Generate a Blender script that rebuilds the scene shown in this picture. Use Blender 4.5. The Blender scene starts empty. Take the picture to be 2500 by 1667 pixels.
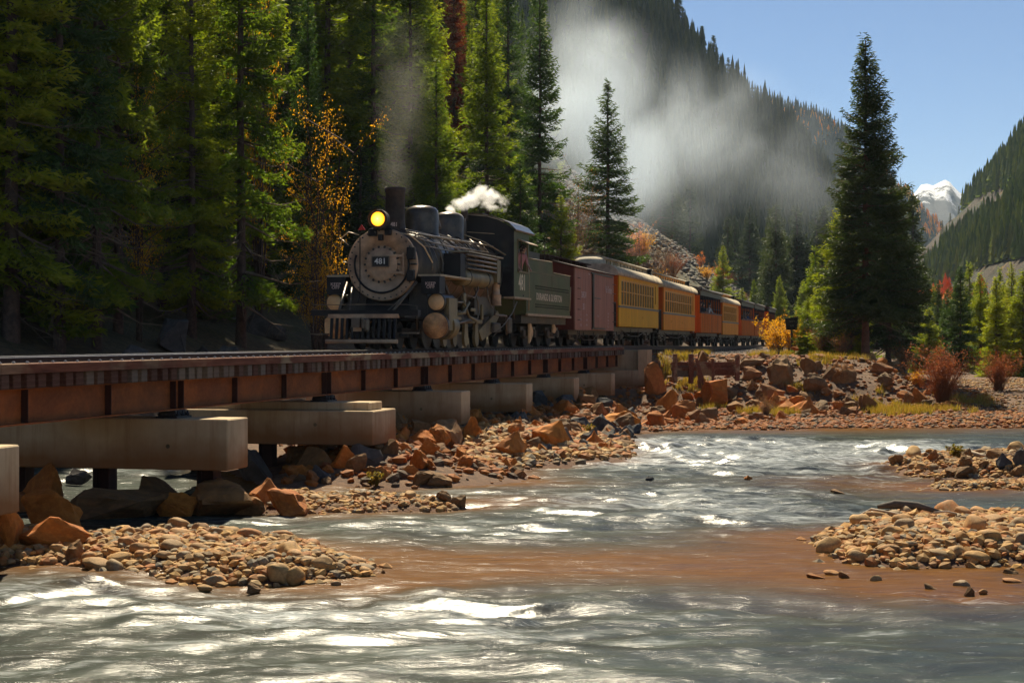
import bpy, bmesh, math, random
import numpy as np
from mathutils import Vector, Matrix, noise as mnoise
R = math.radians
random.seed(7)
rng = np.random.default_rng(7)
SC = bpy.context.scene
COL = SC.collection

# ------------------------------------------------------------------ camera
EYE = 2.95                                   # eye height above the river
cam_d = bpy.data.cameras.new('camera'); cam = bpy.data.objects.new('camera', cam_d); COL.objects.link(cam)
cam.location = (0, 0, EYE); cam.rotation_euler = (R(90), 0, 0)
cam_d.sensor_width = 36; cam_d.lens = 57.6; cam_d.shift_y = -0.0022
cam_d.clip_start = 0.5; cam_d.clip_end = 20000
SC.camera = cam

# ------------------------------------------------------------------ sky, sun, exposure
SUN_EL, SUN_AZ = 46.0, -6.0                 # azimuth measured from +Y towards +X
world = bpy.data.worlds.new('World'); SC.world = world; world.use_nodes = True
wn = world.node_tree.nodes; wl = world.node_tree.links
bg = wn['Background']; bg.inputs[1].default_value = 0.050
sky = wn.new('ShaderNodeTexSky'); sky.sky_type = 'NISHITA'; sky.sun_disc = False
sky.sun_elevation = R(SUN_EL); sky.sun_rotation = R(SUN_AZ)
sky.altitude = 2800; sky.air_density = 1.0; sky.dust_density = 0.0; sky.ozone_density = 4.0
wl.new(sky.outputs[0], bg.inputs[0])
sun_d = bpy.data.lights.new('sun', 'SUN'); sun_d.energy = 5.0; sun_d.angle = R(0.53); sun_d.color = (1.0, 0.88, 0.65)
sun = bpy.data.objects.new('sun', sun_d); COL.objects.link(sun)
sv = Vector((math.sin(R(SUN_AZ)) * math.cos(R(SUN_EL)), math.cos(R(SUN_AZ)) * math.cos(R(SUN_EL)), math.sin(R(SUN_EL))))
sun.rotation_euler = sv.to_track_quat('Z', 'Y').to_euler()
SC.view_settings.view_transform = 'Standard'; SC.view_settings.look = 'None'
SC.view_settings.exposure = 0.86; SC.view_settings.gamma = 1.0; SC.view_settings.use_curve_mapping = False
SC.render.engine = 'CYCLES'
cy = SC.cycles
cy.use_denoising = True; cy.max_bounces = 6; cy.diffuse_bounces = 3; cy.glossy_bounces = 3
cy.transmission_bounces = 4; cy.volume_bounces = 3; cy.transparent_max_bounces = 8
cy.volume_step_rate = 0.8; cy.volume_max_steps = 200; cy.use_adaptive_sampling = True; cy.adaptive_threshold = 0.012
cy.caustics_reflective = False; cy.caustics_refractive = False; cy.sample_clamp_indirect = 6; cy.sample_clamp_direct = 12

F = 4000.0
def at(px, py, Y):                          # a photograph point at depth Y
    return Vector(((px - 1250) / F * Y, Y, EYE + (828 - py) / F * Y))
def gp(px, py):                             # where that point meets the water level
    Y = EYE * F / (py - 828.0)
    return ((px - 1250) / F * Y, Y)
# the railway is straight: u metres along it, v metres to its right, from the smokebox face
TH = math.atan(.235); TX, TY = math.sin(TH), math.cos(TH)
P0 = (-3.39, 42.96)
RAIL = EYE - 0.265
def uv(u, v): return (P0[0] + u * TX + v * TY, P0[1] + u * TY - v * TX)
def to_uv(X, Y): return ((X - P0[0]) * TX + (Y - P0[1]) * TY, (X - P0[0]) * TY - (Y - P0[1]) * TX)
def place(px, v):                           # the u, X, Y on the line v seen at px
    k = (px - 1250) / F
    u = (k * (P0[1] - TX * v) - P0[0] - TY * v) / (TX - TY * k)
    X, Y = uv(u, v); return u, X, Y
def u_at(px, v): return place(px, v)[0]
def rail_z(u): return RAIL - 0.0052 * min(max(u - 30, 0), 56)

# ------------------------------------------------------------------ noise
def _h(ix, iy, s):
    n = (ix.astype(np.int64) * 374761393 + iy.astype(np.int64) * 668265263 + s * 974634777) & 0x7fffffff
    n = ((n ^ (n >> 13)) * 1274126177) & 0x7fffffff
    return ((n ^ (n >> 16)) & 0xffff) / 65535.0
def vnoise(x, y, s=0):
    x = np.asarray(x, float); y = np.asarray(y, float)
    ix = np.floor(x); iy = np.floor(y); fx = x - ix; fy = y - iy
    fx = fx * fx * (3 - 2 * fx); fy = fy * fy * (3 - 2 * fy)
    a = _h(ix, iy, s); b = _h(ix + 1, iy, s); c = _h(ix, iy + 1, s); d = _h(ix + 1, iy + 1, s)
    return (a * (1 - fx) + b * fx) * (1 - fy) + (c * (1 - fx) + d * fx) * fy
def fbm(x, y, s=0, o=4):
    t = 0; a = .5; n = 0
    for k in range(o):
        t = t + a * vnoise(x, y, s + k * 17); n += a; x = x * 2.03 + 11.3; y = y * 2.03 + 7.7; a *= .5
    return t / n - .5                       # about -0.5 .. 0.5
def sstep(a, b, x):
    t = np.clip((np.asarray(x, float) - a) / (b - a), 0, 1); return t * t * (3 - 2 * t)

# ------------------------------------------------------------------ materials
class M:
    def __init__(s, name, rough=.8, metal=0.0, spec=None):
        s.m = bpy.data.materials.new(name); s.m.use_nodes = True
        s.t = s.m.node_tree; s.b = s.t.nodes['Principled BSDF']; s.out = s.t.nodes['Material Output']
        s.b.inputs['Roughness'].default_value = rough; s.b.inputs['Metallic'].default_value = metal
        if spec is not None: s.b.inputs['Specular IOR Level'].default_value = spec
    def n(s, typ, **kw):
        nd = s.t.nodes.new(typ)
        for k, v in kw.items(): setattr(nd, k, v)
        return nd
    def l(s, a, b): s.t.links.new(a, b)
    def coord(s, scale=(1, 1, 1), kind='Object'):
        tc = s.n('ShaderNodeTexCoord'); mp = s.n('ShaderNodeMapping'); mp.inputs['Scale'].default_value = scale
        s.l(tc.outputs[kind], mp.inputs[0]); return mp.outputs[0]
    def world(s, scale=(1, 1, 1)):
        g = s.n('ShaderNodeNewGeometry'); mp = s.n('ShaderNodeMapping'); mp.inputs['Scale'].default_value = scale
        s.l(g.outputs['Position'], mp.inputs[0]); return mp.outputs[0]
    def noise(s, vec, scale, detail=5, rough=.6, dist=0.0):
        nz = s.n('ShaderNodeTexNoise'); nz.inputs['Scale'].default_value = scale; nz.inputs['Detail'].default_value = detail
        nz.inputs['Roughness'].default_value = rough; nz.inputs['Distortion'].default_value = dist
        s.l(vec, nz.inputs['Vector']); return nz.outputs['Fac']
    def ramp(s, fac, stops):
        r = s.n('ShaderNodeValToRGB'); e = r.color_ramp.elements
        while len(e) < len(stops): e.new(.5)
        for q, (p, c) in zip(e, stops):
            q.position = p; q.color = (*c, 1) if len(c) == 3 else c
        s.l(fac, r.inputs[0]); return r.outputs[0]
    def mix(s, fac, a, b, mode='MIX'):
        mx = s.n('ShaderNodeMix', data_type='RGBA', blend_type=mode)
        if isinstance(fac, (int, float)): mx.inputs[0].default_value = fac
        else: s.l(fac, mx.inputs[0])
        for v, i in ((a, 6), (b, 7)):
            if isinstance(v, tuple): mx.inputs[i].default_value = (*v, 1)
            else: s.l(v, mx.inputs[i])
        return mx.outputs[2]
    def math(s, op, a, b=None, clamp=False):
        m = s.n('ShaderNodeMath', operation=op); m.use_clamp = clamp
        for v, i in ((a, 0), (b, 1)):
            if v is None: continue
            if isinstance(v, (int, float)): m.inputs[i].default_value = v
            else: s.l(v, m.inputs[i])
        return m.outputs[0]
    def base(s, c):
        if isinstance(c, tuple): s.b.inputs['Base Color'].default_value = (*c, 1)
        else: s.l(c, s.b.inputs['Base Color'])
    def bump(s, h, dist=.02, strength=.6):
        b = s.n('ShaderNodeBump'); b.inputs['Distance'].default_value = dist; b.inputs['Strength'].default_value = strength
        s.l(h, b.inputs['Height']); s.l(b.outputs[0], s.b.inputs['Normal']); return b
    def rnd(s): return s.n('ShaderNodeObjectInfo').outputs['Random']
    def attr(s, name): a = s.n('ShaderNodeAttribute'); a.attribute_name = name; return a

def plain(name, c, rough=.6, metal=0., var=.25, scale=3., dirt=None, bump=.004):
    m = M(name, rough, metal, .25 if metal < .05 else .4); v = m.coord(); f = m.noise(v, scale, 6, .65)
    lo = tuple(x * (1 - var) for x in c); hi = tuple(min(1, x * (1 + var)) for x in c)
    col = m.ramp(f, [(.3, lo), (.7, hi)])
    if dirt: col = m.mix(m.ramp(m.noise(v, scale * .4, 8, .7), [(.48, (0, 0, 0)), (.68, (1, 1, 1))]), col, dirt)
    m.base(col); m.bump(m.noise(v, scale * 8, 4), bump, .5); return m.m
MT = {}
# locomotive and cars
MT['iron'] = plain('black_iron', (.042, .035, .028), .42, .2, .5, 3, (.11, .075, .045))
MT['iron_dk'] = plain('sooty_iron', (.014, .013, .013), .6, .2, .5, 3)
MT['graphite'] = plain('graphite_plate', (.54, .35, .21), .55, .1, .32, 2.2, (.17, .10, .06))
MT['jacket'] = plain('boiler_jacket', (.085, .065, .05), .28, .5, .4, 2.5, (.20, .13, .075))
MT['buff'] = plain('cylinder_head_paint', (.75, .47, .22), .45, .1, .22, 4, (.38, .2, .09))
MT['rustcyl'] = plain('rusty_cylinder_face', (.62, .34, .14), .5, .15, .4, 5, (.22, .09, .035))
MT['olive'] = plain('olive_paint', (.20, .15, .065), .5, .1, .3, 3, (.09, .065, .035))
MT['green'] = plain('tender_green', (.095, .115, .042), .5, 0, .25, 1.2, (.15, .12, .055))
MT['pipe'] = plain('pipe_iron', (.12, .095, .07), .35, .4, .3, 4, (.22, .15, .09))  # iron lightened: small highlights on the engine put into the colour
MT['brass_edge'] = plain('worn_edge_trim', (.45, .33, .2), .5, .3, .2, 6)
MT['stack'] = plain('stack_iron', (.045, .03, .022), .65, .2, .4, 4, (.09, .05, .035))
MT['boxcar'] = None
MT['rail'] = plain('rusty_rail_side', (.06, .026, .016), .6, .3, .3, 6)
MT['steel'] = plain('polished_rail_steel', (.45, .40, .34), .28, .9, .15, 6)
MT['roof'] = plain('canvas_roof', (.50, .42, .29), .8, 0, .3, 3, (.15, .12, .09))
MT['roof_dk'] = plain('dark_roof', (.075, .07, .06), .7, 0, .3, 3, (.16, .13, .09))
MT['letter'] = plain('cream_lettering', (.78, .66, .45), .6, 0, .08, 8)
MT['white'] = plain('white_lettering', (.75, .72, .66), .6, 0, .08, 8)
MT['pink_letter'] = plain('faded_lettering', (.62, .45, .38), .6, 0, .2, 8)
MT['glass'] = M('window_glass', .08, 0).m; MT['glass'].node_tree.nodes['Principled BSDF'].inputs['Base Color'].default_value = (.03, .035, .035, 1)
def board(name, c, dark, n_per_m=9, horiz=False):
    m = M(name, .6, 0, .12); v = m.coord((1, 1, 1))
    w = m.n('ShaderNodeTexWave', wave_type='BANDS', bands_direction='Z' if horiz else 'Y'); w.inputs['Scale'].default_value = n_per_m / 6.283 * 2
    w.inputs['Distortion'].default_value = .0; m.l(v, w.inputs[0])
    st = m.ramp(w.outputs['Fac'], [(.0, (1, 1, 1)), (.1, (0, 0, 0))])
    f = m.noise(m.coord((1, 1, .15)), 2.5, 7, .7)
    col = m.ramp(f, [(.3, tuple(x * .72 for x in c)), (.55, c), (.75, tuple(min(1, x * 1.15) for x in c))])
    m.base(m.mix(m.math('MULTIPLY', st, .45), col, dark)); m.bump(w.outputs['Fac'], .004, .5); return m.m
MT['boxcar'] = board('boxcar_red_boards', (.46, .225, .15), (.12, .05, .035), 9)
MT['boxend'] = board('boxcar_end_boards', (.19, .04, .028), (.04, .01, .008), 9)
MT['yellow'] = board('coach_yellow', (.95, .50, .022), (.3, .14, .02), 12)
MT['yellow_smoke'] = board('coach_yellow_smoke_tint', (.95, .36, .025), (.28, .1, .02), 12)  # same gold as the first coach, smoke-tinted light put into the colour
MT['orange'] = board('coach_orange', (.90, .19, .008), (.2, .03, .01), 7)
MT['orange_wood'] = board('gondola_boards', (.80, .23, .03), (.08, .02, .01), 5)
MT['sash'] = plain('window_sash_paint', (.80, .42, .08), .6, 0, .15, 6)
MT['pane'] = plain('brown_window_pane', (.085, .035, .012), .15, 0, .5, 2.5)
MT['pane_o'] = plain('amber_window_pane', (.34, .075, .012), .15, 0, .5, 2.5)
MT['sill'] = plain('grey_belt_rail', (.20, .21, .17), .6, 0, .2, 4)
MT['lboard'] = plain('olive_letterboard', (.17, .18, .12), .6, 0, .2, 4)
# bridge
def m_wood():
    m = M('creosoted_timber', .85, 0, .15); v = m.coord((1, 1, 1)); r = m.rnd()
    f = m.noise(m.coord((6, .6, 6)), 3, 7, .7)
    c1 = m.ramp(f, [(.25, (.035, .02, .016)), (.5, (.085, .042, .03)), (.75, (.15, .09, .065))])
    c2 = m.ramp(f, [(.25, (.07, .055, .045)), (.6, (.17, .14, .11))])
    m.base(m.mix(m.ramp(r, [(.45, (0, 0, 0)), (.6, (1, 1, 1))]), c1, c2)); m.bump(f, .012, .7); return m.m
MT['timber'] = m_wood()
def m_timber2():
    m = M('guard_timber', .8, 0, .15); r = m.rnd(); f = m.noise(m.coord((5, .4, 5)), 3, 8, .7)
    c1 = m.ramp(f, [(.25, (.07, .028, .018)), (.5, (.16, .058, .032)), (.75, (.28, .13, .075))])
    c2 = m.ramp(f, [(.25, (.16, .10, .055)), (.6, (.33, .25, .15))])
    blot = m.ramp(m.noise(m.coord((1, .5, 1)), 1.3, 3), [(.5, (0, 0, 0)), (.58, (1, 1, 1))])
    m.base(m.mix(m.math('MULTIPLY', blot, m.ramp(r, [(.3, (.2, .2, .2)), (.7, (1, 1, 1))])), c1, c2)); m.bump(f, .01, .6); return m.m
MT['guard'] = m_timber2()
def m_rust():
    m = M('weathering_steel', .75, .0, .12); v = m.world((.8, .8, 1.2))
    f = m.noise(v, 1.2, 9, .7, .4); g = m.noise(v, 14, 5)
    c = m.ramp(f, [(.3, (.13, .042, .018)), (.48, (.22, .072, .024)), (.62, (.36, .115, .030)), (.75, (.25, .11, .05))])
    m.base(m.mix(.35, c, m.ramp(g, [(.3, (.12, .04, .02)), (.7, (.30, .12, .045))]))); m.bump(g, .003, .5); return m.m
MT['rust'] = m_rust()
MT['rust_dk'] = plain('dark_rusty_steel', (.045, .018, .013), .8, 0, .4, 3)
def m_conc():
    m = M('stained_concrete', .85, 0, .15); v = m.world((1, 1, 1))
    f = m.noise(v, .7, 6, .65); st = m.noise(m.world((2.2, 2.2, .12)), 2.2, 6, .7)
    g = m.n('ShaderNodeNewGeometry'); sp = m.n('ShaderNodeSeparateXYZ'); m.l(g.outputs['Position'], sp.inputs[0])
    c = m.ramp(f, [(.3, (.42, .295, .16)), (.7, (.62, .47, .29))])
    c = m.mix(m.math('MULTIPLY', m.ramp(st, [(.5, (0, 0, 0)), (.7, (1, 1, 1))]), .55), c, (.25, .12, .04))
    lowz = m.math('ADD', sp.outputs[2], m.math('MULTIPLY', f, .5))
    c = m.mix(m.ramp(m.math('SUBTRACT', lowz, .68), [(.45, (.85, .85, .85)), (.85, (0, 0, 0))]), c, (.26, .105, .03))
    m.base(c); m.bump(m.noise(v, 22, 5), .003, .5); return m.m
MT['conc'] = m_conc()
MT['bearing'] = plain('bearing_steel', (.03, .03, .035), .5, .4, .4, 6)
# rocks
def m_rock(name, cols, sc=1.3, bmp=.03, rough=.85):
    m = M(name, rough, 0, .18); v = m.coord(); r = m.rnd()
    cx = m.n('ShaderNodeCombineXYZ'); m.l(m.math('MULTIPLY', r, 37.), cx.inputs[0]); m.l(m.math('MULTIPLY', r, 11.), cx.inputs[2])
    ad = m.n('ShaderNodeVectorMath', operation='ADD'); m.l(v, ad.inputs[0]); m.l(cx.outputs[0], ad.inputs[1]); v = ad.outputs[0]
    f = m.noise(v, sc, 8, .68, .5); n2 = m.noise(v, sc * 7, 6, .7)
    n = len(cols); hue = m.ramp(r, [((i + .5) / n, c) for i, c in enumerate(cols)])
    c = m.mix(m.ramp(f, [(.38, (0, 0, 0)), (.66, (1, 1, 1))]), hue, tuple(np.mean(cols, 0) * .55))
    c = m.mix(m.ramp(n2, [(.45, (0, 0, 0)), (.8, (.7, .7, .7))]), c, tuple(np.clip(np.mean(cols, 0) * 1.7, 0, .7)))
    m.base(c)
    h = m.math('ADD', m.math('MULTIPLY', f, 1.), m.math('MULTIPLY', n2, .35)); m.bump(h, bmp, .8); return m.m
ORG = [(.52, .145, .018), (.56, .19, .028), (.38, .12, .03), (.60, .24, .035), (.32, .09, .025), (.46, .17, .04)]
GRY = [(.15, .10, .05), (.27, .13, .045), (.20, .12, .05), (.33, .16, .05), (.13, .095, .055), (.30, .11, .03)]
TAN = [(.52, .28, .075), (.17, .155, .12), (.34, .27, .16), (.46, .215, .055), (.56, .34, .12), (.30, .17, .065), (.50, .20, .05), (.20, .155, .09), (.60, .37, .14), (.40, .15, .045)]
MT['r_org'] = m_rock('orange_sandstone', ORG)
MT['r_gry'] = m_rock('grey_brown_rock', GRY)
MT['r_tan'] = m_rock('tan_cobble', TAN, 3.0, .012, .75)
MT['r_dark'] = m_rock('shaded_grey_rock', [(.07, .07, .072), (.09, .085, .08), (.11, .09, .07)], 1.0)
def m_pebble(name, cols):
    m = M(name, .8, 0, .18); a = m.attr('hue'); f = m.noise(m.world(), 9, 5, .7)
    n = len(cols); hue = m.ramp(a.outputs['Fac'], [((i + .5) / n, c) for i, c in enumerate(cols)])
    m.base(m.mix(m.ramp(f, [(.4, (0, 0, 0)), (.7, (.6, .6, .6))]), hue, tuple(np.mean(cols, 0) * .5))); m.bump(f, .01, .6); return m.m
MT['peb_tan'] = m_pebble('mixed_cobbles', TAN); MT['peb_org'] = m_pebble('mixed_broken_rock', [tuple(x * .72 for x in c) for c in ORG] + [(.14, .10, .06), (.10, .075, .05)])
MT['peb_gry'] = m_pebble('grey_ballast', [(.13, .12, .125), (.18, .165, .16), (.10, .09, .095), (.22, .19, .17)])
MT['peb_scree'] = m_pebble('scree_stones', [(.10, .09, .09), (.16, .14, .12), (.22, .18, .13), (.08, .075, .08), (.3, .23, .15)])
# foliage
def m_leaf(name, cols, trans=.52, rough=.6, tint=(1.18, 1.4, .55)):
    m = M(name, rough, 0, .3); r = m.rnd(); a = m.attr('hue')
    v = m.world(); f = m.noise(v, .9, 3)
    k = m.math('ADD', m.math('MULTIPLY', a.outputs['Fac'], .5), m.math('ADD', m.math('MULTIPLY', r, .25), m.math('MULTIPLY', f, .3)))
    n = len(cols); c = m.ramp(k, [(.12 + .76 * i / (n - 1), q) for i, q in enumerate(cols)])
    m.base(c); tr = m.n('ShaderNodeBsdfTranslucent')
    br = m.mix(1.0, c, tint, 'MULTIPLY'); m.l(br, tr.inputs[0])
    mx = m.n('ShaderNodeMixShader'); mx.inputs[0].default_value = trans
    m.l(m.b.outputs[0], mx.inputs[1]); m.l(tr.outputs[0], mx.inputs[2]); m.l(mx.outputs[0], m.out.inputs[0]); return m.m
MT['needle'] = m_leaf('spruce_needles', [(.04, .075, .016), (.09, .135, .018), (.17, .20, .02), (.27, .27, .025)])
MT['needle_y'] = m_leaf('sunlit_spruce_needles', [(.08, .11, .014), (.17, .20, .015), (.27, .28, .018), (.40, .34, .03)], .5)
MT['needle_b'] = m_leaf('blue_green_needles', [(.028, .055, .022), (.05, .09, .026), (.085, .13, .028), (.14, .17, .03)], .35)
MT['needle_far'] = m_leaf('far_conifer_needles', [(.018, .034, .02), (.03, .05, .022), (.05, .068, .02), (.08, .09, .02)], .3)
MT['yellow_leaf'] = m_leaf('yellow_aspen_leaves', [(.5, .26, .01), (.68, .38, .015), (.78, .5, .03)], .5, .6, (1.4, 1.2, .6))
MT['orange_leaf'] = m_leaf('orange_aspen_leaves', [(.5, .14, .015), (.65, .22, .02), (.7, .34, .03)], .5, .6, (1.4, 1.1, .6))
MT['needle_h'] = m_leaf('dark_olive_needles', [(.02, .036, .018), (.038, .058, .022), (.06, .08, .024), (.10, .115, .028)], .32)
MT['red_leaf'] = m_leaf('red_dead_needles', [(.13, .035, .018), (.19, .05, .022), (.26, .08, .03)], .4, .6, (1.5, 1.1, .7))
MT['brown_leaf'] = m_leaf('brown_twig_leaves', [(.2, .09, .035), (.3, .14, .05), (.36, .2, .07)], .35, .6, (1.4, 1.2, .7))
MT['red_twig'] = m_leaf('red_brown_willow', [(.26, .09, .035), (.36, .13, .045), (.42, .18, .06)], .35, .6, (1.5, 1.1, .7))
MT['grass'] = m_leaf('yellow_green_grass', [(.10, .11, .02), (.20, .17, .03), (.32, .22, .05), (.34, .18, .06)], .45, .6, (1.4, 1.35, .6))
MT['bark'] = plain('spruce_bark', (.10, .062, .045), .9, 0, .45, 6, (.055, .04, .035), .02)
MT['bark_r'] = plain('reddish_bark', (.17, .075, .045), .9, 0, .4, 5, (.07, .04, .03), .02)
MT['twig'] = plain('dead_twig', (.17, .12, .08), .9, 0, .4, 4)
MT['drift'] = plain('bleached_driftwood', (.42, .33, .24), .85, 0, .35, 6)
# ------------------------------------------------------------------ objects
def mesh_np(name, V, Fc, mats, smooth=False, attrs=None, mi=None):
    V = np.asarray(V, np.float32); me = bpy.data.meshes.new(name)
    if isinstance(Fc, np.ndarray):
        k = Fc.shape[1]; nf = len(Fc)
        me.vertices.add(len(V)); me.vertices.foreach_set('co', V.ravel())
        me.loops.add(nf * k); me.loops.foreach_set('vertex_index', Fc.astype(np.int32).ravel())
        me.polygons.add(nf); me.polygons.foreach_set('loop_start', np.arange(0, nf * k, k, dtype=np.int32))
        me.polygons.foreach_set('loop_total', np.full(nf, k, np.int32)); me.update(calc_edges=True)
    else:
        me.from_pydata([tuple(map(float, v)) for v in V], [], Fc); me.update()
    for m in (mats if isinstance(mats, (list, tuple)) else [mats]): me.materials.append(MT[m] if isinstance(m, str) else m)
    if mi is not None: me.polygons.foreach_set('material_index', np.asarray(mi, np.int32))
    me.polygons.foreach_set('use_smooth', np.full(len(me.polygons), smooth))
    for k, a in (attrs or {}).items():
        dom = 'FACE' if len(a) == len(me.polygons) and len(a) != len(me.vertices) else 'POINT'
        at_ = me.attributes.new(k, 'FLOAT', dom); at_.data.foreach_set('value', np.asarray(a, np.float32))
    return me
def put(name, me, parent=None, loc=(0, 0, 0), rot=(0, 0, 0), sc=(1, 1, 1)):
    o = bpy.data.objects.new(name, me); COL.objects.link(o)
    if parent: o.parent = parent
    o.location = loc; o.rotation_euler = rot; o.scale = sc if hasattr(sc, '__len__') else (sc, sc, sc)
    return o
def tag(o, label=None, cat=None, group=None, kind=None):
    if label: o['label'] = label
    if cat: o['category'] = cat
    if group: o['group'] = group
    if kind: o['kind'] = kind
    return o
def empty(name, label, cat, loc=(0, 0, 0), rz=0, group=None):
    o = bpy.data.objects.new(name, None); COL.objects.link(o); o.location = loc; o.rotation_euler = (0, 0, rz)
    o.empty_display_size = .2
    return tag(o, label, cat, group)
def copy_tree(o, parent=None):
    c = o.copy(); COL.objects.link(c)
    if parent: c.parent = parent
    for ch in KIDS.get(o.name, []) if False else [x for x in o.children]: copy_tree(ch, c)
    return c
KIDS = {}
class MB:
    """collects shapes, then links them as ONE mesh object"""
    def __init__(s): s.v = []; s.f = []; s.m = []; s.sm = []
    def add(s, V, Fs, mat=0, sm=False):
        b = len(s.v); s.v += [tuple(p) for p in V]
        for f in Fs: s.f.append([b + i for i in f]); s.m.append(mat); s.sm.append(sm)
        return s
    def box(s, c, d, mat=0, rot=None, bev=0):
        x, y, z = d[0] / 2, d[1] / 2, d[2] / 2
        if bev:
            b = bev; V = []
            for sz in (-1, 1):
                for px, py in ((-x + b, -y), (x - b, -y), (x, -y + b), (x, y - b), (x - b, y), (-x + b, y), (-x, y - b), (-x, -y + b)): V.append((px, py, sz * (z - b)))
            for sz in (-1, 1):
                for px, py in ((-x + b, -y + b), (x - b, -y + b), (x - b, y - b), (-x + b, y - b)): V.append((px, py, sz * z))
            Fs = [(i, (i + 1) % 8, 8 + (i + 1) % 8, 8 + i) for i in range(8)]
            Fs += [(19 - 0, 18, 17, 16), (20, 21, 22, 23)]
            Fs += [(16, 17, 1, 0), (17, 2, 1), (17, 18, 3, 2), (18, 4, 3), (18, 19, 5, 4), (19, 6, 5), (19, 16, 7, 6), (16, 0, 7)]
            Fs += [(8, 9, 21, 20), (9, 10, 21), (10, 11, 22, 21), (11, 12, 22), (12, 13, 23, 22), (13, 14, 23), (14, 15, 20, 23), (15, 8, 20)]
        else:
            V = [(a, b, e) for e in (-z, z) for a, b in ((-x, -y), (x, -y), (x, y), (-x, y))]
            Fs = [(3, 2, 1, 0), (4, 5, 6, 7), (0, 1, 5, 4), (1, 2, 6, 5), (2, 3, 7, 6), (3, 0, 4, 7)]
        if rot is not None:
            mt = Matrix.Rotation(rot[0], 3, 'X') if not isinstance(rot, Matrix) else rot
            if not isinstance(rot, Matrix):
                mt = Matrix.Rotation(rot[2], 3, 'Z') @ Matrix.Rotation(rot[1], 3, 'Y') @ Matrix.Rotation(rot[0], 3, 'X')
            V = [mt @ Vector(p) for p in V]
        return s.add([(p[0] + c[0], p[1] + c[1], p[2] + c[2]) for p in V], Fs, mat)
    def b2(s, lo, hi, mat=0, bev=0):
        return s.box([(a + b) / 2 for a, b in zip(lo, hi)], [abs(b - a) for a, b in zip(lo, hi)], mat, bev=bev)
    def tube(s, pts, r, n=8, mat=0, caps=True, sm=True):
        pts = [Vector(p) for p in pts]; rr = r if hasattr(r, '__len__') else [r] * len(pts)
        V = []; up = None
        for i, p in enumerate(pts):
            d = (pts[min(i + 1, len(pts) - 1)] - pts[max(i - 1, 0)])
            if d.length < 1e-9: d = Vector((0, 0, 1))
            d.normalize()
            if up is None: up = d.orthogonal().normalized()
            a = (up - d * up.dot(d))
            a = a.normalized() if a.length > 1e-6 else d.orthogonal().normalized()
            up = a; b = d.cross(a)
            for k in range(n):
                t = 2 * math.pi * k / n; V.append(p + (a * math.cos(t) + b * math.sin(t)) * rr[i])
        Fs = [(i * n + k, i * n + (k + 1) % n, (i + 1) * n + (k + 1) % n, (i + 1) * n + k) for i in range(len(pts) - 1) for k in range(n)]
        s.add(V, Fs, mat, sm)
        if caps:
            b = len(s.v) - len(V); s.f.append([b + k for k in range(n)][::-1]); s.m.append(mat); s.sm.append(False)
            e = b + (len(pts) - 1) * n; s.f.append([e + k for k in range(n)]); s.m.append(mat); s.sm.append(False)
        return s
    def cyl(s, p0, p1, r0, r1=None, n=24, mat=0, sm=True): return s.tube([p0, p1], [r0, r0 if r1 is None else r1], n, mat, True, sm)
    def lathe(s, prof, c, axis='z', n=32, mat=0):       # prof: (radius, height) along the axis
        V = []
        for r_, h in prof:
            for k in range(n):
                t = 2 * math.pi * k / n; a, b = r_ * math.cos(t), r_ * math.sin(t)
                V.append((c[0] + a, c[1] + b, c[2] + h) if axis == 'z' else ((c[0] + a, c[1] + h, c[2] + b) if axis == 'y' else (c[0] + h, c[1] + a, c[2] + b)))
        Fs = [(i * n + k, i * n + (k + 1) % n, (i + 1) * n + (k + 1) % n, (i + 1) * n + k) for i in range(len(prof) - 1) for k in range(n)]
        s.add(V, Fs, mat, True); b = len(s.v) - len(V)
        s.f.append([b + k for k in range(n)]); s.m.append(mat); s.sm.append(False)
        s.f.append([b + (len(prof) - 1) * n + k for k in range(n)]); s.m.append(mat); s.sm.append(False)
        return s
    def prism(s, poly, a0, a1, axis='y', mat=0, sm=False):   # poly in the two other axes
        n = len(poly)
        def P(q, h): return (q[0], h, q[1]) if axis == 'y' else ((h, q[0], q[1]) if axis == 'x' else (q[0], q[1], h))
        V = [P(q, a0) for q in poly] + [P(q, a1) for q in poly]
        s.add(V, [(i, (i + 1) % n, n + (i + 1) % n, n + i) for i in range(n)], mat, sm)
        b = len(s.v) - 2 * n; s.f += [[b + i for i in range(n)][::-1], [b + n + i for i in range(n)]]; s.m += [mat] * 2; s.sm += [False] * 2
        return s
    def mesh(s, name, mats):
        me = bpy.data.meshes.new(name); me.from_pydata(s.v, [], s.f)
        for m in (mats if isinstance(mats, (list, tuple)) else [mats]): me.materials.append(MT[m])
        me.polygons.foreach_set('material_index', s.m); me.polygons.foreach_set('use_smooth', s.sm)
        me.update()
        bm = bmesh.new(); bm.from_mesh(me); bmesh.ops.recalc_face_normals(bm, faces=bm.faces); bm.to_mesh(me); bm.free()
        return me
    def build(s, name, mats, parent=None, label=None, loc=(0, 0, 0), rot=(0, 0, 0)):
        o = put(name, s.mesh(name, mats), parent, loc, rot)
        if label: o['label'] = label
        return o
def mark_mesh(w, h, mat, n=4):
    """worn painted characters too faint to read: a short row of broken strokes"""
    b = MB(); c = w / n
    for i in range(n):
        x = -w / 2 + (i + .5) * c; b.box((x - c * .22, random.uniform(-.1, .1) * h, 0), (c * .16, h * random.uniform(.6, .95), .004))
        if random.random() < .8: b.box((x + c * .02, h * random.choice([-.35, 0, .35]), .0002), (c * .34, h * .16, .004))
        if random.random() < .6: b.box((x + c * .22, random.uniform(-.2, .2) * h, .0004), (c * .14, h * .5, .004))
    return b.mesh('lettering', mat)
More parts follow.
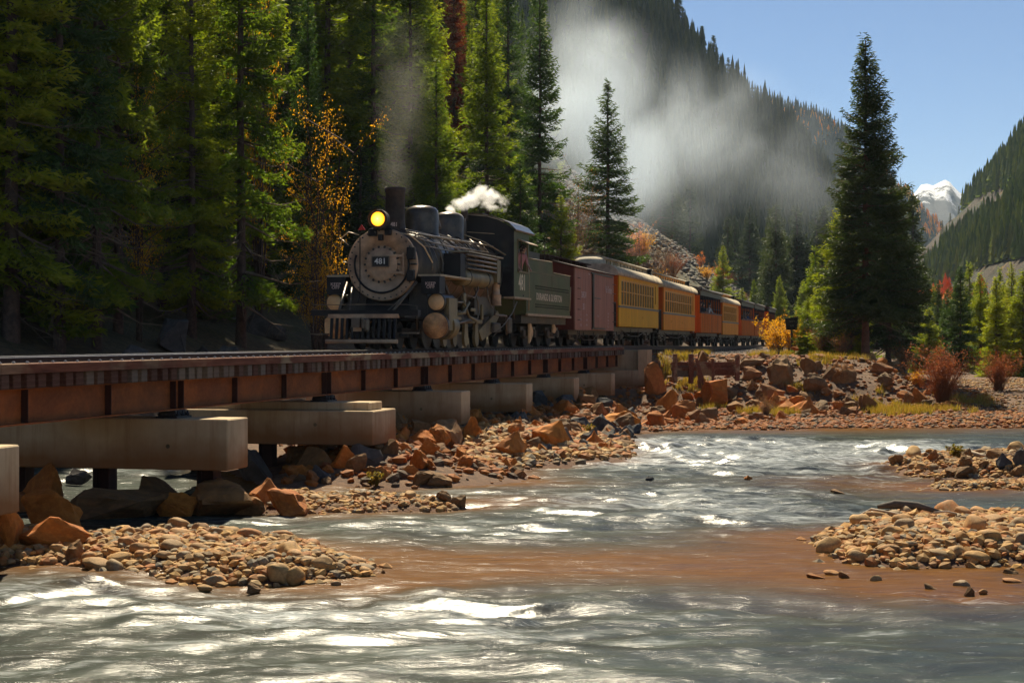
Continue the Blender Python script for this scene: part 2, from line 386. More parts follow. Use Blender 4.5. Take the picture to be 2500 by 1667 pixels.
def text_mesh(name, body, size, mat, depth=.006, sx=1., serif=False):
    cu = bpy.data.curves.new(name, 'FONT'); cu.body = body; cu.size = size; cu.align_x = 'CENTER'; cu.align_y = 'CENTER'; cu.extrude = depth; cu.resolution_u = 2
    cu.offset = size * .012
    ob = bpy.data.objects.new(name, cu); COL.objects.link(ob); dg = bpy.context.evaluated_depsgraph_get()
    me = bpy.data.meshes.new_from_object(ob.evaluated_get(dg)); bpy.data.objects.remove(ob); bpy.data.curves.remove(cu)
    for v in me.vertices: v.co.x *= sx
    me.materials.clear(); me.materials.append(MT[mat]); me.name = name; return me

# ------------------------------------------------------------------ the land
def seg_dist(X, Y, poly):
    d = np.full(X.shape, 1e9)
    for (x0, y0), (x1, y1) in zip(poly[:-1], poly[1:]):
        dx, dy = x1 - x0, y1 - y0; t = np.clip(((X - x0) * dx + (Y - y0) * dy) / (dx * dx + dy * dy + 1e-9), 0, 1)
        d = np.minimum(d, np.hypot(X - x0 - t * dx, Y - y0 - t * dy))
    return d
def inside(X, Y, poly):
    c = np.zeros(X.shape, bool); n = len(poly)
    for i in range(n):
        x0, y0 = poly[i]; x1, y1 = poly[(i + 1) % n]
        cond = ((y0 > Y) != (y1 > Y)); xx = (x1 - x0) * (Y - y0) / ((y1 - y0) if abs(y1 - y0) > 1e-9 else 1e-9) + x0
        c ^= cond & (X < xx)
    return c
SHORE = [gp(*p) for p in [(690, 1215), (830, 1192), (1000, 1196), (1180, 1188), (1272, 1178), (1285, 1140), (1400, 1132), (1525, 1125), (1545, 1085), (1500, 1066), (1580, 1052), (1700, 1049), (2100, 1046), (2500, 1044), (2800, 1044)]]
BACK = [(-11.8, 37.8), (-10.6, 40.4), (-7.6, 38.9), (-5.7, 34.7)]
LEFTB = [(-40, -40), (-25, -5), (-17.9, 22.0), (-11.8, 37.8)]
MAIN = LEFTB + BACK[1:] + SHORE + [(300, 58), (9000, 58), (9000, 12000), (-9000, 12000), (-9000, -40)]
MAINLINE = LEFTB + BACK[1:] + SHORE + [(300, 58), (9000, 58)]
def P(*pts): return [gp(*p) for p in pts]
BARS = [  # (polygon, height)
    (P((-150, 1300), (60, 1302), (230, 1318), (420, 1312), (600, 1316), (760, 1338), (840, 1362), (915, 1388), (890, 1408), (740, 1425), (480, 1424), (260, 1392), (40, 1388), (-150, 1380)), .20),
    (P((610, 1212), (700, 1205), (800, 1214), (900, 1212), (1010, 1222), (1125, 1236), (1080, 1243), (900, 1250), (760, 1250), (660, 1244)), .10),
    (P((1985, 1320), (2060, 1298), (2150, 1284), (2300, 1280), (2520, 1278), (2750, 1280), (2750, 1392), (2520, 1388), (2350, 1382), (2180, 1388), (2060, 1372)), .26),
    (P((2150, 1134), (2280, 1122), (2520, 1114), (2750, 1110), (2750, 1178), (2520, 1170), (2350, 1164), (2260, 1158), (2220, 1146)), .20),
    (P((2250, 1190), (2350, 1182), (2520, 1180), (2750, 1180), (2750, 1196), (2520, 1198), (2300, 1198)), .08),
]
def ground(X, Y, detail=True):
    X = np.asarray(X, float); Y = np.asarray(Y, float); sh = X.shape; X = np.atleast_1d(X); Y = np.atleast_1d(Y)
    u = (X - P0[0]) * TX + (Y - P0[1]) * TY; v = (X - P0[0]) * TY - (Y - P0[1]) * TX
    d = seg_dist(X, Y, MAINLINE); d = np.where(inside(X, Y, MAIN), d, -d)
    top = EYE - .85 - 1.25 * sstep(11.5, 17.0, X - .16 * (Y - 55)) + .004 * np.clip(Y - 90, 0, 200)
    rise = np.where(u < 26, .55, .36)
    riv = -.55
    z = np.where(d > 0, np.minimum(d * rise, top * sstep(0, 9, d) * .35 + np.minimum(d * rise * .8, top * .65)), np.maximum(riv, d * .35))
    z = z + .25 * fbm(X * .5, Y * .5, 3) * sstep(0.3, 2, d)
    ter = sstep(2.5, 4.5, X) * sstep(17.5, 13.5, X) * sstep(85, 78, Y); dd = np.clip(Y - 53.9 - 2.8 * sstep(9.5, 7.5, X), 0, 40) + 1.2 * fbm(X * .35, Y * .2, 81)
    zt = .06 * dd + 1.0 * sstep(9.0, 12.3, dd) + .35 * sstep(12.8, 16.5, dd) - .05 * np.clip(dd - 12, 0, 20)
    z = np.where(d > 0, z * (1 - ter) + np.minimum(np.minimum(zt, EYE - .76 + .1 * fbm(X * .5, Y * .5, 83)), d * .6) * ter, z)
    # rip-rap shore under the bridge stays low
    low = sstep(30, 22, u) * sstep(-9, -7, v); z = np.where(d > 0, z * (1 - .62 * low), z)
    l2 = sstep(34.0, 32.2, u) * sstep(24, 28, u) * sstep(4.6, 2.7, v) * sstep(-9, -6, v); z = np.where(d > 0, z * (1 - l2) + np.minimum(z, .75) * l2, z)
    # track bed
    bed = sstep(3.8, 1.75, np.abs(v)) * sstep(31.9, 32.9, u); bz = RAIL - .40 - .0052 * np.clip(u - 30, 0, 56)
    z = z * (1 - bed) + bz * bed
    # hillside left of the railway
    v0 = 9.5 - 5.2 * sstep(20, 45, u)
    hs = np.clip(-v - v0, 0, 90); hz = hs * (.5 + .27 * sstep(42, 85, u)) * (1 - .35 * sstep(230, 420, u)) * sstep(460, 330, u)
    hill = hz + (2.2 * fbm(X * .09, Y * .09, 5) + .9 * fbm(X * .4, Y * .4, 9)) * sstep(0, 6, hs)
    z = z + hill
    for poly, h in BARS:
        db = seg_dist(X, Y, poly + [poly[0]]); db = np.where(inside(X, Y, poly), db, -db) + .7 * fbm(X * .7, Y * .7, 77, 3)
        zb = np.where(db > 0, np.minimum(db * .35, h) + .10 * fbm(X * 1.3, Y * 1.3, 21) * sstep(0, .5, db), db * .3)
        z = np.where(zb > z, zb, z)
    if detail: z = z + .06 * fbm(X * 2.5, Y * 2.5, 31)
    return z.reshape(sh)
def gz(X, Y): return float(ground(np.array([X]), np.array([Y]))[0])

def axis_pts(lo, hi, step, far_lo, far_hi, g=1.12):
    a = list(np.arange(lo, hi, step)); s = step; x = a[-1]
    while x < far_hi: s *= g; x += s; a.append(x)
    s = step; x = lo; b = []
    while x > far_lo: s *= g; x -= s; b.append(x)
    return np.array(b[::-1] + a)
gx = axis_pts(-20, 30, .22, -6000, 9000); gy = axis_pts(13, 88, .22, -60, 9000, 1.10)
XX, YY = np.meshgrid(gx, gy); ZZ = ground(XX, YY)
nx, ny = len(gx), len(gy)
idx = np.arange(nx * ny).reshape(ny, nx)
Fq = np.stack([idx[:-1, :-1], idx[:-1, 1:], idx[1:, 1:], idx[1:, :-1]], -1).reshape(-1, 4)
def m_ground():
    m = M('earth_and_stones', .95); g = m.n('ShaderNodeNewGeometry'); v = m.world()
    f = m.noise(v, .35, 7, .65); f2 = m.noise(v, 5, 6, .7)
    dirt = m.ramp(f2, [(.3, (.05, .026, .014)), (.5, (.12, .06, .028)), (.72, (.24, .13, .06))])
    moss = m.ramp(f2, [(.3, (.03, .028, .012)), (.7, (.10, .085, .03))])
    sp = m.n('ShaderNodeSeparateXYZ'); m.l(v, sp.inputs[0])
    hi = m.ramp(m.math('MULTIPLY', m.math('ADD', sp.outputs[2], m.math('MULTIPLY', f, 2.)), .2), [(.6, (0, 0, 0)), (.85, (1, 1, 1))])
    c = m.mix(hi, dirt, moss)
    wet = m.ramp(sp.outputs[2], [(.0, (1, 1, 1)), (.10, (0, 0, 0))]); c = m.mix(m.math('MULTIPLY', wet, .75), c, (.11, .042, .014))
    m.base(c); m.bump(m.math('ADD', f2, m.noise(v, 22, 4)), .05, .8); return m.m
MT['ground'] = m_ground()
o = put('ground', mesh_np('ground', np.stack([XX, YY, ZZ], -1).reshape(-1, 3), Fq, 'ground', True)); tag(o, kind='structure')

# ------------------------------------------------------------------ the river
wx = axis_pts(-11, 20, .10, -900, 6000, 1.16); wy = axis_pts(13.4, 57, .10, -60, 62, 1.15)
WX, WY = np.meshgrid(wx, wy)
def blob(X, Y, px, py, rx, ry):
    """a zone of the river, its centre where the photograph shows it"""
    x, y = gp(px, py); s = F / y; dy = EYE * F / y / y
    return np.exp(-(((X - x) * s / rx) ** 2 + ((Y - y) * dy / ry) ** 2))
def foam_amount(X, Y):
    a = .20 + 0 * X
    for px, py, rx, ry, k in [(1900, 1110, 440, 42, .85), (1650, 1085, 240, 24, .75), (2200, 1090, 320, 22, .6), (1550, 1130, 200, 18, .35), (1750, 1215, 350, 30, .42), (1450, 1230, 330, 26, .3), (1900, 1255, 250, 28, .45),
                              (1500, 1275, 420, 22, .2), (1150, 1300, 260, 22, .28), (600, 1265, 260, 14, .35), (1000, 1160, 220, 10, .2), (950, 1203, 200, 10, .3),
                              (150, 1450, 380, 60, .48), (850, 1500, 420, 55, .48), (1250, 1530, 420, 60, .28), (560, 1480, 200, 30, .25), (150, 1580, 420, 45, .2), (700, 1640, 800, 30, .18),
                              (1700, 1500, 300, 25, .12), (2330, 1460, 150, 16, .5), (2430, 1480, 80, 14, .4), (2150, 1540, 260, 25, .12), (2050, 1600, 240, 18, .28), (400, 1262, 60, 12, .1), (300, 1155, 220, 14, .5)]:
        a = a + k * blob(X, Y, px, py, rx, ry)
    for px, py, rx, ry, k in [(1350, 1375, 620, 38, .5), (2050, 1400, 350, 50, .28), (1000, 1400, 300, 30, .4), (2050, 1060, 700, 13, .35), (1950, 1320, 200, 30, .3), (330, 1270, 160, 22, .45), (1300, 1245, 180, 10, .12), (2250, 1210, 200, 12, .1)]:
        a = a - k * blob(X, Y, px, py, rx, ry)
    return np.clip(a, 0, 1)
def wave(X, Y):
    A = foam_amount(X, Y); wq = fbm(X * .35, Y * .35, 41, 3)
    h = .30 * fbm(X * .42 + wq * 2, Y * .85 + wq * 3, 43, 4) + .10 * fbm(X * 1.6 + wq * 3, Y * 3.4, 47, 3) + .04 * fbm(X * 3.2, Y * 9, 51, 2)
    return h * (.25 + 1.35 * A) * sstep(0, 20, Y)
dist = seg_dist(WX, WY, MAINLINE)
WZ = wave(WX, WY)
land = ground(WX, WY, False)
shallow = np.exp(-np.clip(-land, 0, 2) / .22)
for px, py, rx, ry, k in [(1350, 1375, 600, 42, 1.), (2050, 1400, 380, 60, .8), (950, 1400, 260, 40, .9), (1900, 1310, 260, 30, .55), (1200, 1225, 260, 14, .6), (2100, 1180, 260, 24, .55), (1900, 1050, 700, 8, .6), (1300, 1180, 200, 16, .5), (2350, 1440, 260, 40, .8)]:
    shallow = shallow + k * blob(WX, WY, px, py, rx, ry)
shallow = np.clip(shallow, 0, 1)
foam = foam_amount(WX, WY)
nx, ny = len(wx), len(wy); idx = np.arange(nx * ny).reshape(ny, nx)
Fq = np.stack([idx[:-1, :-1], idx[:-1, 1:], idx[1:, 1:], idx[1:, :-1]], -1).reshape(-1, 4)
def m_water():
    m = M('river_water', .22, 0, .14)
    fo = m.attr('foam').outputs['Fac']; sh = m.attr('shallow').outputs['Fac']
    vb = m.world((1, 1, 0)); w1 = m.n('ShaderNodeTexNoise'); w1.inputs['Scale'].default_value = .55; w1.inputs['Detail'].default_value = 3; m.l(vb, w1.inputs['Vector'])
    off = m.n('ShaderNodeVectorMath', operation='MULTIPLY_ADD'); m.l(w1.outputs['Color'], off.inputs[0]); off.inputs[1].default_value = (1.8, 1.1, 0); m.l(vb, off.inputs[2])
    def st(sx, sy):
        mp = m.n('ShaderNodeMapping'); mp.inputs['Scale'].default_value = (sx, sy, 1); mp.inputs['Rotation'].default_value = (0, 0, R(4)); m.l(off.outputs[0], mp.inputs[0]); return mp.outputs[0]
    a = m.noise(st(.7, 1.9), 1.0, 5, .62); b = m.noise(st(1.3, 17), 1.0, 6, .72); c = m.noise(st(5, 70), 1.0, 4, .75)
    a2 = m.noise(st(2.1, 6.5), 1.0, 5, .65)
    pat = m.math('ADD', m.math('MULTIPLY', a, .62), m.math('MULTIPLY', a2, .38))
    thr = m.math('SUBTRACT', .635, m.math('MULTIPLY', fo, .27))
    patch = m.math('MULTIPLY', m.math('SUBTRACT', pat, thr), 5.5, True)
    fib = m.math('ADD', m.math('MULTIPLY', b, .6), m.math('MULTIPLY', c, .4))
    fibr = m.math('ADD', m.math('MULTIPLY', m.math('SUBTRACT', fib, .44), 5.5, True), .05)
    spark = m.math('MULTIPLY', m.math('SUBTRACT', m.math('ADD', m.math('MULTIPLY', c, .8), m.math('MULTIPLY', a2, .35)), m.math('SUBTRACT', .70, m.math('MULTIPLY', fo, .06))), 14.0, True)  # fine white sparkle painted into the water colour
    fm = m.math('MAXIMUM', m.math('MULTIPLY', patch, fibr, True), m.math('MULTIPLY', spark, .75))
    deep = m.ramp(a, [(.35, (.016, .026, .026)), (.65, (.048, .068, .056))])
    brown = m.ramp(b, [(.3, (.060, .019, .002)), (.7, (.20, .082, .009))])
    col = m.mix(m.math('MULTIPLY', sh, .92), deep, brown)
    col = m.mix(fm, col, (.74, .78, .80))
    m.base(col); rg = m.mix(fm, (.17, .17, .17), (.7, .7, .7)); m.l(rg, m.b.inputs['Roughness'])
    hh = m.math('ADD', m.math('MULTIPLY', m.noise(st(1.4, 5), 1, 4, .6), 1.), m.math('ADD', m.math('MULTIPLY', b, .35), m.math('MULTIPLY', c, .10)))
    bp = m.bump(hh, .03, .6)
    # a turbulent surface: body colour with a restrained mirror layer
    m.b.inputs['Specular IOR Level'].default_value = 0.0; m.b.inputs['Roughness'].default_value = .9
    for lk in list(m.t.links):
        if lk.to_node == m.b and lk.to_socket.name == 'Roughness': m.t.links.remove(lk)
    fr_ = m.n('ShaderNodeFresnel'); fr_.inputs['IOR'].default_value = 1.33; m.l(bp.outputs[0], fr_.inputs['Normal'])
    fc = m.math('MULTIPLY', m.math('MINIMUM', fr_.outputs[0], .14), m.math('SUBTRACT', 1.0, m.math('MULTIPLY', fm, .8)))
    gs = m.n('ShaderNodeBsdfGlossy'); gs.inputs['Roughness'].default_value = .18; m.l(bp.outputs[0], gs.inputs['Normal'])
    mxs = m.n('ShaderNodeMixShader'); m.l(fc, mxs.inputs[0]); m.l(m.b.outputs[0], mxs.inputs[1]); m.l(gs.outputs[0], mxs.inputs[2]); m.l(mxs.outputs[0], m.out.inputs[0])
    return m.m
MT['water'] = m_water()
o = put('river', mesh_np('river', np.stack([WX, WY, WZ], -1).reshape(-1, 3), Fq, 'water', True, {'foam': foam.ravel(), 'shallow': shallow.ravel()})); tag(o, kind='structure')

# ------------------------------------------------------------------ mountains
def resample(pts, n):
    pts = np.array([tuple(p) for p in pts], float); d = np.r_[0, np.cumsum(np.linalg.norm(np.diff(pts, axis=0), axis=1))]
    t = np.linspace(0, d[-1], n); return np.stack([np.interp(t, d, pts[:, i]) for i in range(3)], -1)
def mountain(name, crest, base, n, rows, amp, freq, mat, seed, back=400):
    C = resample(crest, n); B = resample(base, n)
    Bk = C + np.array([0, back, 0]); Bk[:, 2] = -20
    rowsL = []
    for j in range(rows + 1):
        t = j / rows; rowsL.append(B * (1 - t) + C * t)
    for j in range(1, 9):
        t = j / 8; rowsL.append(C * (1 - t) + Bk * t)
    G = np.array(rowsL); tt = np.r_[np.linspace(0, 1, rows + 1), np.linspace(1, 0, 9)[1:]]
    k = np.sin(np.clip(tt, 0, 1) * math.pi) [:, None]
    along = np.arange(n)[None, :] / n
    nz = fbm(G[:, :, 0] * freq, G[:, :, 2] * freq * 1.4 + G[:, :, 1] * freq * .6, seed, 6); rg = 1 - np.abs(fbm(G[:, :, 0] * freq * 2.1 + 5, G[:, :, 2] * freq * 1.1, seed + 3, 5)) * 4
    w = np.clip(k * 1.0 + .06, 0, 1)
    G[:, :, 1] -= (nz * 1.6 + rg * .5) * amp * w; G[:, :, 2] += nz * amp * .5 * w + amp * .05 * fbm(G[:, :, 0] * freq * 12, G[:, :, 1] * freq, seed + 9, 3)
    ny_, nx_ = G.shape[:2]; idx = np.arange(nx_ * ny_).reshape(ny_, nx_)
    Fm = np.stack([idx[:-1, :-1], idx[:-1, 1:], idx[1:, 1:], idx[1:, :-1]], -1).reshape(-1, 4)
    o = put(name, mesh_np(name, G.reshape(-1, 3), Fm, mat, True)); tag(o, kind='structure'); return G[:rows + 1]
def m_mount(name, rock, green, snow=False, sc=.02, mixp=(.42, .58), yel=None):
    m = M(name, .95); v = m.world((sc, sc, sc)); f = m.noise(v, 1.2, 9, .68, .6); g = m.noise(v, 9, 8, .75)
    c = m.mix(m.ramp(f, [(mixp[0], (0, 0, 0)), (mixp[1], (1, 1, 1))]), m.ramp(g, [(.3, tuple(x * .5 for x in rock)), (.7, rock)]), m.ramp(g, [(.3, tuple(x * .5 for x in green)), (.7, green)]))
    if yel: c = m.mix(m.ramp(m.noise(v, 3.3, 6, .7), [(.58, (0, 0, 0)), (.66, (1, 1, 1))]), c, yel)
    if snow:
        gg = m.n('ShaderNodeNewGeometry'); sp = m.n('ShaderNodeSeparateXYZ'); m.l(gg.outputs['Position'], sp.inputs[0])
        hz = m.math('MULTIPLY', m.math('SUBTRACT', m.math('ADD', sp.outputs[2], m.math('MULTIPLY', m.noise(m.world((.012, .004, .007)), 1.6, 9, .75), 420.)), 425.), .006)
        c = m.mix(m.ramp(hz, [(.45, (0, 0, 0)), (.62, (1, 1, 1))]), c, (.93, .94, .97))
    m.base(c); m.bump(g, 3. if not snow else 12., .8); return m.m
MT['mt_near'] = m_mount('dark_forested_slope', (.07, .062, .06), (.02, .03, .022), sc=.03)
MT['mt_far'] = m_mount('far_forested_slope', (.06, .055, .05), (.022, .035, .024), sc=.012)
MT['mt_right'] = m_mount('rocky_slope', (.09, .06, .038), (.035, .045, .02), sc=.03, mixp=(.46, .56), yel=(.30, .16, .03))
MT['mt_gold'] = m_mount('golden_aspen_slope', (.35, .2, .03), (.04, .05, .02), sc=.02, mixp=(.4, .55))
MT['mt_snow'] = m_mount('snowy_peak_rock', (.06, .065, .08), (.04, .05, .065), True, sc=.006)
G_A = mountain('mountain_slope', [at(x, y, Y) for x, y, Y in [(-900, -1300, 640), (300, -900, 640), (1200, -420, 640), (1500, -180, 640), (1600, -50, 635), (1628, 20, 630), (1652, 70, 630), (1700, 128, 630), (1750, 176, 630), (1800, 216, 640), (1840, 245, 650), (1900, 290, 660), (1960, 360, 670), (2020, 440, 680), (2080, 540, 690), (2150, 680, 700), (2230, 800, 710)]],
               [at(x, 826, Y) for x, Y in [(-900, 430), (300, 430), (1200, 430), (1600, 440), (1900, 470), (2100, 500), (2230, 540)]], 260, 90, 16, .012, 'mt_near', 61)
G_B = mountain('far_ridge', [at(x, y, Y) for x, y, Y in [(1500, 120, 1500), (1700, 170, 1500), (1831, 236, 1500), (1880, 254, 1500), (1947, 276, 1510), (2014, 303, 1520), (2060, 335, 1530), (2110, 385, 1540), (2160, 445, 1550), (2210, 510, 1560), (2250, 580, 1570), (2300, 660, 1580), (2350, 740, 1590)]],
               [at(x, 826, Y) for x, Y in [(1500, 1000), (1800, 1000), (2000, 1050), (2350, 1200)]], 160, 50, 30, .006, 'mt_far', 67)
G_D = mountain('golden_hillside', [at(x, y, Y) for x, y, Y in [(2100, 400, 1900), (2200, 452, 1900), (2240, 500, 1900), (2275, 540, 1900), (2330, 590, 1900), (2400, 650, 1900), (2500, 740, 1900)]],
               [at(x, 826, Y) for x, Y in [(2080, 1620), (2300, 1640), (2500, 1680)]], 100, 40, 22, .008, 'mt_gold', 71)
G_C = mountain('rocky_mountainside', [at(x, y, Y) for x, y, Y in [(3300, -400, 800), (2700, 60, 800), (2600, 185, 800), (2500, 328, 800), (2470, 372, 800), (2452, 398, 800), (2414, 440, 810), (2371, 488, 820), (2339, 520, 830), (2307, 548, 840), (2270, 596, 850), (2240, 660, 860), (2200, 760, 870), (2180, 815, 880)][::-1]],
               [at(x, 822, Y) for x, Y in [(2180, 560), (2300, 440), (2500, 360), (3300, 330)]], 260, 150, 60, .018, 'mt_right', 73)
mountain('snowy_peak', [at(x, y, Y) for x, y, Y in [(1900, 640, 3500), (2100, 560, 3500), (2180, 520, 3500), (2232, 472, 3500), (2248, 452, 3500), (2262, 449, 3500), (2278, 453, 3500), (2292, 446, 3500), (2307, 439, 3500), (2318, 444, 3500), (2328, 457, 3500), (2345, 472, 3500), (2362, 482, 3500), (2410, 506, 3500), (2500, 560, 3500), (2700, 640, 3500)]],
         [at(x, 740, Y) for x, Y in [(1900, 2250), (2300, 2200), (2700, 2250)]], 300, 120, 70, .0045, 'mt_snow', 79)
# ------------------------------------------------------------------ trees
def spruce_mesh(seed, H, Rb, bare=.12, whorl=.34, tuft=.30, dens=1.0, ragged=.28, dead=.10, wood=True, gap=0.0, power=.85):
    dens *= 1.3
    """needle tufts as small blades on drooping, twigged limbs; returns (crown mesh arrays, wood builder)"""
    g = np.random.default_rng(seed); z0 = H * bare; CV = []; HU = []; W = MB(); LB = []
    z = z0
    lop = g.uniform(0, 6.28); side = g.uniform(.05, .2)
    while z < H - .15:
        t = (z - z0) / (H - z0); nb = int(g.integers(5, 8)) if t < .9 else 4
        for q in range(nb):
            az = g.uniform(0, 6.283); L = Rb * (1 - t) ** power * g.uniform(1 - ragged, 1 + ragged * .6) * (1 + side * math.cos(az - lop)) + .10
            if g.random() < gap: continue
            el = R(-14 + 62 * t ** 1.4) + g.normal(0, .10); n = max(3, int(L / (tuft * .42)))
            zz = z + g.uniform(-1, 1) * whorl
            s = np.linspace(.08 if t > .4 else .18, 1, n)
            r = s * L * math.cos(el); hz = zz + L * (math.sin(el) * s - .22 * (1 - t) * s ** 1.5 + .20 * s ** 4)
            ca, sa = math.cos(az), math.sin(az)
            pts = np.stack([r * ca, r * sa, hz], -1)
            if g.random() < dead * (1 - t) * 2.2 or (t < .06 and g.random() < .6):
                if wood:
                    W.tube([(0, 0, zz), pts[n // 2], pts[-1]], [.03 + .010 * L, .02, .006], 3, 1, False)
                    for _ in range(int(L * 3)):
                        i = g.integers(n // 3, n); d = g.normal(0, .3, 3) * L * .35; d[2] -= .08
                        W.tube([pts[i], pts[i] + d], [.008, .003], 3, 1, False)
                continue
            if wood and L > .8: W.tube([(0, 0, zz), pts[n // 2], pts[-1]], [.018 + .010 * L, .016, .005], 3, 0, False)
            for i in range(n):
                wdt = L * .40 * (1 - abs(s[i] - .45) * 1.35) * g.uniform(.7, 1.15) + .06
                m = max(1, int(wdt / (tuft * .50) * dens)); 
                for sd in (-1, 1):
                    k = (np.arange(m) + g.uniform(.2, .8, m)) / m * wdt
                    out = .55 * k
                    px = pts[i, 0] + ca * out - sa * sd * k * .83; py = pts[i, 1] + sa * out + ca * sd * k * .83
                    pz = pts[i, 2] - .26 * k - .05 * g.random(m) * L + g.normal(0, .06, m) - .02
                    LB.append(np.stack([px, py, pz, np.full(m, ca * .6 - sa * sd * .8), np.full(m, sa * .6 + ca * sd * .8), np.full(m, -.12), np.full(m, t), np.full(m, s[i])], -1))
                LB.append(np.array([[pts[i, 0], pts[i, 1], pts[i, 2] + .02, ca, sa, .12, t, s[i]]]))
        z += whorl * g.uniform(.75, 1.25) * (1 - .35 * t)
    A = np.concatenate(LB); N = len(A)
    p = A[:, :3]; d = A[:, 3:6] + g.normal(0, .35, (N, 3)); d /= np.linalg.norm(d, axis=1, keepdims=True)
    b = g.normal(0, 1, (N, 3)); b -= d * np.sum(b * d, 1, keepdims=True); b /= np.linalg.norm(b, axis=1, keepdims=True)
    c = np.cross(d, b); ln = tuft * g.uniform(.65, 1.3, N)[:, None]; wd = tuft * .115 * g.uniform(.7, 1.3, N)[:, None]
    V = np.stack([p - d * ln * .35, p + b * wd, p + d * ln * .65, p - b * wd], 1)
    V2 = np.stack([p - d * ln * .30, p + c * wd + d * .02, p + d * ln * .6 + c * ln * .18, p - c * wd], 1)[::2]
    V = np.concatenate([V.reshape(-1, 3), V2.reshape(-1, 3)])
    nf = len(V) // 4; Fq = np.arange(nf * 4).reshape(nf, 4)
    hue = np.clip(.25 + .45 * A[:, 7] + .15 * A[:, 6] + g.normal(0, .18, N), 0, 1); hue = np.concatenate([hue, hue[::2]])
    trunk_r = H * .0092 + .03
    n = 9; zs = np.linspace(-.4, H * .99, n); 
    W.tube([(0.03 * math.sin(q * 1.7 + seed) * (q > 0), .03 * math.cos(q * 2.1 + seed) * (q > 0), q) for q in zs], [trunk_r * (1.25 if i == 0 else 1) * (1 - .93 * max(0, q) / H) + .012 for i, q in enumerate(zs)], 9, 0, False)
    return V, Fq, hue, W
def build_variant(seed, H, Rb, mat='needle', bark='bark', **kw):
    V, Fq, hue, W = spruce_mesh(seed, H, Rb, **kw)
    return mesh_np('crown', V, Fq, mat, False, {'hue': hue}), W.mesh('trunk', [bark, 'twig'])
VAR = {}
VAR['tallA'] = build_variant(1, 22, 3.1, 'needle', bare=.09, whorl=.44, tuft=.36, dead=.20, gap=.08)
VAR['tallB'] = build_variant(2, 24, 2.7, 'needle_y', bare=.08, whorl=.44, tuft=.36, dead=.14, gap=.05, ragged=.4)
VAR['tallC'] = build_variant(3, 20, 3.4, 'needle', bare=.05, whorl=.42, tuft=.36, dead=.18, gap=.08, ragged=.4)
VAR['midA'] = build_variant(4, 16, 3.3, 'needle_b', bare=.05, whorl=.42, tuft=.34, dead=.10, gap=.04)
VAR['midY'] = build_variant(9, 15, 2.8, 'needle_y', bare=.05, whorl=.44, tuft=.34, dead=.14, gap=.05, ragged=.38)
VAR['smallA'] = build_variant(5, 7, 1.5, 'needle_y', bare=.02, whorl=.26, tuft=.22, dead=.03)
VAR['smallB'] = build_variant(6, 6, 1.25, 'needle', bare=.02, whorl=.26, tuft=.22, dead=.03, ragged=.2)
VAR['farA'] = build_variant(7, 12, 1.75, 'needle_far', bare=.08, whorl=.55, tuft=.62, dead=0, wood=False, ragged=.35)
VAR['farB'] = build_variant(8, 12, 1.4, 'needle_far', bare=.10, whorl=.60, tuft=.62, dead=0, wood=False, ragged=.4, gap=.12)
BH = {'tallA': 22, 'tallB': 24, 'tallC': 20, 'midA': 16, 'midY': 15, 'smallA': 7, 'smallB': 6, 'farA': 12, 'farB': 12}
RB = {'tallA': 3.1, 'tallB': 2.7, 'tallC': 3.4, 'midA': 3.3, 'midY': 2.8, 'smallA': 1.5, 'smallB': 1.25, 'farA': 1.75, 'farB': 1.4}
def tree(var, X, Y, H, Rc=None, label='', group=None, z=None, rz=None, mat=None, name='spruce_tree', cat='tree', tilt=0):
    cr, tk = VAR[var]; s = H / BH[var]; w = (Rc / RB[var]) if Rc else s
    z = gz(X, Y) - .15 if z is None else z
    r = empty(name, label, cat, (X, Y, z), random.uniform(0, 6.28) if rz is None else rz, group); r.scale = (w, w, s)
    if tilt: r.rotation_euler[1] = tilt
    if mat:
        c = put('crown', cr, r); c.material_slots[0].link = 'OBJECT'; c.material_slots[0].material = MT[mat]
    else: put('crown', cr, r)
    put('trunk', tk, r); return r

def hit(px, py, Y0=None):
    Ys = np.arange(13, 92, .1); Xs = (px - 1250) / F * Ys; zr = EYE + (828 - py) / F * Ys; zg = np.maximum(ground(Xs, Ys), 0)
    k = np.nonzero(zg >= zr)[0]; return float(Ys[k[0]]) if len(k) else (Y0 or 60.)
def on_hit(px, py, Y0=70): Y = hit(px, py, Y0); X = (px - 1250) / F * Y; return X, Y, gz(X, Y)
# --- the hero spruce on the right bank
def on_ground(px, Y): X = (px - 1250) / F * Y; return X, Y, gz(X, Y)
hv = build_variant(42, 14.9, 2.45, 'needle_h', 'bark_r', bare=.13, whorl=.27, tuft=.23, dens=1.1, ragged=.36, dead=.05, gap=.02, power=.72)
VAR['hero'] = hv; BH['hero'] = 14.9; RB['hero'] = 2.45
X, Y, z = on_ground(2113, 76); tree('hero', X, Y, 14.85, 2.45, 'tallest lone spruce on the right bank, dark against the blue sky', z=EYE - .85, rz=.6)
hv2 = build_variant(43, 9.5, 2.1, 'needle_h', 'bark', bare=.08, whorl=.27, tuft=.24, ragged=.35, dead=.08, power=.7)
VAR['hero2'] = hv2; BH['hero2'] = 9.5; RB['hero2'] = 2.1
X, Y, z = on_ground(2170, 78.5); tree('hero2', X, Y, 8.6, 2.2, 'dark spruce pressed against the right side of the tallest lone spruce', z=EYE - 1.1)
X, Y, z = on_ground(2052, 81); tree('hero2', X, Y, 7.8, 1.7, 'yellow-green spruce bulging out left of the tallest lone spruce', z=EYE - 1.1, mat='needle_y')
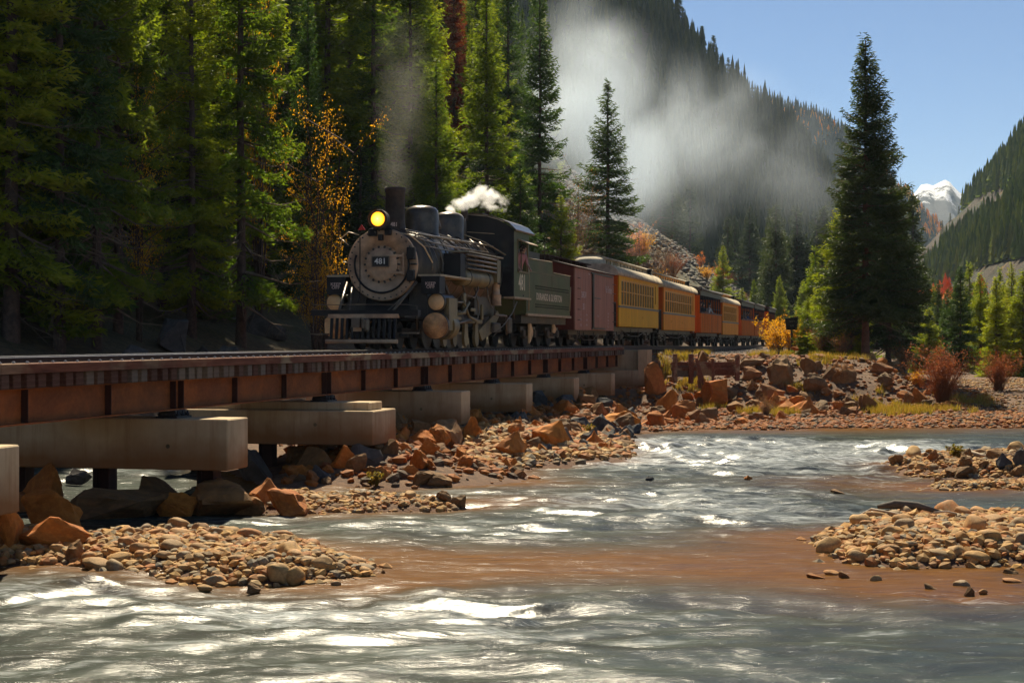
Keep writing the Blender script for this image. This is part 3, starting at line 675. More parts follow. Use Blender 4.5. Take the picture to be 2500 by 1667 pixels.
for px, Y, H, Rc, var, lab in [
    (1972, 84, 3.1, .85, 'smallA', 'bright green young spruce just right of the black trackside sign'),
    (2000, 90, 4.6, 1.1, 'smallA', 'young spruce behind the bright one right of the black sign'),
    (2035, 80, 2.7, .8, 'smallB', 'small dark spruce sapling left of the lone spruce trunk'),
    (2078, 79, 3.6, 1.0, 'smallA', 'low green spruce with branches to the ground beside the lone spruce trunk'),
    (1990, 112, 7.0, 1.6, 'smallB', 'narrow spruce whose top shows left of the lone spruce, beyond the saplings'),
    (2268, 100, 4.0, 1.3, 'smallA', 'rounded sunlit spruce at the right foot of the lone spruce'),
    (2312, 112, 5.6, 1.3, 'midA', 'dark pointed spruce right of the rounded sunlit one'),
    (2345, 98, 6.6, 1.55, 'midA', 'blue-black spruce behind the red willow'),
    (2393, 104, 6.2, 1.4, 'smallA', 'sunlit spruce right of the blue-black one'),
    (2432, 92, 5.6, 1.35, 'smallA', 'yellow-green spruce above the flat gravel shore'),
    (2470, 102, 6.9, 1.35, 'midY', 'tall yellow-green spruce near the right edge'),
    (2498, 90, 6.0, 1.4, 'smallA', 'spruce cut by the right edge of the photo'),
    (2366, 128, 7.8, 1.5, 'smallB', 'dark narrow spruce topping the row behind the flat shore'),
    (2440, 134, 7.6, 1.4, 'smallB', 'narrow spruce in the second row near the right edge'),
    (2290, 150, 7.4, 1.6, 'midA', 'spruce in the second row just right of the lone spruce'),
    (2230, 118, 5.5, 1.5, 'midA', 'shaded spruce peeping out right of the lone spruce foot'),
]:
    X, Y, z = on_ground(px, Y); tree(var, X, Y, H, Rc, lab, 'spruces on the right bank', z=z - .1)
for px in np.linspace(2190, 2560, 26):
    Y = random.uniform(135, 210); X, Y, z = on_ground(px + random.uniform(-8, 8), Y)
    tree(random.choice(['smallB', 'smallA', 'farA']), X, Y, random.uniform(5, 7.8), None, 'spruce in the valley-floor wood beyond the flat right shore', 'valley-floor spruces beyond the right shore')

# --- the dense wood on the left, behind the bridge
front = [ # px, v, height, radius, variant, label, material
    (-40, -13, 22, 3.6, 'tallC', 'dark spruce cut off by the left edge of the photo', None),
    (28, -11.5, 23, 2.8, 'tallB', 'spruce with sunlit yellow-green top at the far left', None),
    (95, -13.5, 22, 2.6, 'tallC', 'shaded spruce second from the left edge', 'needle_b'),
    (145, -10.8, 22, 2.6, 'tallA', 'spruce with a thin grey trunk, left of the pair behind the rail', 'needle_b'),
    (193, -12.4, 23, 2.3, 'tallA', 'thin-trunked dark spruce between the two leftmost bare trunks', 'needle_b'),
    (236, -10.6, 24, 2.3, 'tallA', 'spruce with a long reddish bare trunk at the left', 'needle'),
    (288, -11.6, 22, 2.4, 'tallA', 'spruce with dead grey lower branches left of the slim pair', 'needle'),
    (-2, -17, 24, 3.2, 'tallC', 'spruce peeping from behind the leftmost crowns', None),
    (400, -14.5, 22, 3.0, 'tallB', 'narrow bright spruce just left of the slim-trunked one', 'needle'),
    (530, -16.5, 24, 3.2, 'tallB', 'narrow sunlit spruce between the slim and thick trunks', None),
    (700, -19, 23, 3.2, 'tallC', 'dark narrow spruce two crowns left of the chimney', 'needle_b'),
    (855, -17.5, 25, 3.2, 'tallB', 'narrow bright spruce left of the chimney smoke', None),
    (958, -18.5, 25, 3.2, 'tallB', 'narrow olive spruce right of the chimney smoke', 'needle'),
    (348, -16, 24, 2.8, 'tallB', 'bright green spruce behind the dead lower branches', None),
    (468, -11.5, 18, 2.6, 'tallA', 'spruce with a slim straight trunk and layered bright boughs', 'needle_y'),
    (588, -10.8, 25, 2.9, 'tallA', 'thick-trunked spruce standing close behind the rail', None),
    (655, -15.0, 17, 2.7, 'midY', 'bushy sunlit spruce right of the thick trunk', None),
    (752, -12.5, 15, 2.0, 'midA', 'slim spruce with yellow aspen leaves against it, left of the engine', None),
    (800, -17, 24, 3.3, 'tallB', 'broad bright spruce above the headlight', 'needle'),
    (912, -15, 26, 3.0, 'tallA', 'dark-trunked spruce directly behind the chimney', 'needle'),
    (1002, -16, 24, 3.4, 'tallC', 'broad spruce behind the steam domes', None),
    (1065, -10.5, 13, 2.5, 'midY', 'lower yellow-green spruce behind the cab front', 'needle'),
    (1188, -9.5, 18.6, 3.2, 'tallC', 'full pointed spruce rising behind the cab', None),
    (1240, -16, 22, 3.0, 'tallA', 'dark spruce between the pointed one and the smoke', 'needle_b'),
    (1318, -9.0, 21.0, 3.2, 'tallC', 'tall dark spruce at the edge of the smoke', 'needle_b'),
    (1270, -7.2, 9.5, 2.3, 'midA', 'low spruce behind the tender front', None),
    (1370, -7.2, 8.0, 2.2, 'midY', 'low sunlit spruce behind the boxcar end', None),
    (1484, -8.5, 17.6, 3.9, 'tallC', 'lone tall spruce half hidden by drifting smoke', 'needle_b'),
    (1415, -5.2, 4.2, 1.1, 'smallA', 'small spruce above the boxcar roof', None),
    (1680, -6.2, 4.1, 1.0, 'smallB', 'small cone-shaped spruce behind the second coach roof', None),
    (1765, -8.5, 9.6, 2.5, 'midY', 'green spruce on the scree under the orange aspen', None),
    (1812, -7.0, 5.2, 1.6, 'smallA', 'short spruce leaning against the one under the orange aspen', None),
]
for px, v, H, Rc, var, lab, mt in front:
    u, X, Y = place(px, v); tree(var, X, Y, H, Rc * (.95 if px == 1484 else .82 if H > 12 else .9), lab, None, mat=mt)
k = 0; g2 = np.random.default_rng(5)
spots = []
while k < 125:
    px = g2.uniform(-60, 1330); v = -g2.uniform(19, 62)
    if px > 1150 and v < -34: continue
    u, X, Y = place(px, v)
    if Y < 20 or Y > 240: continue
    if any(math.hypot(X - a, Y - b) < 2.7 for a, b in spots): continue
    spots.append((X, Y)); k += 1
    var = g2.choice(['tallA', 'tallB', 'tallC', 'midA'], p=[.3, .3, .2, .2]); H = g2.uniform(14, 24)
    mt = g2.choice(['needle', 'needle_b', 'needle_y', ''], p=[.25, .25, .2, .3])
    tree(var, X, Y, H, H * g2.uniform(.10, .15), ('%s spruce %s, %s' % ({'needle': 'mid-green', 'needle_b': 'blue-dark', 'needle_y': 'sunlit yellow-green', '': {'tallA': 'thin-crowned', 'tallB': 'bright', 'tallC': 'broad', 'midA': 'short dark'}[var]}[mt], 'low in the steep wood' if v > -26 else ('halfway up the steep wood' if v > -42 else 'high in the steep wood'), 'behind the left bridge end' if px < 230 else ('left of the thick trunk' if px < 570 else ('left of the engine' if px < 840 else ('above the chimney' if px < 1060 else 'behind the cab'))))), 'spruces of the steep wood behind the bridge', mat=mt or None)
k = 0
while k < 32:
    px = g2.uniform(-40, 1300); v = -g2.uniform(11.5, 26); u, X, Y = place(px, v)
    if any(abs(px - q[0]) < 16 and v > q[1] - 1 for q in front): continue
    H = g2.uniform(5, 10); k += 1; mt = g2.choice(['needle_b', 'needle', 'needle_far'])
    tree(g2.choice(['midA', 'midY', 'smallB']), X, Y, H, H * g2.uniform(.22, .3), '%s young spruce %s' % ({'needle_b': 'blue-dark', 'needle': 'green', 'needle_far': 'dull dark'}[mt], 'behind the left end of the bridge' if px < 300 else ('around the slim and thick trunks' if px < 700 else ('behind the engine' if px < 1050 else 'behind cab and tender'))), 'young spruces of the understory', mat=mt)
for px, v, H, Rc, mt, lab in [(1108, -22, 21, 2.1, 'red_leaf', 'rust-red dead spruce high between the green crowns'), (1062, -27, 21, 1.7, 'red_leaf', 'second rust-red dead spruce left of the brighter one')]:
    u, X, Y = place(px, v); tree('tallC', X, Y, H, Rc, lab, None, mat=mt, name='dead_spruce')
# conifers on the dark slope behind the scree and smoke (Y 190..440)
k = 0
while k < 70:
    px = g2.uniform(1870, 2230) if k % 5 else g2.uniform(1560, 1870); Y = g2.uniform(215, 420) if px > 1870 else g2.uniform(330, 430); X = (px - 1250) / F * Y
    k += 1
    z = gz(X, Y) - .2; tree(g2.choice(['midA', 'farA', 'smallB']), X, Y, g2.uniform(12, 22), None, 'dark conifer beyond the scree, %s, %s' % ('near' if Y < 290 else ('farther' if Y < 350 else 'farthest'), 'above the first coaches' if px < 1680 else ('above the rear coaches' if px < 1800 else ('left of the lone spruce' if px < 2010 else 'behind the lone spruce'))), 'conifers on the shaded slope beyond the scree', z=z, mat='needle_far')
for px, py, Y, H in [(1902, 716, 190, 8.4), (1880, 650, 215, 6.5), (1960, 700, 205, 8.5), (1995, 640, 260, 14), (1840, 640, 240, 7)]:
    X = (px - 1250) / F * Y; z = EYE + (828 - py) / F * Y - 1.
    z = gz(X, Y)
    tree('midA', X, Y, H + (EYE + (828 - py) / F * Y - z if False else 0), None, {1902: 'pale green spruce standing clear beside the last cars', 1880: 'small spruce above the scree edge', 1960: 'dark spruce left of the lone tree, beyond the track', 1995: 'grey spruce in thin smoke left of the lone tree', 1840: 'slim spruce beyond the top of the scree'}[px], None, z=z, mat='needle')

# --- forests on the mountains: nearest ridge trees one by one, the rest as stuff
def cone_tree_pts(g):
    V = []; Fs = []; n = 5; lay = 5
    for j in range(lay):
        z0 = .08 + .92 * j / lay; z1 = min(1.02, z0 + .34); r = .16 * (1 - j / (lay + .3))
        a0 = g.uniform(0, 6); b = len(V)
        for k in range(n):
            t = a0 + 6.283 * k / n; rr = r * g.uniform(.65, 1.25); V.append((rr * math.cos(t), rr * math.sin(t), z0 + g.uniform(-.02, .02)))
        V.append((0, 0, z1))
        for k in range(n): Fs.append((b + k, b + (k + 1) % n, b + n))
    return np.array(V), np.array(Fs)
CT = [cone_tree_pts(np.random.default_rng(i)) for i in range(5)]
def forest(name, pts, hs, mat, seed, wide=1.0):
    g = np.random.default_rng(seed); VV = []; FF = []; HH = []; b = 0
    for (x, y, z), h in zip(pts, hs):
        V, Fs = CT[g.integers(5)]; a = g.uniform(0, 6.28); c, s = math.cos(a), math.sin(a); w = h * g.uniform(.8, 1.2) * wide
        q = np.stack([(V[:, 0] * c - V[:, 1] * s) * w + x, (V[:, 0] * s + V[:, 1] * c) * w + y, V[:, 2] * h + z], -1)
        VV.append(q); FF.append(Fs + b); b += len(V); HH.append(np.full(len(V), g.uniform(0, 1)))
    o = put(name, mesh_np(name, np.concatenate(VV), np.concatenate(FF), mat, False, {'hue': np.concatenate(HH)})); tag(o, kind='stuff'); return o
def grid_pts(G, n, seed, lo=0., hi=1., mask=None):
    g = np.random.default_rng(seed); r, c = G.shape[:2]; out = []
    for _ in range(n * 4):
        if len(out) >= n: break
        i = g.uniform(lo, hi) * (r - 1.001); j = g.uniform(0, 1) * (c - 1.001); i0, j0 = int(i), int(j); fi, fj = i - i0, j - j0
        p = (G[i0, j0] * (1 - fi) + G[i0 + 1, j0] * fi) * (1 - fj) + (G[i0, j0 + 1] * (1 - fi) + G[i0 + 1, j0 + 1] * fi) * fj
        px = 1250 + F * p[0] / p[1]; py = 828 - F * (p[2] - EYE) / p[1]
        if px < 1200 or px > 2620 or py < -160: continue
        if mask is not None and not mask(px, py, p): continue
        out.append(p)
    return out
def dens_mask(f, thr, s): return lambda px, py, p: fbm(np.array([p[0] * f]), np.array([p[2] * f * 1.5]), s, 3)[0] > thr
ga = grid_pts(G_A, 3800, 11, .0, 1.0, dens_mask(.03, -.14, 5)); o = forest('forest', ga, np.random.default_rng(1).uniform(7, 14, len(ga)), 'needle_far', 1)
tag(o, 'dark conifer forest covering the steep slope in the smoke', 'forest')
gb = grid_pts(G_B, 5200, 12, .2, 1.0, dens_mask(.012, -.2, 6)) + [G_B[-1, j] for j in range(0, 160)] ; o = forest('forest', gb, np.random.default_rng(2).uniform(9, 16, len(gb)), 'needle_far', 2)
tag(o, 'fine-grained forest on the far sloping ridge', 'forest')
gc = grid_pts(G_C, 4200, 13, .0, 1.0, dens_mask(.014, -.065, 7)); o = forest('forest', gc, 3.5 + 10 * np.random.default_rng(3).uniform(0, 1, len(gc)) ** 1.3, 'needle', 3)
tag(o, 'spruce forest between bare rocks on the right mountainside', 'forest')
gd = grid_pts(G_D, 2200, 14, .2, 1.0); o = forest('forest', gd[:1300], np.random.default_rng(4).uniform(10, 16, 1300), 'needle_far', 4); tag(o, 'conifers among golden aspens in the distant valley', 'forest')
o = forest('aspen_grove', gd[1300:], np.random.default_rng(4).uniform(10, 15, len(gd[1300:])), 'yellow_leaf', 5, 2.0); tag(o, 'golden aspens on the distant hillside under the snowy peak', 'aspens', kind='stuff')
gy_ = grid_pts(G_B, 50, 15, .80, 1.0, lambda px, py, p: 1830 < px < 2060); o = forest('aspen_grove', gy_, np.random.default_rng(6).uniform(7, 12, len(gy_)), 'yellow_leaf', 6, 2.2); tag(o, 'small yellow aspens strung just under the far ridge line', 'aspens')
gy_ = grid_pts(G_C, 150, 16, .0, 1.0, lambda px, py, p: py > 640 and fbm(np.array([p[0] * .02]), np.array([p[2] * .03]), 8, 3)[0] > .1); o = forest('aspen_grove', gy_, np.random.default_rng(7).uniform(5, 10, len(gy_)), 'orange_leaf', 7, 2.2); tag(o, 'orange aspens scattered low on the right mountainside', 'aspens')
ridge = [(1621, 40, 70), (1634, 52, 62), (1660, 78, 82), (1668, 92, 70), (1690, 122, 66), (1699, 128, 50), (1714, 140, 75), (1742, 172, 84), (1750, 184, 66), (1778, 200, 58), (1790, 212, 50), (1803, 222, 30), (1813, 228, 28), (1824, 236, 40), (1840, 248, 24), (1852, 256, 20), (1600, 10, 60), (1868, 268, 18)]
for px, py, hp in ridge:
    Y = 628; X = (px - 1250) / F * Y; z = EYE + (828 - py) / F * Y - 2.5
    tree(random.choice(['farA', 'farB']), X, Y, (hp) / F * Y + 2.5, hp / F * Y * .2, 'pointed conifer silhouetted on the steep ridge line against the sky', 'conifers along the near ridge line', z=z)
for px, py, hp in [(2414, 450, 42), (2404, 458, 26), (2371, 492, 36), (2366, 494, 28), (2380, 486, 22), (2341, 526, 22), (2320, 545, 24), (2460, 400, 26), (2476, 368, 20), (2352, 512, 26), (2300, 560, 22), (2436, 424, 18)]:
    Y = 796; X = (px - 1250) / F * Y; z = EYE + (828 - py) / F * Y - 2.
    tree(random.choice(['farA', 'farB']), X, Y, hp / F * Y + 2, hp / F * Y * .22, 'conifer silhouetted on the right mountain skyline', 'conifers on the right skyline', z=z)

# --- leafy bushes and bare trees
def bush_mesh(seed, H, Rr, n_st, leaves, leaf, mats, spread=1.0, twig_r=.012, up=.3):
    g = np.random.default_rng(seed); W = MB(); L = []
    for _ in range(n_st):
        az = g.uniform(0, 6.283); lean = abs(g.normal(0, .45)) * spread; h = H * g.uniform(.6, 1.05)
        r = min(Rr, math.tan(min(lean, 1.2)) * h); pts = [(0.12 * Rr * math.cos(az), 0.12 * Rr * math.sin(az), -.1)]
        for s in (.35, .7, 1.): pts.append((math.cos(az) * r * s ** 1.3 + g.normal(0, .03 * H), math.sin(az) * r * s ** 1.3 + g.normal(0, .03 * H), h * s))
        W.tube(pts, [twig_r * 1.5, twig_r, twig_r * .7, twig_r * .3], 3, 0, False)
        for _ in range(3):
            i = g.integers(1, 4); q = np.array(pts[i]); d = g.normal(0, .14 * H, 3); d[2] = abs(d[2]) + up * .2
            W.tube([q, q + d], [twig_r * .6, twig_r * .25], 3, 0, False); L.append(q + d)
            for _ in range(leaves): L.append(q + d * g.uniform(.3, 1.15) + g.normal(0, .022 * H, 3))
        for _ in range(leaves):
            s = g.uniform(.35, 1.); i = min(2, int(s * 3)); L.append(np.array(pts[i]) * (1 - (s * 3 - i)) + np.array(pts[i + 1]) * (s * 3 - i) + g.normal(0, .04 * H, 3))
    p = np.array(L); N = len(p); d = g.normal(0, 1, (N, 3)); d /= np.linalg.norm(d, axis=1, keepdims=True); b = g.normal(0, 1, (N, 3)); b -= d * np.sum(b * d, 1, keepdims=True); b /= np.linalg.norm(b, axis=1, keepdims=True)
    s = leaf * g.uniform(.6, 1.3, N)[:, None]; V = np.stack([p - d * s, p + b * s * .6, p + d * s, p - b * s * .6], 1).reshape(-1, 3)
    return mesh_np('foliage', V, np.arange(N * 4).reshape(N, 4), mats[0], False, {'hue': g.uniform(0, 1, N)}), W.mesh('stem', mats[1])
BUSH = {}
def bush(key, X, Y, sc, label, name='bush', cat='bush', group=None, z=None, sz=None):
    f, w = BUSH[key]; r = empty(name, label, cat, (X, Y, (gz(X, Y) - .05) if z is None else z), random.uniform(0, 6.28), group); r.scale = (sc, sc, sz or sc)
    put('foliage', f, r); put('stem', w, r); return r
BUSH['red'] = bush_mesh(1, 1.8, 1.35, 200, 7, .026, ('red_twig', 'red_twig'), 1.1, .009)
BUSH['gold'] = bush_mesh(2, 1.5, 1.1, 60, 12, .035, ('yellow_leaf', 'twig'), .8)
BUSH['grey'] = bush_mesh(3, 1.2, 1.1, 80, 5, .025, ('brown_leaf', 'twig'), 1.3, .009)
BUSH['aspen_y'] = bush_mesh(4, 6, 1.2, 13, 85, .036, ('yellow_leaf', 'bark'), .35, .05)
BUSH['aspen_o'] = bush_mesh(5, 5, 1.8, 20, 40, .06, ('orange_leaf', 'bark'), .5, .04)
BUSH['bare'] = bush_mesh(6, 8, 2.0, 34, 14, .045, ('brown_leaf', 'twig'), .35, .035)
BUSH['green'] = bush_mesh(7, .35, .3, 30, 5, .05, ('grass', 'grass'), 1., .006)
X, Y, z = on_hit(2303, 985, 68); bush('red', X, Y, 1.05, 'rust-red leafless willow spreading like a fan on the right bank', 'willow_bush')
X, Y, z = on_hit(2438, 955, 80); bush('red', X, Y, .75, 'dull brown twiggy bush behind the flat gravel shore', 'willow_bush', sz=.75)
X, Y, z = on_hit(2240, 945, 68); bush('gold', X, Y, .38, 'small yellow grassy shrub left of the red willow', 'shrub')
for px, Y, s, lab in [(1905, 93, 1.25, 'golden shrub at the end of the train'), (1932, 89, 1.15, 'golden shrub around the black sign'), (1888, 97, .9, 'small golden shrub behind the last car')]:
    X, Y, z = on_ground(px, Y); bush('gold', X, Y, s, lab, 'golden_shrub')
for px, Y, s, lab in [(2010, 80, 1.1, 'grey leafless bush left of the lone spruce'), (2060, 77.5, .9, 'brown twiggy bush at the left foot of the lone spruce'), (2205, 76, 1.0, 'grey brushwood right of the lone spruce trunk'), (2060, 66, .62, 'dry pinkish bush halfway down the rocky bank'), (1870, 60, .55, 'tangle of dry roots beside the big orange boulder')]:
    X, Y, z = on_ground(px, Y); bush('grey', X, Y, s, lab, 'dry_bush')
for px, v, s, k, lab in [(1580, -7.5, .62, 'bare', 'tall leafless brown tree behind the first coach'), (1625, -9, .6, 'bare', 'leafless brown tree behind the coach roofs'), (1655, -6.5, .45, 'bare', 'shorter leafless tree right of the tall brown one'), (1400, -10, .8, 'bare', 'leafless tree left of the smoky spruce'), (1540, -9, .5, 'bare', 'leafless sapling beside the smoky spruce'),
                         (1758, -14, .62, 'aspen_o', 'bright orange aspen on the scree top'), (1712, -20, .42, 'aspen_o', 'small orange aspen higher up the scree'), (1560, -18, .6, 'aspen_o', 'orange aspen at the foot of the smoke'), 
                         (785, -9.9, .85, 'aspen_y', 'yellow aspen glowing left of the engine chimney'), (768, -9.8, .55, 'aspen_y', 'low yellow aspen left of the engine front'), (632, -12.5, .7, 'aspen_y', 'yellow aspen high right of the thick trunk'), (340, -11.0, .5, 'aspen_y', 'small orange-yellow aspen in the dark wood'), (1255, -8, .4, 'aspen_y', 'few yellow leaves behind the cab')]:
    u, X, Y = place(px, v); zz = None
    bush(k, X, Y, s * 1.05 if k.startswith('aspen_y') else s * 1.3, lab, 'aspen_tree' if k != 'bare' else 'bare_tree', 'tree', z=zz, sz={785: 1.42, 632: 2.25, 340: 1.2, 768: .75}.get(px))
for i, (px, v, sc_) in enumerate([(1600, -12, 1.5), (1640, -15, 1.6), (1690, -11, 1.2), (1725, -16, 1.4), (1790, -20, 1.6), (1820, -12, 1.2), (1850, -16, 1.5), (1875, -9, 1.2), (1860, -22, 1.6), (1570, -18, 2.0), (1535, -13, 1.6), (1900, -13, 1.3)]):
    u, X, Y = place(px, v); bush(['gold', 'red', 'grey'][i % 3], X, Y, sc_, ['golden shrub', 'rust-red shrub', 'dull brown shrub'][i % 3] + ' on the scree ' + ('above the first coach' if px < 1620 else 'above the second coach' if px < 1740 else 'above the open cars' if px < 1840 else 'beyond the train end') + (', higher up' if v < -14 else ', lower down'), 'scree_shrub', 'bush', 'shrubs on the scree')

# ------------------------------------------------------------------ rocks
def rock_mesh(seed, mat, d=(1, 1, 1), sub=1, rough=.10, n=13, flat=True, boxy=.5):
    g = np.random.default_rng(seed); bm = bmesh.new()
    for _ in range(n):
        p = g.normal(0, 1, 3); p /= np.linalg.norm(p); q = p / max(abs(p)); p = p * (1 - boxy) + q * boxy * .8; p = p * .58 * g.uniform(.8, 1.05)
        bm.verts.new(p)
    bmesh.ops.convex_hull(bm, input=bm.verts); 
    for v in [v for v in bm.verts if not v.link_faces]: bm.verts.remove(v)
    if sub:
        bmesh.ops.bevel(bm, geom=bm.edges[:], offset=.035, segments=1, affect='EDGES', clamp_overlap=True)
        bmesh.ops.triangulate(bm, faces=bm.faces[:])
        bmesh.ops.subdivide_edges(bm, edges=[e for e in bm.edges if e.calc_length() > .16], cuts=sub, use_grid_fill=True)
        bmesh.ops.triangulate(bm, faces=bm.faces[:])
        for v in bm.verts:
            a = mnoise.fractal(v.co * 2.2 + Vector((seed, 0, 0)), .8, 2.1, 4); b = mnoise.noise(v.co * 7 + Vector((0, seed, 0)))
            v.co += v.co.normalized() * (a * rough + b * rough * .35)
    for v in bm.verts: v.co = Vector((v.co.x * d[0], v.co.y * d[1], v.co.z * d[2]))
    me = bpy.data.meshes.new('rock'); bm.to_mesh(me); bm.free(); me.materials.append(MT[mat])
    me.polygons.foreach_set('use_smooth', np.zeros(len(me.polygons), bool) if flat else np.ones(len(me.polygons), bool)); return me
def cobble_mesh(seed, mat, d=(1, .8, .5)):
    g = np.random.default_rng(seed); bm = bmesh.new(); bmesh.ops.create_icosphere(bm, subdivisions=3, radius=.5)
    cuts = [(Vector(g.normal(0, 1, 3)).normalized(), g.uniform(.3, .44)) for _ in range(7)]
    for v in bm.verts:
        for nrm, h in cuts:
            e = v.co.dot(nrm) - h
            if e > 0: v.co -= nrm * e * .85
        v.co *= 1 + .10 * mnoise.noise(v.co * 3 + Vector((seed * 3.1, 0, 0)))
        v.co = Vector((v.co.x * d[0], v.co.y * d[1], v.co.z * d[2]))
    me = bpy.data.meshes.new('cobble'); bm.to_mesh(me); bm.free(); me.materials.append(MT[mat]); me.polygons.foreach_set('use_smooth', np.ones(len(me.polygons), bool)); return me
ROCK = {'o': [rock_mesh(i, 'r_org', sub=2) for i in range(10)], 'g': [rock_mesh(20 + i, 'r_gry', sub=2) for i in range(8)], 'd': [rock_mesh(40 + i, 'r_dark', sub=1) for i in range(4)]}
COB = [cobble_mesh(i, 'r_tan', (1, random.uniform(.65, .95), random.uniform(.45, .75))) for i in range(14)]
def rock(kind, i, X, Y, z, d, label, name='boulder', group=None, rot=None):
    me = ROCK[kind][i % len(ROCK[kind])] if kind != 'c' else COB[i % len(COB)]
    r = put(name, me, None, (X, Y, z), rot or (random.uniform(-.25, .25), random.uniform(-.25, .25), random.uniform(0, 6.28)), d)
    return tag(r, label, name.replace('_', ' '), group)
def brock(kind, i, px, py, Y, wpx, hpx, label, dep=None, tilt=(0, 0), group=None, name='boulder', sink=.12, rz=None, fix=False):
    """a boulder whose middle shows at px,py at depth Y, wpx x hpx large in the photograph"""
    Y = hit(px, py + hpx * .42, Y) if not fix else Y; p = at(px, py, Y); w = wpx * Y / F; h = hpx * Y / F; return rock(kind, i, p[0], p[1], p[2] - h * sink * .5, (w * 1.12, dep or w * .9, h * (1.15 + sink)), label, name, group, (tilt[0], tilt[1], random.uniform(-.35, .35) if rz is None else rz))
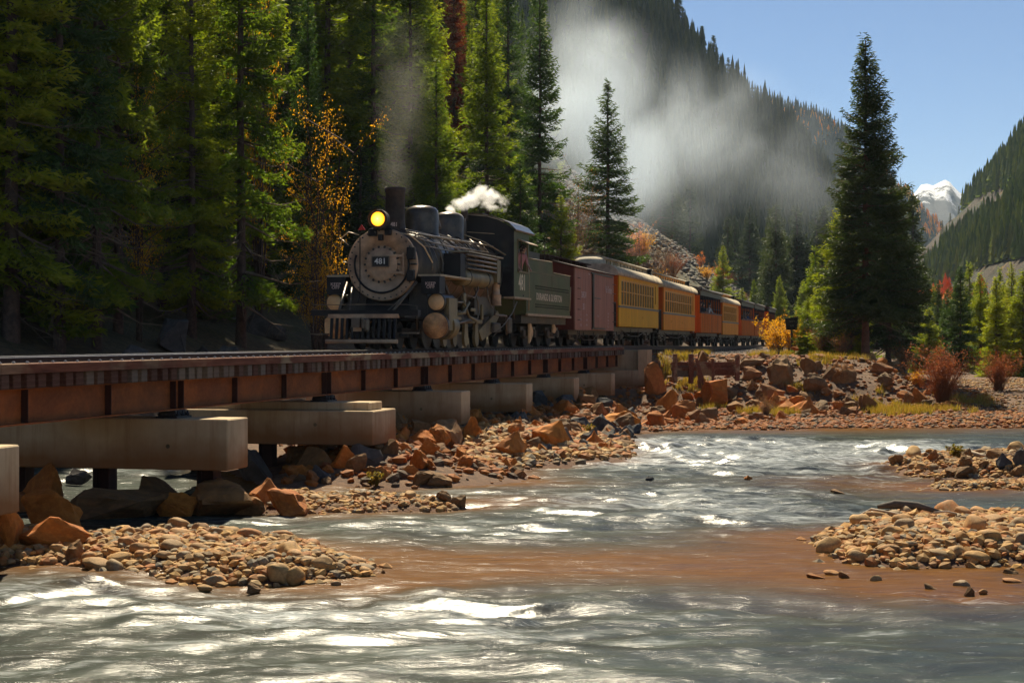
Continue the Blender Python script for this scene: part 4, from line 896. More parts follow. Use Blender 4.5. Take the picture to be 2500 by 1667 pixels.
# boulders one can point to
for a in [
 ('o', 0, 128, 1248, 25.6, 148, 92, 'sunlit orange pyramid boulder by the pier at the far left', None, (0, .1)),
 ('o', 1, 128, 1304, 24.6, 155, 70, 'long flat-topped orange boulder under the pyramid one', None, (0, .06)),
 ('g', 1, 62, 1224, 26.6, 40, 60, 'grey rounded stone left of the orange pyramid boulder', None, (0, 0)),
 ('o', 2, 20, 1290, 25.0, 70, 120, 'rusty wet boulder under the leftmost pier', None, (0, 0)),
 ('g', 0, 185, 1345, 24.2, 52, 60, 'brown pointed cobble in front of the flat orange boulder', None, (0, .3)),
 ('o', 3, 100, 1196, 28.2, 120, 126, 'shaded orange boulder under the left end of the big pier', None, (0, .3), 1),
 ('g', 2, 268, 1232, 27.6, 250, 92, 'long dark slab lying under the big pier', 1.3, (0, .05), 1),
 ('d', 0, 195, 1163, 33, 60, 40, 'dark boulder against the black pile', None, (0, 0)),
 ('g', 3, 400, 1222, 28.4, 140, 90, 'dark sloping boulder right of the long slab', None, (0, .3), 1),
 ('o', 4, 445, 1228, 30, 120, 60, 'wet brown boulder in the dark channel', None, (0, .1)),
 ('g', 4, 540, 1215, 28.0, 165, 94, 'large boulder half in shade in front of the big pier', 1.5, (0, -.2), 1),
 ('o', 5, 660, 1210, 29.0, 110, 78, 'sunlit orange boulder beside the half-shaded one', 1.3, (0, .2), 1),
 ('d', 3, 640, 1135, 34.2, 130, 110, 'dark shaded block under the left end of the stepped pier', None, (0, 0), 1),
 ('g', 5, 745, 1138, 34.0, 110, 90, 'brown boulder hiding a pile of the stepped pier', None, (0, .2), 1),
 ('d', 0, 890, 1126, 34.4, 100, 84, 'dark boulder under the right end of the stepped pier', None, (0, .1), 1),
 ('o', 7, 1090, 1075, 41.4, 70, 60, 'orange rock hiding a pile of the third pier', None, (0, .1), 1),
 ('o', 6, 700, 1228, 30.2, 120, 60, 'red-orange wet boulder at the channel mouth', None, (0, .15)),
 ('g', 5, 600, 1235, 30.4, 90, 40, 'low dark rock at the water edge of the channel', None, (0, 0)),
 ('o', 7, 1768, 958, 64.6, 108, 66, 'largest smooth orange boulder below the timber wall', 1.5, (0, .08)),
 ('o', 8, 1972, 988, 64.6, 88, 48, 'reddish slab leaning on the bank above the shore', 1.1, (0, .15)),
 ('o', 9, 1604, 1026, 63.4, 88, 34, 'flat orange slab near the water right of the piers', 1.0, (.2, .1)),
 ('o', 1, 1520, 1026, 61.5, 90, 40, 'orange slab dipping towards the river mouth of the piers', 1.0, (.2, .15)),
 ('o', 3, 1628, 988, 66, 60, 70, 'leaning orange rock left of the rusty one', None, (0, .3)),
 ('o', 4, 1672, 1000, 65, 60, 56, 'rusty brown boulder left of the largest orange boulder', None, (0, 0)),
 ('g', 6, 1724, 1010, 64.2, 56, 40, 'grey-brown striped boulder below the largest orange one', None, (0, .2)),
 ('g', 7, 1606, 1008, 65, 40, 34, 'small grey rock among the orange slabs', None, (0, 0)),
 ('o', 0, 1600, 928, 69, 62, 76, 'orange boulder against the concrete abutment', None, (0, 0)),
 ('g', 0, 1915, 902, 71.0, 84, 74, 'big grey-green block in the upper bank', 1.1, (0, .35)),
 ('g', 1, 1976, 892, 71.5, 44, 44, 'square grey block right of the big grey-green one', None, (0, .1)),
 ('g', 2, 1832, 886, 72, 66, 26, 'flat cap stone behind the timber wall', None, (0, 0)),
 ('g', 3, 1838, 912, 70, 46, 34, 'brown block under the flat cap stone', None, (0, 0)),
 ('g', 4, 1990, 936, 69, 62, 50, 'dark block stacked below the square grey one', None, (0, 0)),
 ('g', 5, 2018, 912, 70.5, 40, 36, 'dark block on the upper right of the rock wall', None, (0, .2)),
 ('g', 6, 2062, 915, 70, 54, 40, 'upright grey slab near the bank top', None, (0, .4)),
 ('g', 7, 2150, 900, 72, 62, 28, 'long grey slab near the top right of the bank', None, (0, .15)),
 ('g', 0, 2166, 926, 70, 46, 36, 'brown slab leaning left of the yellow shrub', None, (0, .5)),
 ('o', 2, 2240, 932, 69, 36, 26, 'small rusty orange rock beside the red willow', None, (0, .3)),
 ('g', 1, 2122, 986, 66, 56, 44, 'dark triangular rock above the grassy shore', None, (0, .3)),
 ('g', 2, 2212, 976, 66, 36, 36, 'grey block above the grassy shore', None, (0, 0)),
 ('g', 3, 1884, 960, 68, 60, 46, 'brown rounded boulder right of the largest orange one', None, (0, 0)),
 ('o', 5, 1898, 976, 66.5, 44, 40, 'rusty rock beside the brown rounded boulder', None, (0, 0)),
 ('o', 6, 2046, 992, 66, 34, 24, 'small rusty rock right of the reddish slab', None, (0, 0)),
 ('g', 4, 2003, 870, 73.5, 50, 14, 'thin red slab lying on the bank top', None, (0, 0)),
 ('o', 7, 1945, 850, 76, 26, 9, 'thin flat slab on the bank crest', None, (0, 0)),
 ('o', 8, 985, 1060, 41, 44, 46, 'upright orange rock right of the stepped pier', None, (0, .2)),
 ('o', 9, 1040, 1095, 39.5, 54, 50, 'large brown-orange rock on the riprap heap', None, (0, .2)),
 ('g', 5, 945, 1092, 40, 50, 40, 'grey-topped boulder below the stepped pier corner', None, (0, .2)),
 ('g', 6, 870, 1128, 38.4, 48, 50, 'grey mossy block in the riprap heap', None, (0, .2)),
 ('g', 7, 724, 1112, 38.8, 54, 46, 'round grey boulder under the stepped pier', None, (0, 0)),
 ('o', 0, 765, 1104, 38.8, 50, 42, 'round rusty boulder under the stepped pier', None, (0, 0)),
 ('o', 1, 728, 1152, 37.6, 60, 34, 'wedge-shaped tan rock at the left of the riprap', None, (0, .5)),
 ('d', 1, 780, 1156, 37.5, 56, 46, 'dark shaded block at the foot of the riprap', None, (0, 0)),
 ('g', 0, 1100, 1056, 43, 110, 60, 'long grey boulder sloping below the third pier', 1.3, (0, .55)),
 ('o', 2, 1068, 1068, 42.5, 60, 60, 'rusty slab in front of the sloping grey boulder', None, (0, .4)),
 ('o', 3, 1152, 1048, 45, 44, 56, 'round orange-brown rock right of the sloping boulder', None, (0, 0)),
 ('g', 1, 918, 1152, 38, 44, 38, 'angular rock near the water in the riprap', None, (0, 0)),
 ('o', 4, 942, 1150, 37.8, 42, 30, 'yellow-lit rock on the riprap', None, (0, 0)),
 ('g', 2, 1030, 1165, 37.4, 60, 36, 'blue-grey cracked boulder at the waterline', None, (0, 0)),
 ('g', 3, 1078, 1172, 37, 56, 32, 'tan and grey boulder beside the cracked one', None, (0, .1)),
 ('g', 4, 1085, 1213, 34.8, 44, 28, 'tilted dark block alone at the end of the small bar', None, (0, .35)),
 ('g', 5, 1112, 1232, 34.2, 28, 10, 'flat dark stone beside the tilted block', None, (0, 0)),
 ('d', 2, 1465, 1036, 58, 40, 40, 'black wet stump of rock at the bank corner', None, (0, 0)),
 ('d', 3, 1556, 1068, 57.5, 22, 16, 'black wedge rock in the water at the bank corner', None, (0, 0)),
 ('d', 0, 1587, 1168, 40.3, 22, 12, 'small black rock standing in the rapids', None, (0, 0)),
 ('o', 5, 1828, 1166, 40.4, 26, 12, 'small orange rock washed by the rapids', None, (0, 0)),
 ('g', 6, 1300, 1080, 48, 44, 28, 'brown boulder on the gravel tongue', None, (0, 0)),
 ('o', 6, 1475, 1092, 50, 34, 24, 'round orange cobble near the gravel tongue tip', None, (0, 0)),
 ('g', 7, 2428, 1110, 49, 56, 28, 'dark blue-grey boulder on the far right bar', None, (0, 0)),
 ('g', 0, 2360, 1122, 48, 34, 34, 'brown stump-like boulder on the far right bar', None, (0, 0)),
 ('d', 1, 2452, 1124, 48, 36, 40, 'dark upright stump of wood on the far right bar', None, (0, 0)),
 ('d', 2, 2490, 1122, 48, 36, 50, 'dark knotted stump at the right edge', None, (0, 0)),
]:
    brock(*a[:8], dep=a[8], tilt=a[9], fix=len(a) > 10)
for i, px, py, w, h, lab in [(0, 235, 1372, 78, 54, 'biggest green-tinged round cobble on the left gravel bar'), (1, 680, 1395, 66, 60, 'large pinkish round boulder at the front of the left bar'), (2, 345, 1335, 56, 32, 'long tan cobble with a notch on the left bar'), (3, 420, 1312, 60, 40, 'brown triangular cobble at the back of the left bar'), (4, 305, 1318, 44, 32, 'brown rounded cobble left of the triangular one'), (5, 890, 1383, 52, 26, 'flat brown cobble at the tip of the left bar'), (6, 580, 1358, 48, 22, 'tan loaf-shaped cobble in the middle of the left bar'), (7, 745, 1362, 64, 26, 'long tilted tan cobble at the right of the left bar'),
                             (8, 2298, 1348, 70, 34, 'largest smooth loaf-shaped cobble on the right bar'), (9, 2386, 1356, 60, 32, 'second large smooth cobble right of the loaf-shaped one'), (10, 2214, 1378, 58, 20, 'flat cobble at the water edge of the right bar'), (11, 2010, 1312, 44, 24, 'outlying cobble at the left tip of the right bar'), (12, 2125, 1325, 44, 30, 'pointed brown cobble on the right bar'), (13, 2098, 1352, 50, 36, 'brown rounded cobble at the left front of the right bar'), (2, 2430, 1300, 52, 30, 'tan boulder towards the back of the right bar'), (5, 2328, 1256, 30, 22, 'round grey stone on the far side of the right bar'), (7, 2470, 1318, 50, 26, 'pinkish cobble near the right edge of the bar')]:
    Y = (EYE - .3) * F / (py + h * .2 - 828); brock('c', i, px, py, Y, w, h, lab, tilt=(.1, .15), name='cobble', sink=.25)

def scatter_bar(poly, n, smin, smax, label, group, seed, kinds='c', name='cobble'):
    g = np.random.default_rng(seed); xs = [p[0] for p in poly]; ys = [p[1] for p in poly]; k = 0; pl = []
    while k < n:
        X = g.uniform(min(xs), max(xs)); Y = g.uniform(min(ys), max(ys))
        if abs((X / Y) * F) > 1290: continue
        if not inside(np.array([X]), np.array([Y]), poly)[0]: continue
        s = smin + (smax - smin) * g.random() ** 2.2
        if any(math.hypot(X - a, Y - b) < (s + c) * .36 for a, b, c in pl): 
            if g.random() < .97: continue
        pl.append((X, Y, s)); k += 1
        kd = g.choice(list(kinds)); ym = np.mean(ys); pxx_ = 1250 + F * X / Y; pm_ = np.mean([1250 + F * p[0] / p[1] for p in poly])
        lb = ('large ' if s > smin + .5 * (smax - smin) else ('small ' if s < smin + .12 * (smax - smin) else '')) + {'c': '', 'o': 'orange ', 'g': 'grey-brown ', 'd': 'dark '}[kd] + label + (', near' if Y < ym - .5 else (', far' if Y > ym + .8 else ', middle')) + (' left' if pxx_ < pm_ - 150 else (' right' if pxx_ > pm_ + 150 else ' centre'))
        rock(kd, int(g.integers(14)), X, Y, gz(X, Y) + s * .10, (s, s * g.uniform(.7, 1.1), s * g.uniform(.7, 1.15)), lb, name, group, (g.uniform(-.3, .3), g.uniform(-.3, .3), g.uniform(0, 6.28)))
scatter_bar(BARS[0][0], 130, .18, .44, 'tan rounded cobble on the near left gravel bar', 'cobbles on the left gravel bar', 3)
scatter_bar(BARS[2][0], 90, .2, .5, 'tan rounded cobble on the right gravel bar', 'cobbles on the right gravel bar', 4)
scatter_bar(BARS[3][0], 40, .25, .6, 'brown stone on the far right bar', 'stones on the far right bar', 5, 'cg')
scatter_bar(BARS[1][0], 34, .14, .36, 'tan stone on the small bar below the boulders', 'stones on the small mid bar', 6, 'cg')
RIP = [gp(*p) for p in [(700, 1195), (830, 1188), (1000, 1190), (1180, 1182), (1262, 1165), (1275, 1120), (1250, 1075), (1150, 1060), (900, 1075), (720, 1110)]]
scatter_bar(RIP, 120, .3, .95, 'angular rock in the riprap below the stepped pier', 'riprap rocks near the stepped pier', 7, 'oog', 'riprap_rock')
RIP2 = [gp(*p) for p in [(1275, 1125), (1400, 1128), (1510, 1110), (1545, 1066), (1530, 1030), (1500, 1016), (1380, 1020), (1250, 1045)]]
scatter_bar(RIP2, 95, .35, 1.1, 'angular rock in the shaded heap under the farther piers', 'riprap rocks under the far piers', 8, 'ogd', 'riprap_rock')
BANK = [gp(1580, 1046), gp(1800, 1040), (12, 59), (16.5, 60), (18, 66), (16.5, 72), (9, 72), (4.5, 70.5)]
scatter_bar(BANK, 130, .3, 1.0, 'angular brown rock on the steep right bank', 'rocks of the right bank', 9, 'oggg', 'bank_rock')

for i, (px, py, w, h, lab) in enumerate([(2030, 1392, 40, 16, 'wet dark stone breaking the water left of the right bar'), (2062, 1400, 30, 14, 'small wet stone beside the dark one off the right bar'), (2140, 1408, 30, 16, 'red-brown wet stone in the shallows'), (2270, 1432, 34, 12, 'flat wet stone with foam behind it'), (2345, 1420, 44, 20, 'brown wet cobble in the foam'), (2362, 1442, 30, 14, 'orange washed cobble below the brown wet one'), (2400, 1438, 20, 12, 'little dark stone in the foam'), (2465, 1395, 40, 14, 'low wet stone near the right edge'), (2470, 1412, 46, 12, 'orange wet stone near the right edge'), (1995, 1405, 50, 10, 'nearly submerged slab off the right bar'),
                             (820, 1420, 24, 10, 'small wet stone off the front of the left bar'), (620, 1432, 34, 12, 'wet red stone at the front of the left bar'), (500, 1428, 40, 14, 'flat wet stone at the front of the left bar'), (930, 1395, 22, 9, 'tiny wet stone beyond the tip of the left bar'), (2310, 1190, 36, 14, 'orange stone in the shallows by the far right bar'), (2290, 1174, 30, 20, 'pointed brown stone by the far right bar'), (1830, 1195, 40, 10, 'flat tan stone awash in the rapids'), (2050, 1200, 44, 10, 'washed flat stone right of the rapids')]):
    Y = EYE * F / (py + h * .5 - 828); brock('cg'[i % 2], i, px, py, Y, w, h * 1.3, lab, tilt=(.1, .1), name='wet_stone', sink=.8, fix=True)

# countless small stones as stuff
def small_stone(seed):
    g = np.random.default_rng(seed); bm = bmesh.new(); bmesh.ops.create_icosphere(bm, subdivisions=1, radius=.5)
    for v in bm.verts: v.co = Vector((v.co.x * g.uniform(.8, 1.2), v.co.y * g.uniform(.7, 1.1), v.co.z * g.uniform(.5, .8)))
    V = np.array([tuple(v.co) for v in bm.verts]); Fs = np.array([[v.index for v in f.verts] for f in bm.faces]); bm.free(); return V, Fs
ST = [small_stone(i) for i in range(12)]
def stones(name, XY, S, mat, seed, label, sink=.1, zf=None, flat=.6):
    g = np.random.default_rng(seed); XY = np.asarray(XY); Z = ground(XY[:, 0], XY[:, 1]) if zf is None else zf; VV = []; FF = []; HH = []; b = 0
    for i in range(len(XY)):
        V, Fs = ST[g.integers(12)]; a, e = g.uniform(0, 6.28), g.normal(0, .3); c, s = math.cos(a), math.sin(a); sz = S[i]
        x = V[:, 0] * c - V[:, 1] * s; y = V[:, 0] * s + V[:, 1] * c; z = V[:, 2] * flat / .6; x, z = x * math.cos(e) - z * math.sin(e), x * math.sin(e) + z * math.cos(e)
        VV.append(np.stack([x * sz + XY[i, 0], y * sz + XY[i, 1], z * sz + Z[i] + sz * sink], -1)); FF.append(Fs + b); b += len(V); HH.append(np.full(len(V), g.random()))
    o = put(name, mesh_np(name, np.concatenate(VV), np.concatenate(FF), mat, False, {'hue': np.concatenate(HH)})); return tag(o, label, 'stones', kind='stuff')
def in_poly(poly, n, seed, view=True, jit=.22):
    g = np.random.default_rng(seed); a = np.array(poly); lo, hi = a.min(0), a.max(0); out = np.zeros((0, 2))
    while len(out) < n:
        q = g.uniform(lo, hi, (n * 3, 2)); q = q[inside(q[:, 0], q[:, 1], poly)]
        if view: q = q[np.abs(q[:, 0] / q[:, 1] * F) < 1320]
        out = np.concatenate([out, q])
    return out[:n] + g.normal(0, jit, (n, 2))
g = np.random.default_rng(9)
for poly, n, lo, hi, mat, lab in [(BARS[0][0], 4200, .05, .22, 'peb_tan', 'mixed pebbles covering the left gravel bar'), (BARS[2][0], 3600, .05, .24, 'peb_tan', 'mixed pebbles covering the right gravel bar'), (BARS[3][0], 2600, .06, .22, 'peb_tan', 'pebbles of the far right bar'), (BARS[4][0], 900, .06, .2, 'peb_tan', 'pebbles just breaking the water at the right'), (BARS[1][0], 1500, .05, .2, 'peb_tan', 'pebbles of the small mid bar')]:
    q = in_poly(poly, n, n); stones('pebbles', q, lo + (hi - lo) * g.random(n) ** 2.2, mat, n, lab)
q = in_poly(RIP, 1500, 1); stones('rubble', q, .08 + .3 * g.random(len(q)) ** 2, 'peb_org', 2, 'broken stones between the riprap rocks')
q = in_poly([gp(*p) for p in [(1180, 1150), (1275, 1140), (1400, 1128), (1520, 1118), (1535, 1090), (1400, 1070), (1250, 1078), (1160, 1110)]], 3600, 3); stones('pebbles', q, .06 + .3 * g.random(len(q)) ** 3, 'peb_tan', 3, 'tan pebbles of the gravel tongue under the far piers')
q = in_poly(RIP2, 900, 4); stones('rubble', q, .1 + .4 * g.random(len(q)) ** 2, 'peb_org', 5, 'broken stones under the far piers')
q = in_poly([gp(1560, 1052), gp(2000, 1047), gp(2560, 1045), (22, 58.5), (16, 58.5), (9, 58), (4.4, 57.5)], 4200, 5); stones('pebbles', q, .06 + .22 * g.random(len(q)) ** 2, 'peb_org', 6, 'reddish stones along the far waterline')
q = in_poly([(4.2, 57), (18.5, 57), (20, 73), (13, 76), (6, 76), (3.6, 73)], 8000, 6); stones('rubble', q, .05 + .26 * g.random(len(q)) ** 3, 'peb_org', 7, 'loose rubble on the right bank')
q = in_poly([(15, 55), (30, 55), (40, 90), (17, 84)], 4600, 7); stones('pebbles', q, .05 + .14 * g.random(len(q)) ** 2, 'peb_tan', 8, 'pale gravel of the flat shore at the right')
# ballast beside the track beyond the bridge
uu = g.uniform(32.5, 100, 5200) ; vv = g.uniform(-2.6, 4.2, 5200); q = np.stack([P0[0] + uu * TX + vv * TY, P0[1] + uu * TY - vv * TX], -1)
stones('ballast', q, .06 + .07 * g.random(len(q)), 'peb_gry', 9, 'grey ballast under and beside the track')
# scree behind the train
uu = 44 + 256 * g.random(19000) ** 1.3; vv = -4.6 - g.random(19000) ** 1.3 * 58; q = np.stack([P0[0] + uu * TX + vv * TY, P0[1] + uu * TY - vv * TX], -1)
pxx = 1250 + F * q[:, 0] / q[:, 1]; q = q[(pxx > 1350)]; stones('scree', q, .25 + 1.1 * g.random(len(q)) ** 3, 'peb_scree', 10, 'grey broken scree sliding down behind the coaches')
# big dark rocks on the hillside behind the engine
for i, (px, v, s) in enumerate([(560, -9.6, 1.0), (505, -9.8, .8), (415, -10.5, 1.5), (700, -9.4, .7), (330, -9.4, 1.1), (640, -12, 1.6), (1395, -9, 3.4), (1360, -11, 4.2), (1440, -14, 2.5)]):
    u, X, Y = place(px, v); rock('d' if px < 1300 else 'g', i, X, Y, gz(X, Y) + .15 * s, (s * 1.3, s, s * (1. if px < 1300 else 1.5)), ['grey rock between the slim and thick trunks', 'low rock left of the thick trunk', 'large rock under the slim spruce', 'pale rock right of the thick trunk', 'mossy rock topping the rail at the left', 'dark outcrop in the wood', 'mossy cliff block beside the tall dark spruce', 'dark cliff face at the edge of the smoke', 'rock outcrop left of the smoky spruce'][i])
# grass
def grass(name, areas, seed, label, h=.35, mat='grass'):
    g = np.random.default_rng(seed); P_ = []
    for X, Y, r, n in areas:
        n = int(n * .75); cc = g.normal(0, r * .55, (max(3, n // 45), 2)); a = cc[g.integers(0, len(cc), n)] + g.normal(0, .11, (n, 2)); P_.append(np.stack([a[:, 0] + X, a[:, 1] + Y], -1))
    q = np.concatenate(P_); z = ground(q[:, 0], q[:, 1]); N = len(q); a = g.uniform(0, 6.28, N); hh = h * g.uniform(.5, 1.2, N); l = g.normal(0, .3, (N, 2)) * hh[:, None]
    w = .014; V = np.stack([np.stack([q[:, 0] - w * np.cos(a), q[:, 1] - w * np.sin(a), z], -1), np.stack([q[:, 0] + w * np.cos(a), q[:, 1] + w * np.sin(a), z], -1), np.stack([q[:, 0] + l[:, 0], q[:, 1] + l[:, 1], z + hh], -1)], 1).reshape(-1, 3)
    o = put(name, mesh_np(name, V, np.arange(N * 3).reshape(N, 3), mat, False, {'hue': g.uniform(0, 1, N)})); return tag(o, label, 'grass', kind='stuff')
ar = []
for px, py, r, n in [(1640, 905, .7, 700), (1685, 945, .8, 900), (1730, 1000, .5, 300), (1840, 1008, .7, 700), (1905, 1012, .7, 800), (2150, 1004, 1.1, 1300), (2200, 1008, 1.2, 1500), (2265, 1006, .9, 1000), (2350, 985, 1.0, 700), (2400, 980, .9, 400), (1900, 866, 1.2, 900), (1870, 872, 1.0, 600), (1990, 872, .6, 400), (2060, 880, 1.1, 700), (1700, 868, 1.0, 700), (1655, 872, .6, 400), (2110, 980, .8, 300), (1938, 955, .3, 200), (2000, 888, 1.2, 400)]:
    Y = hit(px, py, 74); ar.append(((px - 1250) / F * Y, Y, r, n))
grass('grass', ar, 5, 'yellow-green grass tufts on the right bank', .30)
for px, py, lab in [(2335, 1118, 'bright green weed tuft on the far right bar'), (1438, 1062, 'bright green sprout on the gravel tongue'), (918, 1188, 'small green sprout at the riprap waterline'), (1952, 955, 'spruce seedling among the bank rocks')]:
    X, Y, z = on_hit(px, py); bush('green', X, Y, .7, lab, 'weed_tuft', 'plant')
# driftwood
def stick(pts, r, label, name='driftwood_stick', group=None):
    b = MB(); b.tube(pts, [r * (1 - .7 * i / (len(pts) - 1)) for i in range(len(pts))], 6); o = b.build(name, 'drift'); return tag(o, label, 'driftwood', group)
for i, (x0, y0, x1, y1, r) in enumerate([(2080, 1300, 2245, 1318, .03), (2280, 1268, 2480, 1262, .035), (2350, 1276, 2500, 1268, .03), (2420, 1250, 2500, 1240, .025), (2250, 1262, 2330, 1290, .02), (2390, 1262, 2460, 1230, .022), (2440, 1270, 2510, 1245, .02), (2280, 1318, 2380, 1306, .02), (2300, 1185, 2450, 1178, .03), (2370, 1140, 2470, 1146, .05)]):
    p, q = Vector((*gp(x0, y0), 0)), Vector((*gp(x1, y1), 0)); 
    if (p - q).length > 2.6: q = p + (q - p).normalized() * 2.4
    zz = [gz(*(p.lerp(q, t))[:2]) + .10 + .05 * math.sin(t * 5 + i) for t in (0, .3, .65, 1)]; pts = [(*(p.lerp(q, t))[:2], z_) for t, z_ in zip((0, .3, .65, 1), zz)]
    stick(pts, r, 'bleached driftwood stick lying on the right gravel bars', group='driftwood sticks on the right bars')
X, Y = gp(2190, 1302); p = Vector((X, Y, gz(X, Y) + .08)); b = MB(); b.tube([p + Vector((-.25, .2, .02)), p + Vector((.0, .08, .07)), p + Vector((.3, -.05, .06)), p + Vector((.62, -.25, -.02))], [.03, .07, .06, .02], 8); o = b.build('driftwood_log', 'r_dark'); tag(o, 'short charred log on the back of the right bar', 'log')
b = MB(); g = np.random.default_rng(3)
for i in range(16):
    X, Y = gp(2470 + g.uniform(-70, 30), 1262); a = g.uniform(-.4, .4); l = g.uniform(.4, 1.1); z = gz(X, Y) + .15
    b.tube([(X, Y, z), (X + l * .5 * math.cos(a), Y + l * .3 * math.sin(a), z + g.uniform(.05, .25)), (X + l * math.cos(a), Y + .3 * math.sin(a), z + g.uniform(.0, .4))], [.018, .012, .004], 5)
o = b.build('brushwood_pile', 'drift'); tag(o, 'tangled pile of bare branches at the right edge of the bar', 'brushwood')
# ------------------------------------------------------------------ the bridge (local x = v, y = u, z = height)
TIM_T, TIM_B, TIE_B, GIR_B, CAP_T, CAP_B = EYE - .337, EYE - .478, EYE - .693, EYE - 1.218, EYE - 1.354, EYE - 2.22
BR = empty('railway_bridge', 'rusty steel girder railway bridge on pale concrete piers crossing the left half', 'bridge', (P0[0], P0[1], 0), -TH)
BU = [-37.66 + 7.62 * k for k in range(10)]          # bearing lines; the last is the abutment
def girder_mesh(L):
    b = MB(); w = .12
    for s in (-1, 1):
        x = s * .95
        b.b2((x - w, .02, TIE_B - .022), (x + w, L - .02, TIE_B - .002)); b.b2((x - w, .02, GIR_B), (x + w, L - .02, GIR_B + .024)); b.b2((x - .008, .02, GIR_B + .024), (x + .008, L - .02, TIE_B - .022))
    for y in (1.9, 3.8, 5.7): b.b2((-.94, y - .03, GIR_B + .12), (.94, y + .03, TIE_B - .15))
    return b.mesh('girder', 'rust')
GM = girder_mesh(7.62)
b = MB(); b.b2((.96, -.008, GIR_B + .026), (1.066, .008, TIE_B - .024)); STF = b.mesh('stiffener', 'rust_dk')
STF2 = STF.copy(); STF2.materials[0] = MT['rust']
for k in range(9):
    put('girder', GM, BR, (0, BU[k], 0))
    for y in (.16, 2.54, 5.08, 7.46): put('stiffener', STF, BR, (0, BU[k] + y, 0))
b = MB(); b.box((0, 0, 0), (2.5, .225, .213), bev=.008); TIEM = b.mesh('tie', 'timber')
b = MB(); b.lathe([(.018, 0), (.03, .004), (.03, .018), (.016, .022), (.014, .035)], (0, 0, 0), 'z', 6); BOLT = b.mesh('bolt', 'steel')
y = -31.; i = 0
while y < 31.2:
    put('tie', TIEM, BR, (random.uniform(-.03, .03), y + random.uniform(-.025, .025), (TIM_B + TIE_B) / 2 - .001), (0, 0, random.uniform(-.006, .006)), (1, random.uniform(.88, 1.06), 1))
    put('bolt', BOLT, BR, (1.2, y, TIM_T - .002), (0, 0, random.random()))
    if i % 2 == 0 and y < 4: put('bolt', BOLT, BR, (-1.2, y, TIM_T - .002))
    y += .362; i += 1
y = 31.0; k = 0
tj = [-31.5]
while tj[-1] < 31: tj.append(tj[-1] + 4.88)
off = (-21.0 - tj[2]) ; tj = [t + off for t in tj]
for s in (-1, 1):
    for a, c in zip(tj[:-1], tj[1:]):
        if a > 31: continue
        c = min(c, 31.25); b = MB(); n = 10
        V = []; 
        for q in range(n + 1):
            yy = a + .006 + (c - a - .012) * q / n; e = random.uniform(-.004, .004)
            V += [(-.1, yy, 0), (.1 + e, yy, 0), (.1 + e, yy, .130), (.088 + e, yy, .141), (-.1, yy, .141)]
        Fs = [(j * 5 + m, j * 5 + (m + 1) % 5, (j + 1) * 5 + (m + 1) % 5, (j + 1) * 5 + m) for j in range(n) for m in range(5)] + [(0, 1, 2, 3, 4), tuple(n * 5 + m for m in (4, 3, 2, 1, 0))]
        b.add(V, Fs); b.build('guard_timber', 'guard', BR, None, (s * 1.2, 0, TIM_B))
# concrete pier caps on steel piles
for k, u in enumerate(BU[1:9]):
    D = 2.14; w = .45; bc = MB()
    if abs(u - (-7.18)) < .3:
        bc.b2((-D - .15, u - .82, CAP_B - .03), (2.34, u + .82, CAP_T - .17), bev=.02); bc.b2((-D, u - .45, CAP_T - .172), (D, u + .45, CAP_T), bev=.02)
    else: bc.b2((-D, u - w, CAP_B), (D, u + w, CAP_T), bev=.02)
    lab = {1: 'leftmost pier block, only its end in the frame', 2: 'big pale pier block with an orange-stained foot', 3: 'stepped two-tier pier block', 4: 'third pier block with rust drips', 5: 'fourth pier block', 6: 'fifth pier block', 7: 'smallest, farthest pier block'}.get(k)
    cap = bc.build('pier_cap', 'conc', BR, lab)
    hb = MB(); hb.cyl((1.05, u - (.825 if abs(u + 7.18) < .3 else .453), CAP_B + .40), (1.05, u - .40, CAP_B + .40), .038, n=14); hb.build('form_hole', 'olive', cap)
    for x in (-1.95, -.35, 1.6):
        p = MB(); 
        for dx in (-.15, .14): p.b2((x + dx, u - .16, -.9), (x + dx + .014, u + .16, CAP_B + .02))
        p.b2((x - .14, u - .008, -.9), (x + .14, u + .008, CAP_B + .02)); p.build('pile', 'rust_dk', cap)
    for s in (-1, 1):
        p = MB(); x = s * .95; p.b2((x - .2, u - .3, CAP_T), (x + .2, u + .3, CAP_T + .035)); p.b2((x - .14, u - .24, CAP_T + .035), (x + .14, u + .24, GIR_B - .002))
        for yy in (-.2, .0, .2):
            for sx in (-.17, .17): p.cyl((x + sx, u + yy, CAP_T + .03), (x + sx, u + yy, CAP_T + .13), .018, n=6); p.cyl((x + sx, u + yy, CAP_T + .04), (x + sx, u + yy, CAP_T + .075), .035, n=6)
        p.build('bearing', 'bearing', cap)
# abutment
b = MB(); b.b2((-2.6, 31.02, .1), (1.95, 31.62, CAP_T - .02), bev=.02); b.b2((-2.6, 31.62, .1), (1.95, 32.0, TIM_B), bev=.02); b.build('abutment_wall', 'conc', BR)
b = MB(); b.prism([(31.0, .9), (31.5, .5), (32.3, 1.7), (32.45, TIM_T - .13), (31.0, TIM_T - .13)], 1.952, 2.36, 'x'); b.build('wing_wall', 'conc', BR)
